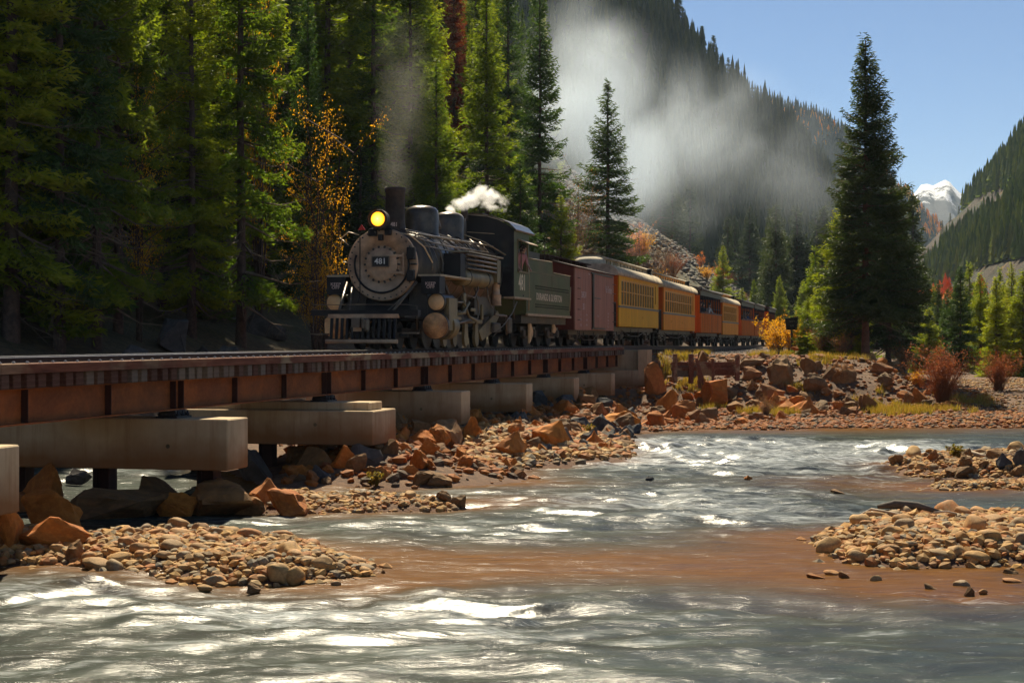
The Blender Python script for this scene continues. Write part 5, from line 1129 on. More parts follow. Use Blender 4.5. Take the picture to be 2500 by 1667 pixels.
# track: rails, and ties on the ballast
TR = empty('railway_track', 'narrow-gauge track of two worn rails across the bridge and along the bank', 'railway track', (P0[0], P0[1], 0), -TH)
prof = [(-.06, 0), (.06, 0), (.06, .012), (.012, .03), (.012, .15), (.033, .16), (.033, .188), (.026, .195), (-.026, .195), (-.033, .188), (-.033, .16), (-.012, .15), (-.012, .03), (-.06, .012)]
for s in (-1, 1):
    b = MB(); us = [-33, 0, 31, 42, 54, 66, 78, 86, 165]; V = []
    for uq in us:
        for px_, pz_ in prof: V.append((s * .49 + px_, uq, rail_z(uq) - .195 + pz_))
    n = len(prof); b.add(V, [(j * n + m, j * n + (m + 1) % n, (j + 1) * n + (m + 1) % n, (j + 1) * n + m) for j in range(len(us) - 1) for m in range(n)] + [tuple(range(n)), tuple((len(us) - 1) * n + m for m in range(n))[::-1]])
    ml_ = b.mesh('rail', ['rail', 'steel']); ml_.polygons.foreach_set('material_index', [1 if p.normal.z > .5 and p.center.z > rail_z(p.center.y) - .03 else 0 for p in ml_.polygons]); put('rail', ml_, TR)
for s in (-1, 1):      # inner guard rails on the bridge
    b = MB(); b.b2((s * .27 - .03, -33, TIM_B), (s * .27 + .03, 31, TIM_B + .13)); b.build('guard_rail', 'rust_dk', TR)
y = 31.5
while y < 110: put('tie', TIEM, TR, (0, y, rail_z(y) - .195 - .106), (0, 0, 0), (.98, 1, 1)); y += .62

# old timber cribbing in the bank right of the abutment
cb = empty('timber_cribbing', 'weathered timber retaining crib with three posts in the bank right of the abutment', 'retaining wall', (0, 0, 0))
def pw(px, py, Y): return tuple(at(px, py, Y))
for px, y0, y1, w in [(1648, 864, 930, .17), (1687, 864, 936, .20), (1800, 866, 930, .18)]:
    x = (px - 1250) / F * 66.2; b = MB(); b.box((x, 66.2, (at(px, y0, 66.2)[2] + at(px, y1, 66.2)[2]) / 2), (w, w, (y1 - y0) / F * 66.2), bev=.015); b.build('post', 'guard', cb)
for (xa, ya), (xb, yb) in [((1700, 876), (1722, 950)), ((1706, 880), (1708, 948))]:
    b = MB(); b.tube([pw(xa, ya, 66.0), pw(xb, yb, 65.8)], .08, 4, sm=False); b.build('brace', 'guard', cb)
for y0 in (888, 900):
    b = MB(); b.box((at(1722, y0, 66.4)[0], 66.42, at(1722, y0, 66.4)[2]), (2.75, .1, .15), bev=.01); b.build('plank', 'guard', cb)
b = MB(); b.box((at(1670, 905, 66.6)[0], 66.55, at(1670, 905, 66.6)[2]), (1.0, .12, .5), bev=.01); b.build('plank', 'timber', cb)
b = MB(); b.box((at(1745, 900, 66.6)[0], 66.62, at(1745, 900, 66.6)[2]), (1.9, .12, .55), bev=.01); b.build('plank', 'guard', cb)
b = MB(); b.box((at(1741, 903, 66)[0], 66.1, at(1741, 903, 66)[2]), (.10, .08, .9), bev=.01); b.build('post', 'guard', cb)
# the trackside sign
sg = empty('trackside_sign', 'black tilted sign board on a post beside the golden shrub', 'sign', (*uv(place(1933, 4.5)[0], 4.5), 0)); 
Ys = 84.5; sp_ = at(1933, 787, Ys); sg.location = (sp_[0], Ys, sp_[2] - 1.4)
b = MB(); b.box((0, 0, .6), (.10, .10, 1.4)); b.build('post', 'timber', sg)
b = MB(); b.prism([(-.30, 1.02), (.27, 1.0), (.33, 1.72), (-.36, 1.60)], -.09, -.05, 'y'); b.build('sign_board', 'iron_dk', sg)
for i, w in enumerate([.34, .18]): put('lettering', mark_mesh(w, .10, 'sill', 5 - 2 * i), sg, (0, -.093, 1.45 - .22 * i), (R(90), R(-4), 0))

# ------------------------------------------------------------------ rolling stock helpers
def wheelset(b, y, r, halfg=.52, mat=0):
    for s in (-1, 1): b.cyl((s * (halfg - .06), y, r), (s * (halfg + .06), y, r), r, n=20, mat=mat); b.cyl((s * (halfg - .09), y, r), (s * (halfg - .06), y, r), r + .025, n=20, mat=mat)
    b.cyl((-.8, y, r), (.8, y, r), .06, n=8, mat=mat)
TRUCKS = {}
def truck_meshes():
    m = {}
    b = MB(); wheelset(b, 0, .38); m['wheel'] = b.mesh('wheelset', 'iron_dk')
    b = MB()
    for s in (-1, 1):
        x = s * .82; b.b2((x - .04, -1.0, .50), (x + .04, 1.0, .60)); b.b2((x - .04, -.45, .26), (x + .04, .45, .33))
        b.tube([(x, -.95, .5), (x, -.4, .3)], .035, 6); b.tube([(x, .95, .5), (x, .4, .3)], .035, 6)
        for yy in (-.72, .72): b.box((x + s * .05, yy, .40), (.14, .22, .24), bev=.03)
        for yy in (-.16, 0, .16): b.cyl((x, yy, .32), (x, yy, .52), .05, n=8)
    b.b2((-.9, -.14, .5), (.9, .14, .68)); m['frame'] = b.mesh('side_frame', 'iron'); return m
TM = truck_meshes()
def truck(parent, y):
    f = put('truck', TM['frame'], parent, (0, y, 0))
    for yy in (-.72, .72): put('wheel', TM['wheel'], f, (0, yy, 0))
def underframe(b, L, w=1.0, z=.86):
    for x in (-.9, -.3, .3, .9): b.b2((x - .05, .1, z - .22), (x + .05, L - .1, z - .01))
    for x in (-.95, .95):
        b.tube([(x, 2.2, z - .15), (x, L / 2 - 1.1, z - .42), (x, L / 2 + 1.1, z - .42), (x, L - 2.2, z - .15)], .022, 5)
        for yy in (-1.1, 1.1): b.cyl((x, L / 2 + yy, z - .4), (x, L / 2 + yy, z - .1), .03, n=6)
    b.cyl((.2, L / 2 - .9, z - .38), (.2, L / 2 + .3, z - .38), .2, n=12); b.b2((-.7, L / 2 - .3, z - .5), (-.2, L / 2 + .5, z - .22))
def car_root(name, u0, label, cat):
    return empty(name, label, cat, (*uv(u0, 0), rail_z(u0 + 6)), -TH)
def coupler(parent, y, d):
    b = MB(); b.b2((-.08, min(y, y + d * .55), .60), (.08, max(y, y + d * .55), .74)); b.box((0, y + d * .6, .67), (.24, .2, .28), bev=.04); b.build('coupler', 'iron', parent)

def arc_roof(hw, z_e, z_t, n=14, flat=.55):
    pts = []
    for i in range(n + 1):
        a = math.pi * i / n; x = math.cos(a) * hw; z = z_e + (z_t - z_e) * math.sin(a) ** flat; pts.append((x, z))
    return pts
def coach(u0, L, label, side, pane, roofm='roof', cmat='roof', numb=''):
    c = car_root('passenger_coach', u0, label, 'railway coach'); hw = 1.24; zs, ze = .86, 3.2
    for s in (-1, 1):
        b = MB(); x = s * hw
        b.b2((x - s * .06, 0, zs), (x, L, 1.70)); b.b2((x - s * .06, 0, 2.95), (x, L, ze))
        b.b2((x - s * .06, 0, 1.78), (x, .62, 2.95)); b.b2((x - s * .06, L - 1.55, 1.78), (x, L - 1.15, 2.95)); b.b2((x - s * .06, L - .85, 1.78), (x, L, 2.95)); b.b2((x - s * .06, L - 1.15, 1.78), (x, L - .85, 2.05))
        b.build('side_wall', side, c)
        b = MB(); b.b2((x - s * .05, .0, 1.70), (x + s * .03, L, 1.78)); b.build('belt_rail', 'sill', c)
        n = 13; w = (L - 1.55 - .62) / n
        for i in range(n):
            y0 = .62 + i * w; b = MB(); f = .055
            b.b2((x - s * .05, y0, 1.78), (x - s * .004, y0 + f, 2.95)); b.b2((x - s * .05, y0 + w - f, 1.78), (x - s * .004, y0 + w, 2.95))
            b.b2((x - s * .05, y0 + f, 1.78), (x - s * .006, y0 + w - f, 1.84)); b.b2((x - s * .05, y0 + f, 2.88), (x - s * .006, y0 + w - f, 2.95)); b.b2((x - s * .05, y0 + f, 2.40), (x - s * .012, y0 + w - f, 2.44))
            wdw = b.build('window', 'sash', c); b = MB(); b.b2((x - s * .045, y0 + f, 1.84), (x - s * .035, y0 + w - f, 2.88)); b.build('pane', pane if i % 3 else 'pane', wdw)
        b = MB(); b.b2((x - s * .03, L - 1.15, 2.05), (x - s * .02, L - .85, 2.95)); b.build('narrow_window', 'pane', c)
        if s > 0:
            for yy, t in ((L * .22, .18), (L * .56, .3)):
                put('lettering', mark_mesh(t, .16, 'sash', int(t * 12)), c, (x + .006, yy, 1.32), (R(90), 0, R(90)))
    for y, d in ((0, -1), (L, 1)):
        b = MB(); b.b2((-hw + .06, y - d * .06, zs), (-.4, y, ze)); b.b2((.4, y - d * .06, zs), (hw - .061, y, ze)); b.b2((-.4, y - d * .06, 2.85), (.4, y, ze)); ew = b.build('end_wall', 'orange', c)
        b = MB(); b.b2((-.4, y - d * .05, zs), (.4, y - d * .02, 2.85)); b.build('door', 'pane_o', ew)
        b = MB(); b.b2((-1.1, y, zs - .06), (1.1, y + d * .8, zs + .02)); b.build('platform', 'iron', c)
        b = MB()
        for x in (-1.1, 1.1):
            b = MB(); b.tube([(x, y + d * .06, zs), (x, y + d * .06, 1.85), (x, y + d * .12, 1.9), (x, y + d * .68, 1.9), (x, y + d * .74, 1.84), (x, y + d * .74, zs)], .025, 6)
            for q in (.2, .34, .48, .62): b.cyl((x, y + d * q, zs), (x, y + d * q, 1.9), .012, n=5)
            sx_ = 1 if x > 0 else -1
            for q in (.5, .8): b.cyl((q * sx_, y + d * .78, zs), (q * sx_, y + d * .78, 1.85), .012, n=5)
            b.tube([(1.05 * sx_, y + d * .78, 1.86), (.35 * sx_, y + d * .78, 1.86)], .02, 5); b.build('railing', 'iron', c)
        for s in (-1, 1):
            b = MB()
            for q in range(3): b.b2((s * (.78 + q * .08), y + d * .2, .80 - q * .22), (s * (1.05 + q * .08), y + d * .7, .83 - q * .22))
            b.build('step', 'iron', c)
        coupler(c, y + d * .8, d)
    b = MB(); e = .86; hw2 = 1.34                       # lower roof curve, both sides, then the raised clerestory
    nr = 9; pr = []
    for i in range(nr + 1):
        t = i / nr; a = t * math.pi / 2; pr.append((hw2 - (hw2 - .62) * (1 - math.cos(a)) ** .9, 3.10 + .50 * math.sin(a) ** .8))
    full = pr + [(-x, z) for x, z in pr[::-1]]; inner = [(x * .96, z - .05) for x, z in full[::-1]]
    b.prism(full, -e, L + e, 'y', 0, True); b.build('roof', roofm, c)
    b = MB(); b.b2((-.60, -.2, 3.56), (.60, L + .2, 3.84)); cl = b.build('clerestory', cmat, c)
    b = MB(); b.prism([(.72, 3.83), (.66, 3.91), (.4, 3.97), (0, 4.0), (-.4, 3.97), (-.66, 3.91), (-.72, 3.83)], -.35, L + .35, 'y', 0, True); b.build('upper_roof', roofm, cl)
    for s in (-1, 1):
        for i in range(int(L / .95)):
            b = MB(); y0 = .35 + i * .95; b.b2((s * .600, y0, 3.62), (s * .612, y0 + .30, 3.79)); b.build('vent_window', 'glass', cl)
    for yd, d in ((-.2, -1), (L + .2, 1)):               # rounded hood closing the clerestory
        b = MB(); V = []; n1, n2 = 6, 12
        for j in range(n1 + 1):
            q = j / n1; rr = math.cos(q * math.pi / 2) ; 
            for i in range(n2 + 1):
                t = math.pi * i / n2; V.append((math.cos(t) * .70 * (.55 + .45 * rr), yd + d * .62 * math.sin(q * math.pi / 2), 3.50 + (.44 * math.sin(t) ** .35) * (rr ** .6 if rr > 1e-6 else 0)))
        b.add(V, [(j * (n2 + 1) + i, j * (n2 + 1) + i + 1, (j + 1) * (n2 + 1) + i + 1, (j + 1) * (n2 + 1) + i) for j in range(n1) for i in range(n2)], 0, True); b.build('roof_hood', roofm, c)
    b = MB(); b.cyl((.95, L - 1.2, 3.3), (.95, L - 1.2, 3.78), .09, n=10); b.cyl((.95, L - 1.2, 3.74), (.95, L - 1.2, 3.84), .17, .10, n=10); b.build('stove_pipe', 'iron_dk', c)
    b = MB(); underframe(b, L); b.build('underframe', 'iron', c)
    truck(c, 1.6); truck(c, L - 1.6); return c
def open_car(u0, L, label, seed):
    c = car_root('open_gondola_car', u0, label, 'open railway car'); hw = 1.24; g = random.Random(seed)
    for s in (-1, 1):
        x = s * hw; y = 0; i = 0
        while y < L - .05:
            w = min(g.choice([.28, .34, .42]), L - y); b = MB(); b.b2((x - s * .05, y + .01, .88), (x + s * (.0 if i % 2 else .035), y + w - .01, 2.08)); b.build('side_board', 'orange_wood', c); y += w; i += 1
        b = MB(); b.b2((x - s * .08, 0, 2.08), (x + s * .05, L, 2.16)); b.build('top_rail', 'iron', c)
        b = MB()
        for q in range(int(L / 1.45) + 1): b.b2((x - s * .06, q * 1.45, 2.16), (x, q * 1.45 + .06, 3.2))
        for q in range(1, int(L / .36)): b.b2((x - s * .04, q * .36, 3.0), (x - s * .02, q * .36 + .02, 3.2))
        b.b2((x - s * .05, 0, 2.42), (x - s * .03, L, 2.46)); b.build('post_frame', 'iron_dk', c)
        b = MB(); b.b2((x - s * .03, 0, 3.2), (x + s * .02, L, 3.52)); b.build('letterboard', 'lboard', c)
        y = 0; i = 0
    for y, d in ((0, -1), (L, 1)):
        b = MB(); b.b2((-hw + .06, y - d * .05, .88), (hw - .061, y, 3.2)); b.build('end_wall', 'orange', c)
        b = MB(); b.b2((-hw + .06, y - d * .06, 3.2), (hw - .061, y + d * .01, 3.6)); b.build('end_panel', 'iron_dk', c); coupler(c, y, d)
    b = MB(); b.prism(arc_roof(1.36, 3.5, 3.80, 14, .8) , -.35, L + .35, 'y', 0, True); b.build('roof', 'roof_dk', c)
    b = MB()
    for q in range(int(L / .5)): b.b2((-1.3, q * .5, 3.50), (1.38, q * .5 + .05, 3.56))
    b.build('roof_rib', 'roof', c)
    b = MB(); b.b2((-1.18, .06, 1.0), (1.18, L - .06, 1.08)); b.b2((-.25, .3, 1.08), (.25, L - .3, 1.5)); b.b2((-.06, .3, 1.5), (.06, L - .3, 2.2)); b.build('floor_and_bench', 'timber', c)
    b = MB(); underframe(b, L); b.build('underframe', 'iron', c); truck(c, 1.6); truck(c, L - 1.6); return c

# boxcar
def u_near(px, v=1.25): return u_at(px, v)
ub0, ub1 = u_near(1404), u_near(1498); L = ub1 - ub0
bx = car_root('boxcar', ub0, 'faded red-brown wooden boxcar coupled behind the green tender', 'boxcar'); hw = 1.25; zs, ze = .62, 3.03
n = int(L / .28)
for s in (-1, 1):
    for i in range(n):
        y0 = L * i / n; b = MB(); b.b2((s * hw - s * .05, y0 + .004, zs), (s * (hw + random.uniform(0, .006)), y0 + L / n - .004, ze)); b.build('side_board', 'boxcar', bx)
    x = s * (hw + .045); b = MB(); b.b2((x - s * .03, L * .40, zs + .12), (x, L * .64, ze - .12)); d = b.build('door', 'boxcar', bx)
    b = MB(); b.b2((x - s * .02, L * .395, zs + .1), (x + s * .035, L * .425, ze - .1)); b.b2((x, L * .425, 1.9), (x + s * .02, L * .6, 1.94)); b.build('door_post', 'iron', d)
    b = MB(); b.b2((x - s * .02, L * .36, ze - .16), (x + s * .03, L * .92, ze - .11)); b.b2((x - s * .02, L * .38, zs + .04), (x + s * .03, L * .72, zs + .10)); b.build('door_track', 'iron', bx)
    for yy in (.25, L - .55):
        b = MB()
        for zz in (1.0, 1.4, 1.8, 2.2, 2.6): b.tube([(x, yy, zz), (x + s * .06, yy + .02, zz), (x + s * .06, yy + .38, zz), (x, yy + .4, zz)], .012, 5)
        b.tube([(x, yy, .6), (x + s * .02, yy, .34), (x + s * .02, yy + .35, .34), (x, yy + .35, .6)], .015, 5); b.build('grab_iron', 'iron', bx)
for y, d in ((0, -1), (L, 1)):
    b = MB(); b.prism([(-hw + .051, zs), (hw - .051, zs), (hw - .051, ze), (0, ze + .28), (-hw + .051, ze)], min(y, y - d * .05), max(y, y - d * .05), 'y'); b.build('end_wall', 'boxend', bx); coupler(bx, y, d)
b = MB(); b.prism([(hw + .06, ze + .0), (0, ze + .34), (-hw - .06, ze), (-hw - .06, ze - .05), (0, ze + .28), (hw + .06, ze - .05)], -.06, L + .06, 'y'); b.build('roof', 'rust_dk', bx)
b = MB()
for i in range(18): b.b2((-.25, -.2 + i * (L + .4) / 18, ze + .42), (.25, -.2 + (i + .94) * (L + .4) / 18, ze + .46))
for i in range(10): b.b2((-.2, i * L / 10 + .2, ze + .28), (.2, i * L / 10 + .28, ze + .42))
b.build('running_board', 'timber', bx)
for t, y, z, sz, sx in [('D&RGW', L * .20, 1.98, .36, .8), ('3011', L * .20, 1.52, .36, .8), ('Rio Grande', L * .815, 2.32, .42, .74)]:
    me = text_mesh('lettering', t, sz, 'pink_letter', .002, sx)
    put('lettering', me, bx, (hw + (.062 if t == 'Rio Grande' else .012), y, z), (R(90), 0, R(90)))
for y, z, w in [(L * .13, 1.22, .18), (L * .27, 1.22, .36), (L * .13, 1.02, .34), (L * .27, 1.02, .36), (L * .13, .82, .36), (L * .27, .82, .36), (L * .33, 2.84, .34), (L * .84, 1.34, .3), (L * .84, 1.2, .3), (L * .84, 1.06, .3), (L * .84, .92, .24), (L * .84, .78, .4), (L * .52, 1.2, .4)]: put('lettering', mark_mesh(w, .10, 'pink_letter', max(2, int(w * 12))), bx, (hw + (.064 if abs(y - L * .52) < .01 else .012), y, z), (R(90), 0, R(90)))
b = MB(); underframe(b, L, z=.66); b.build('underframe', 'iron', bx); truck(bx, 1.3); truck(bx, L - 1.3)
b = MB(); b.tube([(.1, -.1, 2.6), (.1, -.14, 3.9)], .02, 5); b.cyl((.1, -.14, 3.6), (.1, -.14, 3.64), .12, n=12); b.build('brake_wheel', 'iron', bx)

for px0, px1, side, pane, lab, rf, nb in [(1512, 1608, 'yellow', 'pane', 'golden-yellow coach with pale roof, first coach behind the boxcar', 'roof', '319'), (1621, 1697, 'yellow_smoke', 'pane_o', 'gold coach with a smoky orange cast, second behind the boxcar', 'roof', '212'), (1765, 1803, 'yellow_smoke', 'pane_o', 'third coach with closed windows, between the open cars', 'roof', '')]:
    a, c_ = u_near(px0), u_near(px1); coach(a, c_ - a, lab, side, pane, rf, 'roof' if px0 < 1600 else 'yellow_smoke', nb)
a, c_ = u_near(1711), u_near(1762); OC1 = open_car(a, c_ - a - .3, 'open-sided orange car with passengers, right after the second coach', 1); L1 = c_ - a - .3; U1 = a
a, c_ = u_near(1811), u_near(1841); OC2 = open_car(a, c_ - a - .3, 'second open-sided orange car with passengers looking out', 2); L2 = c_ - a - .3; U2 = a
a, c_ = u_near(1843), u_near(1866.5); OC3 = open_car(a, c_ - a - .3, 'third open-sided orange car near the end of the train', 3); L3 = c_ - a - .3; U3 = a
a = u_near(1878); open_car(a, 8.5, 'last visible open car, only its bright orange end showing', 5)

# ------------------------------------------------------------------ tender
ut0, ut1 = 11.46, 18.85; L = ut1 - ut0
td = car_root('tender', ut0, 'olive-green tender lettered DURANGO & SILVERTON behind the engine', 'tender'); hw = 1.27
st_ = 15.6 - ut0
for s in (-1, 1):
    b = MB(); x = s * hw; b.prism([(0, 1.1), (L, 1.1), (L, 2.60), (st_ + .12, 2.60), (st_ - .05, 2.98), (0, 2.92)], min(x, x - s * .04), max(x, x - s * .04), 'x'); b.build('side_panel', 'green', td)
    b = MB(); b.b2((x - s * .02, .0, 1.04), (x + s * .05, L, 1.12)); b.build('sill', 'brass_edge', td)
    b = MB(); b.b2((x, 0, 2.50), (x + s * .012, L, 2.53)); b.b2((x, st_ - .03, 1.7), (x + s * .008, st_, 2.5)); b.tube([(x, st_ - .05, 2.98), (x, 0, 2.92)], .025, 6); b.tube([(x, L, 2.6), (x, st_ + .12, 2.6), (x, st_ - .05, 2.98)], .025, 6); b.build('seam', 'olive', td)
    b = MB()
    for zz in (1.98, 2.06, 1.36, 1.44):
        for i in range(40): b.box((x + s * .004, 1.4 + i * (L - 1.6) / 40, zz), (.02, .035, .035))
    b.build('rivet', 'iron_dk', td)
put('lettering', text_mesh('lettering', 'DURANGO & SILVERTON', .34, 'letter', .002, 1.12), td, (hw + .006, L * .50, 1.70), (R(90), 0, R(90)))
b = MB(); b.b2((-hw + .04, 0, 1.1), (hw - .041, .05, 2.9)); b.b2((-hw + .04, L - .05, 1.1), (hw - .041, L, 2.6)); b.b2((-hw + .04, st_, 2.5), (hw - .041, L - .05, 2.58)); b.b2((-hw + .04, .05, 2.2), (hw - .041, st_, 2.5)); b.build('tank', 'green', td)
b = MB(); b.b2((-.95, .3, 2.5), (.95, st_ - .6, 3.26)); b.build('coal_bunker', 'iron', td)
b = MB(); b.b2((-1.1, 0, .8), (1.1, L, 1.06)); b.build('frame', 'iron', td)
b = MB(); b.tube([(hw + .06, .12, 1.2), (hw + .07, .12, 2.7), (hw, .1, 2.8)], .022, 6); b.tube([(hw + .02, L - .12, 1.3), (hw + .05, L - .12, 2.2)], .018, 6); b.build('handrail', 'brass_edge', td)
for yy in (1.9, L - 1.6):
    t = put('truck', TM['frame'], td, (0, yy, 0), sc=(1.05, 1.15, 1.15))
    for d in (-.75, .75): put('wheel', TM['wheel'], t, (0, d, 0), sc=(1, 1, 1))
    b = MB(); b.prism([(yy - .45, 1.0), (yy + .1, .55), (yy + .1, .42), (yy - .25, .2), (yy - .45, .12)] if yy < 3 else [(yy - .35, .9), (yy + .15, .62), (yy - .1, .48), (yy - .45, .52)], 1.0, 1.06, 'x'); b.build('journal_cover', 'buff', td)
coupler(td, L, 1)
# ------------------------------------------------------------------ the locomotive
LC = empty('steam_locomotive', 'black narrow-gauge steam locomotive 481 with glowing headlight, crossing the bridge', 'steam locomotive', (P0[0], P0[1], RAIL), -TH)
cz = 2.22
def part(b, name, mats, parent=None, label=None): return b.build(name, mats, parent or LC, label)
b = MB(); b.lathe([(.93, .02), (.93, 1.9), (.95, 1.92), (.95, 2.0), (.93, 2.02)], (0, 0, cz), 'y', 48); part(b, 'smokebox', 'iron')
b = MB(); b.lathe([(.955, 0), (.96, .02), (.96, .07), (.945, .09)], (0, -.03, cz), 'y', 64); b.lathe([(.955, -.03), (.93, -.035), (.5, -.045), (.5, -.04)], (0, 0, cz), 'y', 64); fr = part(b, 'smokebox_front', 'graphite')
b = MB(); b.lathe([(.44, -.045), (.44, -.085), (.425, -.10), (.30, -.125), (.12, -.135), (.01, -.137)], (0, 0, cz), 'y', 48); dr = part(b, 'smokebox_door', 'graphite')
b = MB()
for i in range(34):
    a = 6.2832 * i / 34; b.cyl((.885 * math.cos(a), -.035, cz + .885 * math.sin(a)), (.885 * math.cos(a), -.062, cz + .885 * math.sin(a)), .022, n=6)
for i in range(18):
    a = 6.2832 * i / 18; b.cyl((.475 * math.cos(a), -.04, cz + .475 * math.sin(a)), (.475 * math.cos(a), -.085, cz + .475 * math.sin(a)), .024, n=6)
    b.box((.455 * math.cos(a), -.095, cz + .455 * math.sin(a)), (.05, .02, .05), rot=(0, -a, 0))
part(b, 'rim_bolt', 'iron')
b = MB()
for zz in (.22, -.22):
    b.box((.40, -.13, cz + zz), (.44, .03, .055)); b.box((.60, -.11, cz + zz), (.06, .07, .10))
b.cyl((.60, -.12, cz - .30), (.60, -.12, cz + .30), .025, n=8); part(b, 'door_hinge', 'graphite')
b = MB(); b.b2((-.23, -.20, cz - .06), (.23, -.15, cz + .20)); npl = part(b, 'number_plate', 'iron_dk')
b = MB(); z0, z1 = cz - .06, cz + .20
for lo, hi in (((-.24, z0 - .012), (.24, z0 + .012)), ((-.24, z1 - .012), (.24, z1 + .012)), ((-.24, z0), (-.216, z1)), ((.216, z0), (.24, z1))): b.b2((lo[0], -.212, lo[1]), (hi[0], -.19, hi[1]))
b.build('plate_rim', 'pipe', npl)
put('lettering', text_mesh('lettering', '481', .215, 'white', .006, 1.0), npl, (0, -.206, cz + .072), (R(90), 0, 0))
b = MB(); pts = [(math.cos(a) * .74, -.10, cz + math.sin(a) * .74) for a in np.linspace(R(160), R(380), 26)]; b.tube(pts, .028, 8)
for a in (162, 200, 240, 270, 300, 340, 378): b.cyl((math.cos(R(a)) * .74, -.03, cz + math.sin(R(a)) * .74), (math.cos(R(a)) * .74, -.11, cz + math.sin(R(a)) * .74), .02, n=6)
b.tube([(-.60, -.08, cz + .72), (-.60, -.08, cz - .80), (-.58, -.3, cz - 1.0)], .014, 6); part(b, 'handrail', 'iron_dk')
for x, zz, w, h in ((-.24, .82, .22, .16), (.18, .84, .16, .16), (-.02, .70, .12, .16), (-.02, .92, .62, .05), (.81, .28, .22, .32), (.87, 0, .18, .04), (.80, -.30, .20, .28)):
    b = MB(); b.box((x, -.10, cz + zz), (w, .14, h), bev=.015); part(b, 'bracket', 'iron_dk')
# headlight with its number board
hz = 3.39
b = MB(); b.lathe([(.235, 0), (.245, .02), (.245, .26), (.20, .36), (.10, .42)], (-.02, -.34, hz), 'y', 32); b.lathe([(.262, 0), (.262, .10), (.247, .10), (.247, 0), (.262, 0)], (-.02, -.42, hz), 'y', 32); del b.f[-2:], b.m[-2:], b.sm[-2:]; b.b2((-.16, -.3, cz + .92), (.12, -.02, hz - .2)); hl = part(b, 'headlight', 'stack')
ml = M('lamp_glow', .3); ml.b.inputs['Emission Color'].default_value = (1, .50, .03, 1); ml.b.inputs['Emission Strength'].default_value = 1.6; ml.base((.8, .4, .05))
gl = ml.n('ShaderNodeTexCoord'); dn = ml.n('ShaderNodeVectorMath', operation='LENGTH'); ml.l(gl.outputs['Object'], dn.inputs[0])
em = ml.ramp(ml.math('MULTIPLY', dn.outputs['Value'], 5.2), [(.0, (1, .9, .5)), (.22, (1, .72, .10)), (.8, (1, .42, .015)), (1., (.7, .2, .0))]); ml.l(em, ml.b.inputs['Emission Color']); MT['lamp'] = ml.m
b = MB(); b.lathe([(.185, 0), (.185, .008), (.12, -.02), (.01, -.03)], (0, 0, 0), 'y', 32); b.build('lens', 'lamp', hl, None, (-.02, -.36, hz))
b = MB(); b.box((.27, .10, 3.27), (.05, .34, .24), rot=(0, 0, R(-50))); nbd = b.build('number_board', 'stack', hl)
put('lettering', text_mesh('lettering', '481', .15, 'pink_letter', .003, .9), nbd, (.29, .075, 3.27), (R(90), 0, R(40)))
b = MB(); b.prism([(-.70, cz + .92), (-.50, cz + .92), (-.60, cz + 1.06)], .05, .09, 'y'); MT['red'] = plain('red_marker', (.45, .03, .02), .5); part(b, 'marker_flag', 'red')
# chimney
b = MB(); b.lathe([(.40, 3.06), (.34, 3.14), (.285, 3.26), (.265, 3.4), (.262, 4.20), (.275, 4.22), (.285, 4.27), (.285, 4.33), (.24, 4.33), (.235, 3.6)], (0, 1.1, 0), 'z', 36); b.cyl((0, 1.1, 3.7), (0, 1.1, 3.72), .26, n=24); part(b, 'chimney', 'stack')
# boiler barrel, bands, firebox
b = MB(); b.lathe([(.92, 2.02), (.95, 2.6), (1.0, 4.2), (1.06, 5.6), (1.10, 7.0), (1.10, 8.8)], (0, 0, cz + .03), 'y', 48); part(b, 'boiler', 'jacket')
b = MB()
for y, r in ((2.6, .953), (3.4, .975), (4.2, 1.003), (4.9, 1.03), (5.6, 1.063), (6.3, 1.083), (7.0, 1.103), (7.8, 1.103)): b.lathe([(r, y), (r + .014, y + .01), (r + .014, y + .08), (r, y + .09)], (0, 0, cz + .03), 'y', 48)
part(b, 'boiler_band', 'pipe')
b = MB(); b.b2((-.85, 6.3, 1.0), (.85, 8.8, 2.3)); part(b, 'firebox', 'iron')
def dome(y, r, zt, nm):
    b = MB(); z0 = 3.0; b.lathe([(r + .16, z0), (r + .05, z0 + .14), (r, z0 + .28), (r, zt - .26), (r * .95, zt - .14), (r * .80, zt - .06), (r * .5, zt - .01), (.03, zt)], (0, y, 0), 'z', 36); part(b, nm, 'jacket')
dome(3.64, .48, 4.05, 'sand_dome'); dome(6.5, .47, 4.08, 'steam_dome')
b = MB(); b.cyl((0, 8.35, 3.25), (0, 8.35, 3.95), .06, n=10); b.lathe([(.095, 3.95), (.11, 4.0), (.11, 4.45), (.07, 4.5), (.03, 4.55), (.03, 4.72)], (0, 8.35, 0), 'z', 16); part(b, 'whistle', 'stack')
b = MB()
for x in (-.2, .22): b.cyl((x, 7.4, 3.2), (x, 7.4, 3.95), .07, n=10)
part(b, 'safety_valve', 'pipe')
b = MB(); b.b2((-.04, 5.0, 3.25), (.04, 5.3, 3.85)); b.lathe([(.16, 3.5), (.13, 3.6), (.10, 3.72), (.03, 3.78)], (0, 5.15, 0), 'z', 16); part(b, 'bell', 'pipe')
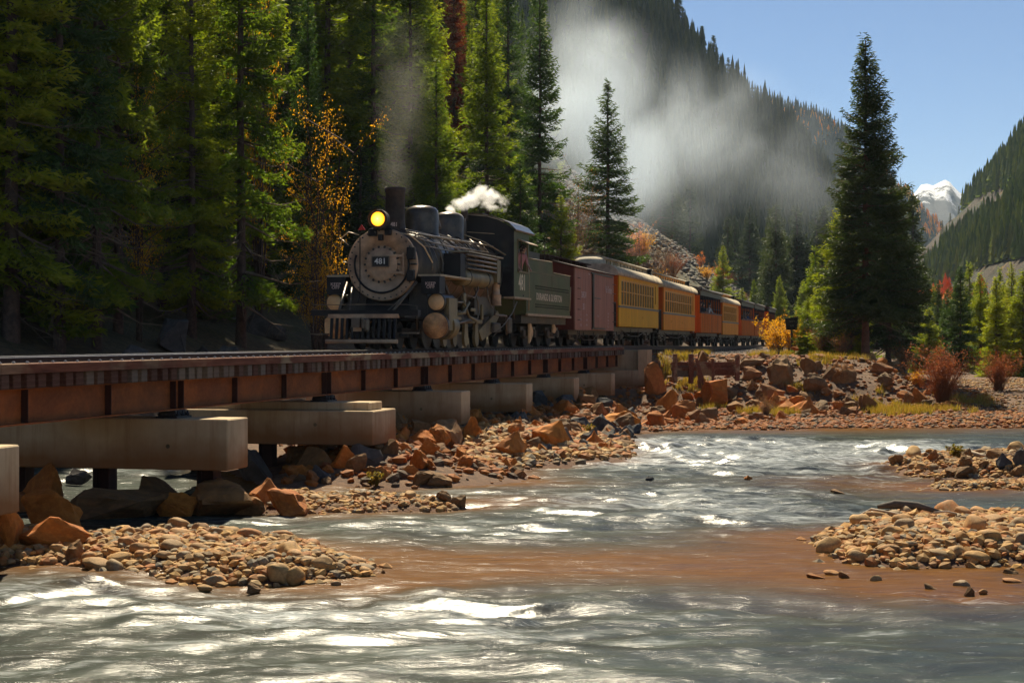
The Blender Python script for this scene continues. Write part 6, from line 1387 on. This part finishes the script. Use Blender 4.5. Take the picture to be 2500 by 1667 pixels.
# pipes over the boiler
def onb(a, y, off=.06): r = .97 + (y - 2) * .022 + off; return (math.cos(R(a)) * r, y, cz + .03 + math.sin(R(a)) * r)
b = MB()
b.tube([onb(58, .4, .05), onb(52, 1.6, .10), onb(50, 3.6, .12), onb(48, 6.0, .12), onb(47, 8.6, .12)], .030, 8)        # handrail along the side
for y in (.9, 2.3, 3.6, 4.9, 6.2, 7.6): b.tube([onb(52, y, -.02), onb(50, y, .13)], .02, 6)
part(b, 'boiler_handrail', 'pipe')
for k, (ang, ys, r) in enumerate([((80, 60, 35, 12, -2), (3.9, 4.0, 4.1, 4.0, 3.6), .026), ((80, 60, 38, 12, -2), (3.4, 3.2, 2.9, 2.7, 2.6), .026), ((84, 62, 40, 15), (4.2, 4.6, 5.0, 5.2), .02), ((80, 64, 42, 20), (6.3, 6.0, 5.7, 5.6), .024), ((66, 48, 32, 15), (7.2, 6.9, 6.7, 6.6), .024), ((62, 55, 44, 30, 14), (1.5, 2.2, 3.2, 4.4, 5.4), .022), ((70, 66, 58, 52, 40), (.7, 1.8, 3.0, 5.0, 8.2), .02), ((46, 40, 36, 36, 34), (.5, 1.6, 3.2, 5.6, 8.6), .024), ((30, 28, 24, 24), (.9, 2.4, 5.4, 8.4), .02), ((36, 20, 5, -10), (2.1, 2.15, 2.2, 2.1), .03), ((50, 30, 10, -8), (1.1, 1.2, 1.25, 1.2), .024), ((70, 45, 22, 6), (5.0, 5.2, 4.6, 4.4), .018), ((60, 36, 20), (7.9, 7.6, 7.4), .024)]):
    for s in (1, -1):
        if s < 0 and k > 6: continue
        b = MB(); P_ = [onb(a, y) for a, y in zip(ang, ys)]; P_ = [(s * p[0], p[1], p[2]) for p in P_]; Q = []
        for i in range(len(P_) - 1):
            for t in (0, .5): Q.append(tuple(P_[i][j] * (1 - t) + P_[i + 1][j] * t for j in range(3)))
        Q.append(P_[-1]); Q = [(q[0], q[1], q[2]) for q in Q]
        QQ = []
        for q in Q:                                     # keep the pipe outside the barrel
            rr = math.hypot(q[0], q[2] - cz - .03); m_ = .97 + (q[1] - 2) * .022 + .05; f = max(1, m_ / rr); QQ.append((q[0] * f, q[1], cz + .03 + (q[2] - cz - .03) * f))
        b.tube(QQ, r, 6); part(b, 'pipe', 'pipe')
for pp, r in (([(-.62, -.1, 3.0), (-.9, -.1, 3.08), (-1.12, .0, 2.95), (-1.2, .1, 2.7)], .016), ([(.35, .0, 3.06), (.7, .1, 3.0), (.98, .5, 2.7), (1.1, .9, 2.3)], .02), ([(-.95, 0, 2.75), (-1.25, .2, 2.95)], .014), ([(-.96, 0, 2.28), (-1.1, 0, 2.3)], .02)):
    b = MB(); b.tube(pp, r, 6); part(b, 'front_pipe', 'brass_edge')
# running boards, step boxes lettered KEEP OFF, front deck and pilot
for s in (-1, 1):
    b = MB(); b.b2((s * .95, .05, 1.91), (s * 1.56, 3.2, 1.96)); part(b, 'running_board', 'brass_edge')
    b = MB(); b.b2((s * .9, 3.2, 2.70), (s * 1.5, 7.3, 2.74)); part(b, 'running_board', 'brass_edge')
    b = MB(); b.b2((s * 1.05, 0, 1.45), (s * 1.55, .5, 1.905)); sb = part(b, 'step_box', 'iron_dk')
    for i, t in enumerate(('KEEP', 'OFF')): put('lettering', text_mesh('lettering', t, .115, 'pink_letter', .002, 1.15), sb, (s * 1.30, -.004, 1.71 - .085 * i), (R(90), 0, 0))
    # cylinder and valve chest
    b = MB(); b.lathe([(.345, .25), (.36, .27), (.36, .36), (.32, .38), (.32, 1.30), (.36, 1.32), (.36, 1.42), (.2, 1.44)], (s * 1.36, 0, .62), 'y', 32); b.lathe([(.22, .20), (.24, .22), (.24, .34), (.22, .36), (.22, 1.30), (.24, 1.34), (.2, 1.4)], (s * 1.40, 0, 1.24), 'y', 28)
    b.b2((s * 1.08, .42, .66), (s * 1.62, 1.28, 1.24)); b.b2((s * .6, .4, .8), (s * 1.1, 1.3, 1.75)); part(b, 'cylinder', 'iron')
    b = MB(); b.lathe([(.335, .235), (.345, .25), (.30, .215), (.10, .20), (.01, .20)][::-1], (s * 1.36, 0, .62), 'y', 32); b.cyl((s * 1.36, .20, .62), (s * 1.36, .16, .62), .09, n=12); part(b, 'cylinder_head', 'rustcyl')
    b = MB(); b.lathe([(.01, .165), (.06, .165), (.20, .175), (.215, .19), (.215, .22)], (s * 1.40, 0, 1.24), 'y', 28); b.cyl((s * 1.40, .17, 1.24), (s * 1.40, .14, 1.24), .03, n=8); part(b, 'valve_head', 'buff')
    b = MB(); b.b2((s * 1.55, .42, .5), (s * 1.69, 1.26, 1.35)); b.lathe([(.345, .80), (.35, .82), (.35, 1.26)], (s * 1.40, 0, .60), 'y', 28); part(b, 'cylinder_jacket', 'olive')
b = MB(); b.b2((-1.42, -1.55, .86), (1.42, -1.30, 1.0)); b.b2((-1.0, -1.30, .82), (1.0, .1, .92)); part(b, 'front_deck', 'iron_dk')
b = MB(); b.b2((-1.42, -1.57, 1.0), (-.5, -1.32, 1.015)); b.tube([(-1.38, -1.5, .95), (-1.38, -1.5, 1.14), (1.1, -1.5, 1.14), (1.38, -1.5, 1.10), (1.38, -1.5, .5)], .011, 6); b.tube([(-1.38, -1.5, 1.1), (-1.38, -1.5, .42), (-1.2, -1.5, .38)], .011, 6); b.b2((-1.45, -1.55, .38), (-1.0, -1.35, .41)); b.b2((1.0, -1.55, .40), (1.40, -1.35, .44)); part(b, 'deck_rail', 'pipe')
for i in range(13):
    x = -.84 + i * .14; b = MB(); b.box((x, -1.62, .56), (.07, .06, .60), rot=(R(-8), 0, 0), bev=.008); b.build('pilot_slat', 'iron_dk', LC)
b = MB(); b.b2((-.92, -1.66, .80), (.92, -1.5, .90)); b.cyl((-.98, -1.66, .21), (.92, -1.66, .21), .055, n=10); part(b, 'pilot_beam', 'graphite')
b = MB(); b.b2((-.20, -1.95, .56), (.02, -1.7, .80)); b.box((.14, -1.95, .66), (.10, .28, .26), bev=.03); b.box((.22, -2.0, .62), (.14, .14, .34), bev=.05); part(b, 'coupler', 'pipe')
b = MB(); b.b2((-.24, -1.70, .46), (-.02, -1.675, .84)); part(b, 'coupler_plate', 'graphite')
for s in (-1, 1):
    b = MB(); b.tube([(s * .95, -.1, 1.75), (s * .72, -1.4, .98)], .035, 8); b.tube([(s * .85, 0, 1.62), (s * .5, -1.2, .98)], .022, 6); part(b, 'deck_brace', 'pipe')
b = MB(); b.b2((-1.05, -1.54, .42), (-.88, -1.5, .78)); part(b, 'deck_plate', 'buff')
b = MB(); wheelset(b, -.35, .36); wheelset(b, .9, .36); b.b2((-.7, -.6, .45), (.7, 1.1, .55)); part(b, 'leading_truck', 'iron_dk')
# smokebox saddle, frames, drivers, rods
b = MB(); b.prism([(-.75, .75), (.75, .75), (.55, 1.35), (-.55, 1.35)], .4, 1.3, 'y'); b.b2((-.62, 1.3, .55), (.62, 9.0, 1.0)); part(b, 'frame', 'iron_dk')
DRV = [2.0, 3.05, 4.27, 5.47]
for y in DRV:
    b = MB()
    for s in (-1, 1):
        b.lathe([(.56, -.07), (.56, .06), (.585, .07), (.585, .09)], (0, 0, 0), 'x', 32) if False else None
        x = s * .56; b.cyl((x - .07, y, .56), (x + .07, y, .56), .56, n=32); b.cyl((x + s * .07, y, .56), (x + s * .16, y, .56), .16, n=16)
    b.cyl((-1.05, y, .56), (1.05, y, .56), .09, n=12); part(b, 'driving_wheel', 'iron')
    for s in (-1, 1):
        b = MB(); b.prism([(y - .16, .80), (y - .19, .50), (y - .24, .30), (y - .17, .13), (y, .04), (y + .17, .13), (y + .22, .30), (y + .17, .50), (y + .15, .80)], min(s * 1.06, s * 1.14), max(s * 1.06, s * 1.14), 'x'); part(b, 'counterweight', 'olive')
for s in (-1, 1):
    b = MB(); b.box((s * 1.22, 3.75, .78), (.05, 4.0, .12), bev=.02); part(b, 'side_rod', 'olive')
    b = MB(); b.tube([(s * 1.30, 2.3, .68), (s * 1.30, 4.3, .82)], .05, 6); part(b, 'main_rod', 'pipe')
    b = MB(); b.box((s * 1.32, 2.15, .62), (.16, .36, .36), bev=.04); b.b2((s * 1.26, 1.45, .80), (s * 1.36, 2.9, .88)); b.b2((s * 1.26, 1.45, .40), (s * 1.36, 2.9, .46)); b.cyl((s * 1.32, 1.4, .62), (s * 1.32, 2.1, .62), .035, n=8); part(b, 'crosshead', 'olive')
    b = MB(); b.tube([(s * 1.42, 2.9, 1.3), (s * 1.42, 3.5, .9), (s * 1.42, 4.3, .8)], [.05, .035, .05], 6); b.box((s * 1.38, 3.1, 1.25), (.08, .26, .6), bev=.03); b.tube([(s * 1.4, 1.3, 1.24), (s * 1.42, 3.0, 1.3)], .03, 6); part(b, 'valve_gear', 'olive')
    b = MB(); b.prism([(6.0, .52), (8.4, 1.15), (8.6, 1.0), (7.6, .45), (6.4, .22)], min(s * 1.0, s * 1.06), max(s * 1.0, s * 1.06), 'x'); part(b, 'ash_pan', 'olive')
    # reservoir with cooling pipes above it
    b = MB(); b.lathe([(.05, 0), (.22, .04), (.25, .10), (.25, 3.1), (.22, 3.16), (.05, 3.2)], (s * 1.25, 2.95, 2.0), 'y', 28); ar = part(b, 'air_reservoir', 'olive')
    b = MB()
    for y in (3.5, 5.6): b.lathe([(.256, 0), (.262, .01), (.262, .05), (.256, .06)], (s * 1.25, y, 2.0), 'y', 28)
    b.build('strap', 'iron_dk', ar)
    for i in range(4):
        b = MB(); b.cyl((s * 1.52, 2.9, 2.24 + i * .125), (s * 1.52, 6.25, 2.24 + i * .125), .036, n=8); b.build('cooling_pipe', 'pipe', LC)
    b = MB(); b.b2((s * 1.0, 2.35, 1.97), (s * 1.48, 2.9, 2.62)); part(b, 'lubricator_box', 'iron_dk')
    b = MB(); b.b2((s * 1.15, 6.3, 1.95), (s * 1.55, 6.75, 2.62)); part(b, 'tool_box', 'olive')
    b = MB()
    for z0, r in ((1.30, .15), (1.62, .12)): b.lathe([(r + .02, z0 - .02), (r + .02, z0), (r, z0 + .01), (r, z0 + .26), (r + .02, z0 + .27), (r + .02, z0 + .29)], (s * 1.36, 6.9, 0), 'z', 20)
    for q in range(6): b.lathe([(.165, 1.33 + q * .04), (.165, 1.345 + q * .04)], (s * 1.36, 6.9, 0), 'z', 20)
    b.cyl((s * 1.36, 6.9, 1.9), (s * 1.36, 6.9, 2.0), .06, n=10); part(b, 'air_pump', 'graphite')
    for pts, r in [([(1.4, 6.6, 1.15), (1.42, 6.5, 1.0), (1.45, 7.2, .98), (1.45, 7.9, .98), (1.42, 8.0, .8), (1.4, 8.1, .4)], .032), ([(1.3, 3.2, 1.9), (1.36, 3.3, 1.5), (1.4, 4.2, 1.45), (1.4, 4.6, 1.7), (1.3, 5.0, 1.9)], .022), ([(1.4, 5.6, 1.85), (1.44, 5.7, 1.4), (1.42, 6.2, 1.2)], .02), ([(1.45, 6.2, .35), (1.48, 7.6, .75), (1.46, 8.7, 1.1), (1.46, 9.3, 1.45)], .018), ([(1.3, 4.6, 1.75), (1.36, 4.75, 1.3), (1.34, 4.9, 1.0), (1.32, 4.6, .7)], .026), ([(1.45, 8.9, 1.55), (1.45, 8.9, .9)], .02), ([(1.2, 1.6, 1.9), (1.3, 1.7, 1.5), (1.35, 2.0, 1.3)], .05)]:
        b = MB(); b.tube([(s * p[0], p[1], p[2]) for p in pts], r, 6); part(b, 'pipe', 'pipe')
    b = MB(); wheelset(b, 7.6, .36) if s > 0 else None
    if s > 0: part(b, 'trailing_wheel', 'iron_dk')
    b = MB(); b.box((s * 1.1, 7.9, .62), (.14, .9, .3), bev=.04); part(b, 'equalizer', 'iron'); b = MB(); b.box((s * 1.18, 9.4, .7), (.1, .5, .5), bev=.04); part(b, 'injector', 'iron')
    b = MB(); b.box((s * 1.36, 5.2, 1.05), (.07, .14, .45), bev=.02); b.box((s * 1.4, 4.0, 1.1), (.05, .5, .09), bev=.02); b.tube([(s * 1.42, 2.2, .95), (s * 1.44, 2.8, 1.0), (s * 1.44, 3.4, 1.3)], .045, 6); part(b, 'hanger', 'olive')
# cab
c0, c1, ch, cb_ = 8.85, 11.05, 1.46, 1.6
def roof_pts(e, dz=0, n=14):
    P_ = []
    for i in range(n + 1):
        t = i / n * 2 - 1; x = t * e; P_.append((x, 4.17 + dz - .42 * abs(t) ** 2.2 - (.10 * max(0, (abs(t) - .86) / .14)) ))
    return P_
rp = roof_pts(ch)
b = MB(); wall = [(-ch, cb_)] + rp + [(ch, cb_)]
def cabwall(b, y0, y1):
    # front wall built around two tall windows
    def zt(x): t = abs(x) / ch; return 4.17 - .42 * t ** 2.2 - (.10 * max(0, (t - .86) / .14))
    xs = [-ch, -1.32, -.98, -.6, 0, .6, .98, 1.32, ch]
    for xa, xb in zip(xs[:-1], xs[1:]):
        if abs(xa) in (1.32, .98) and abs(xb) in (1.32, .98):
            b.b2((xa, y0, cb_), (xb, y1, 2.55)); b.prism([(xa, 3.35), (xb, 3.35), (xb, zt(xb)), (xa, zt(xa))], y0, y1, 'y')
        else: b.prism([(xa, cb_), (xb, cb_), (xb, zt(xb)), (xa, zt(xa))], y0, y1, 'y')
cabwall(b, c0, c0 + .04); cab = part(b, 'cab', 'iron_dk')
for s in (-1, 1):
    b = MB(); x = s * ch
    b.b2((x - s * .04, c0 + .04, cb_), (x, c1, 2.42)); b.b2((x - s * .04, c0 + .04, 3.42), (x, c1, 3.66)); b.b2((x - s * .04, c0 + .04, 2.42), (x, c0 + .5, 3.42)); b.b2((x - s * .04, c1 - .2, 2.42), (x, c1, 3.42)); sd = b.build('cab_side', 'green', cab)
    b = MB(); b.b2((x - s * .03, c0 + .5, 2.42), (x + s * .02, c0 + .55, 3.42)); b.b2((x - s * .03, c1 - .25, 2.42), (x + s * .02, c1 - .2, 3.42)); b.b2((x - s * .03, c0 + .5, 3.38), (x + s * .02, c1 - .2, 3.42)); b.b2((x - s * .03, c0 + 1.1, 2.42), (x, c0 + 1.14, 3.38)); b.b2((x - s * .1, c0 + .5, 2.38), (x + s * .06, c1 - .2, 2.43)); b.build('window_frame', 'olive', cab)
    b = MB(); b.box((x + s * .16, c0 + 1.3, 3.36), (.42, 1.3, .03), rot=(0, s * R(24), 0)); b.build('awning', 'brass_edge', cab)
    b = MB(); b.b2((s * (ch - .3), c0 - .1, cb_ - .06), (s * (ch + .05), c1 + .1, cb_)); b.build('cab_sill', 'brass_edge', cab)
    b = MB(); b.b2((s * 1.32, c0 - .012, 2.55), (s * .98, c0 - .002, 3.35)); b.b2((s * 1.34, c0 - .03, 2.52), (s * .96, c0, 2.56)); b.b2((s * 1.34, c0 - .03, 2.92), (s * .96, c0, 2.95)); b.build('front_window', 'glass', cab)
put('lettering', text_mesh('lettering', '481', .72, 'letter', .002, .95), cab, (ch + .008, (c0 + c1) / 2 + .05, 2.05), (R(90), 0, R(90)))
b = MB(); o_ = roof_pts(ch + .10, .04); i_ = roof_pts(ch + .08, -.0); b.prism(o_ + i_[::-1], c0 - .12, c1 + .45, 'y', 0, False); b.build('cab_roof', 'jacket', cab)
b = MB(); b.b2((-.3, c0 + .6, 4.16), (.3, c0 + 1.3, 4.28)); b.build('roof_vent', 'iron', cab)
b = MB(); b.b2((-ch + .05, c0 + .04, cb_), (ch - .05, c1 - .02, cb_ + .05)); b.b2((-.9, c0 + .05, cb_ + .05), (.9, c0 + .5, 3.3)); b.build('backhead', 'iron_dk', cab)
b = MB(); b.tube([(.3, 7.0, 3.45), (.75, 8.0, 3.25), (1.2, 8.84, 2.9)], .02, 6); b.tube([(.1, 8.3, 3.6), (.9, 8.6, 3.55)], .012, 5); part(b, 'whistle_cord', 'brass_edge')

# ------------------------------------------------------------------ people
def person_mesh(pose, seed=0):
    """one skinned figure, about 1.7 m tall; pose: lean (forward), arm angles"""
    lean, la, ra, look = pose
    def rot(p, a, o): y, z = p[1] - o[1], p[2] - o[2]; return (p[0], o[1] + y * math.cos(a) - z * math.sin(a), o[2] + y * math.sin(a) + z * math.cos(a))
    H = (0, 0, .92); V = []; Rr = []; E = []
    def v(p, r, parent=None, up=True):
        if up: p = rot(p, lean, H)
        V.append(p); Rr.append(r); 
        if parent is not None: E.append((parent, len(V) - 1))
        return len(V) - 1
    pel = v(H, .14, None, False); wa = v((0, 0, 1.08), .12, pel); chs = v((0, 0, 1.30), .15, wa); nk = v((0, 0, 1.45), .058, chs); hd0 = v((0, -.02, 1.53), .075, nk); hd = v((look * .03, -.035, 1.63), .098, hd0); tp = v((look * .03, -.02, 1.71), .075, hd)
    for s, (a1, a2) in ((-1, la), (1, ra)):
        sh = v((s * .19, 0, 1.38), .062, chs)
        el = (s * .24, -.28 * math.sin(a1), 1.38 - .28 * math.cos(a1)); e = v(el, .044, sh)
        wr = (s * (.22), el[1] - .25 * math.sin(a2), el[2] - .25 * math.cos(a2)); w = v(wr, .03, e); v((wr[0], wr[1] - .09 * math.sin(a2), wr[2] - .09 * math.cos(a2)), .036, w)
        hp = v((s * .10, 0, .88), .095, pel, False); kn = v((s * .11, -.02, .48), .062, hp, False); an = v((s * .11, 0, .08), .042, kn, False); v((s * .12, -.16, .03), .036, an, False)
    me = bpy.data.meshes.new('body'); me.from_pydata(V, E, []); ob = bpy.data.objects.new('body', me); COL.objects.link(ob)
    sk = ob.modifiers.new('s', 'SKIN'); sk.use_smooth_shade = True
    for i, r in enumerate(Rr): me.skin_vertices[0].data[i].radius = (r, r)
    me.skin_vertices[0].data[0].use_root = True
    ob.modifiers.new('d', 'SUBSURF').levels = 1
    out = bpy.data.meshes.new_from_object(ob.evaluated_get(bpy.context.evaluated_depsgraph_get())); bpy.data.objects.remove(ob)
    return out, rot((0, -.02, 1.66), lean, H), lean
MT['skin'] = plain('skin', (.45, .26, .18), .6, 0, .08); MT['hair'] = plain('dark_hair', (.04, .025, .018), .7); MT['hair_l'] = plain('light_hair', (.35, .22, .10), .7)
for n_, c_ in (('pink', (.45, .20, .19)), ('navy', (.02, .03, .07)), ('whitec', (.55, .52, .48)), ('blue', (.03, .07, .20)), ('tan', (.32, .22, .14)), ('black', (.02, .02, .022)), ('redc', (.3, .04, .03))): MT['cloth_' + n_] = plain('cloth_' + n_, c_, .9)
def person(X, Y, z, rz, top, hair, label, pose, h=1.0):
    me, hp, lean = person_mesh(pose)
    for m in ('skin', 'cloth_' + top, 'cloth_navy'): me.materials.append(MT[m])
    mi = []
    for p in me.polygons:
        c = p.center; q = c - Vector((0, 0, .92)); zz = .92 + q.z * math.cos(-lean) + q.y * math.sin(-lean); xx = abs(c.x)
        far = math.hypot(c.y, c.z - 1.38) > .42 and xx > .16 and c.z > .75
        mi.append(2 if zz < .93 and not far else (0 if zz > 1.455 or far else 1))
    me.polygons.foreach_set('material_index', mi)
    o = empty('person', label, 'person', (X, Y, z), rz); o.scale = (h, h, h)
    put('body', me, o)
    b = MB(); b.lathe([(.03, .10), (.07, .085), (.102, .04), (.108, -.02), (.10, -.06)], (0, 0, 0), 'z', 14); b.lathe([(.10, -.06), (.09, -.14), (.05, -.16)], (0, .03, 0), 'z', 12)
    b.build('hair', hair, o, None, (hp[0], hp[1] + .018, hp[2] + .02))
    b = MB(); b.box((0, -.115, .0), (.028, .04, .045), bev=.008)
    for s in (-1, 1): b.box((s * .105, -.0, -.0), (.02, .04, .05), bev=.006)
    b.build('nose_and_ears', 'skin', o, None, (hp[0], hp[1], hp[2] - .02))
    b = MB()
    for s in (-1, 1): b.box((s * .038, -.092, .012), (.026, .02, .012))
    b.box((0, -.094, -.065), (.05, .02, .010)); b.build('eyes_and_mouth', 'hair', o, None, (hp[0], hp[1], hp[2] - .02)); return o
RZ = -TH + R(90)                                        # facing out of the train's right side (local -y -> +v)
def seat_person(u, v, zf, *a, turn=0, **k): X, Y = uv(u, v); return person(X, Y, zf, RZ + turn, *a, **k)
seat_person(10.15, 1.28, RAIL + 1.62, 'pink', 'hair', 'engine driver in a pink shirt leaning on the cab window sill', (R(24), (R(38), R(65)), (R(30), R(70)), 1), turn=R(-40), h=.98)
T1 = rail_z(U1 + 6) + 1.08; T2 = rail_z(U2 + 6) + 1.08; T3 = rail_z(U3 + 6) + 1.08
for u, v, z, top, hair, lab, tn in [
    (U1 + 1.1, 1.0, T1, 'black', 'hair', 'passenger in black holding up a camera at the front of the first open car', R(-30)),
    (U1 + 1.9, .8, T1, 'navy', 'hair_l', 'passenger in dark blue second from the front of the first open car', R(-10)),
    (U1 + 4.2, .8, T1, 'navy', 'hair', 'passenger in dark clothes in the middle of the first open car', R(-20)),
    (U1 + 5.6, 1.05, T1, 'whitec', 'hair', 'passenger in white leaning out of the first open car', R(-35)),
    (U2 + .9, .9, T2, 'black', 'hair', 'passenger in black at the front of the second open car', R(-20)),
    (U2 + 3.9, 1.0, T2, 'tan', 'hair_l', 'fair-haired passenger in tan in the second open car', R(-30)),
    (U2 + 5.2, 1.0, T2, 'blue', 'hair', 'passenger in blue beside the fair-haired one', R(-20)),
    (U2 + 7.2, 1.0, T2, 'blue', 'hair', 'passenger in blue towards the rear of the second open car', R(-20)),
    (U3 + 1.6, 1.0, T3, 'redc', 'hair', 'passenger in red in the third open car', R(-20)),
    (U3 + 3.6, 1.0, T3, 'black', 'hair', 'passenger in black in the third open car', R(-10))]:
    seat_person(u, v, z, top, hair, lab, (R(10), (R(30), R(80)), (R(35), R(85)), 0), turn=tn, h=1.0)

# ------------------------------------------------------------------ smoke, steam and haze
def volume(name, c, size, label, cat, dens, lobes, nscale, thr, color=(1, 1, 1), aniso=.35, rz=0, gain=2.2, soft=1.0, det=5, edge=3.0):
    bm = bmesh.new(); bmesh.ops.create_icosphere(bm, subdivisions=3, radius=1.0)
    for v in bm.verts: v.co = Vector((v.co.x * size[0], v.co.y * size[1], v.co.z * size[2]))
    me = bpy.data.meshes.new(name); bm.to_mesh(me); bm.free()
    m = bpy.data.materials.new(name); m.use_nodes = True; t = m.node_tree; t.nodes.clear(); out = t.nodes.new('ShaderNodeOutputMaterial'); pv = t.nodes.new('ShaderNodeVolumePrincipled')
    pv.inputs['Color'].default_value = (*color, 1); pv.inputs['Anisotropy'].default_value = aniso
    tc = t.nodes.new('ShaderNodeTexCoord')
    def mth(op, a, b=None, cl=False):
        n = t.nodes.new('ShaderNodeMath'); n.operation = op; n.use_clamp = cl
        for v, i in ((a, 0), (b, 1)):
            if v is None: continue
            if isinstance(v, (int, float)): n.inputs[i].default_value = v
            else: t.links.new(v, n.inputs[i])
        return n.outputs[0]
    tot = None
    for (lx, ly, lz, rx, ry, rz_, w) in lobes:
        mp = t.nodes.new('ShaderNodeMapping'); mp.vector_type = 'POINT'; mp.inputs['Scale'].default_value = (1 / rx, 1 / ry, 1 / rz_); mp.inputs['Location'].default_value = (-lx / rx, -ly / ry, -lz / rz_)
        t.links.new(tc.outputs['Object'], mp.inputs[0]); ln = t.nodes.new('ShaderNodeVectorMath'); ln.operation = 'LENGTH'; t.links.new(mp.outputs[0], ln.inputs[0])
        f = mth('MULTIPLY', mth('SUBTRACT', 1.0, ln.outputs['Value'], True), w); tot = f if tot is None else mth('MAXIMUM', tot, f)
    nz = t.nodes.new('ShaderNodeTexNoise'); nz.inputs['Scale'].default_value = nscale; nz.inputs['Detail'].default_value = det; nz.inputs['Roughness'].default_value = .55; nz.inputs['Distortion'].default_value = .4; t.links.new(tc.outputs['Object'], nz.inputs['Vector'])
    d = mth('MULTIPLY', mth('ADD', mth('SUBTRACT', mth('MULTIPLY', nz.outputs['Fac'], gain), thr), mth('MULTIPLY', tot, soft)), mth('MINIMUM', mth('MULTIPLY', tot, edge), 1.0), True)
    d = mth('MULTIPLY', d, dens); t.links.new(d, pv.inputs['Density']); t.links.new(pv.outputs[0], out.inputs['Volume'])
    me.materials.append(m); o = put(name, me, None, c, (0, 0, rz)); return tag(o, label, cat, kind='stuff')
# big drift behind the train: centred about px 1560, py 290 at Y 150
c = at(1600, 300, 150)
volume('smoke', c, (25, 8, 16), 'big pale grey smoke cloud drifting over the dark slope behind the train', 'smoke', .19,
       [(-6.0, 0, 2.5, 9, 7, 11, 1.1), (-2.5, 0, -3.0, 9, 6.5, 8.5, 1.0), (3.5, 0, -1.0, 11, 7, 9.5, .66), (11.0, 0, -5, 12, 7, 8, .34), (1, 0, -8, 10, 6, 6, .36)], .11, .84, (.78, .88, 1.0), .45, gain=1.5, edge=1.9)
c = at(985, 270, 46.5)
volume('smoke', c, (1.5, 1.5, 3.1), 'thin veil of smoke rising from the chimney', 'smoke', .10, [(-.2, 0, -1.6, .7, .7, 1.8, .9), (.0, 0, .6, 1.1, 1.2, 2.6, .8)], .9, 1.1, (.8, .78, .72), .3)
X, Y = uv(8.0, .1)
st_o = volume('steam', (X + .28, Y - .1, RAIL + 4.55), (1.5, .8, .9), 'bright white steam jet from the whistle behind the domes', 'steam', 9., [(-.85, 0, -.34, .26, .26, .22, 1.1), (-.5, 0, -.16, .42, .36, .34, 1.1), (-.08, 0, .05, .5, .42, .38, 1.1), (.35, 0, .28, .55, .42, .46, 1.0), (.62, 0, .02, .6, .4, .5, .6), (1.0, 0, -.15, .4, .3, .4, .35)], 2.6, 1.75, (1, 1, 1), .5, gain=3.4, det=8)
st_o.scale = (.82, .82, .78)
# thin mountain air: one even box of haze round everything
hm = bpy.data.materials.new('haze'); hm.use_nodes = True; ht = hm.node_tree; ht.nodes.clear(); ho = ht.nodes.new('ShaderNodeOutputMaterial'); hv_ = ht.nodes.new('ShaderNodeVolumePrincipled')
hv_.inputs['Color'].default_value = (.62, .80, 1.0, 1); hv_.inputs['Density'].default_value = .00007; hv_.inputs['Anisotropy'].default_value = .2; ht.links.new(hv_.outputs[0], ho.inputs['Volume'])
b = MB(); b.b2((-5200, -300, -23), (6800, 4300, 420)); me = bpy.data.meshes.new('haze'); me.from_pydata(b.v, [], b.f); me.materials.append(hm)
tag(put('haze', me), kind='stuff')
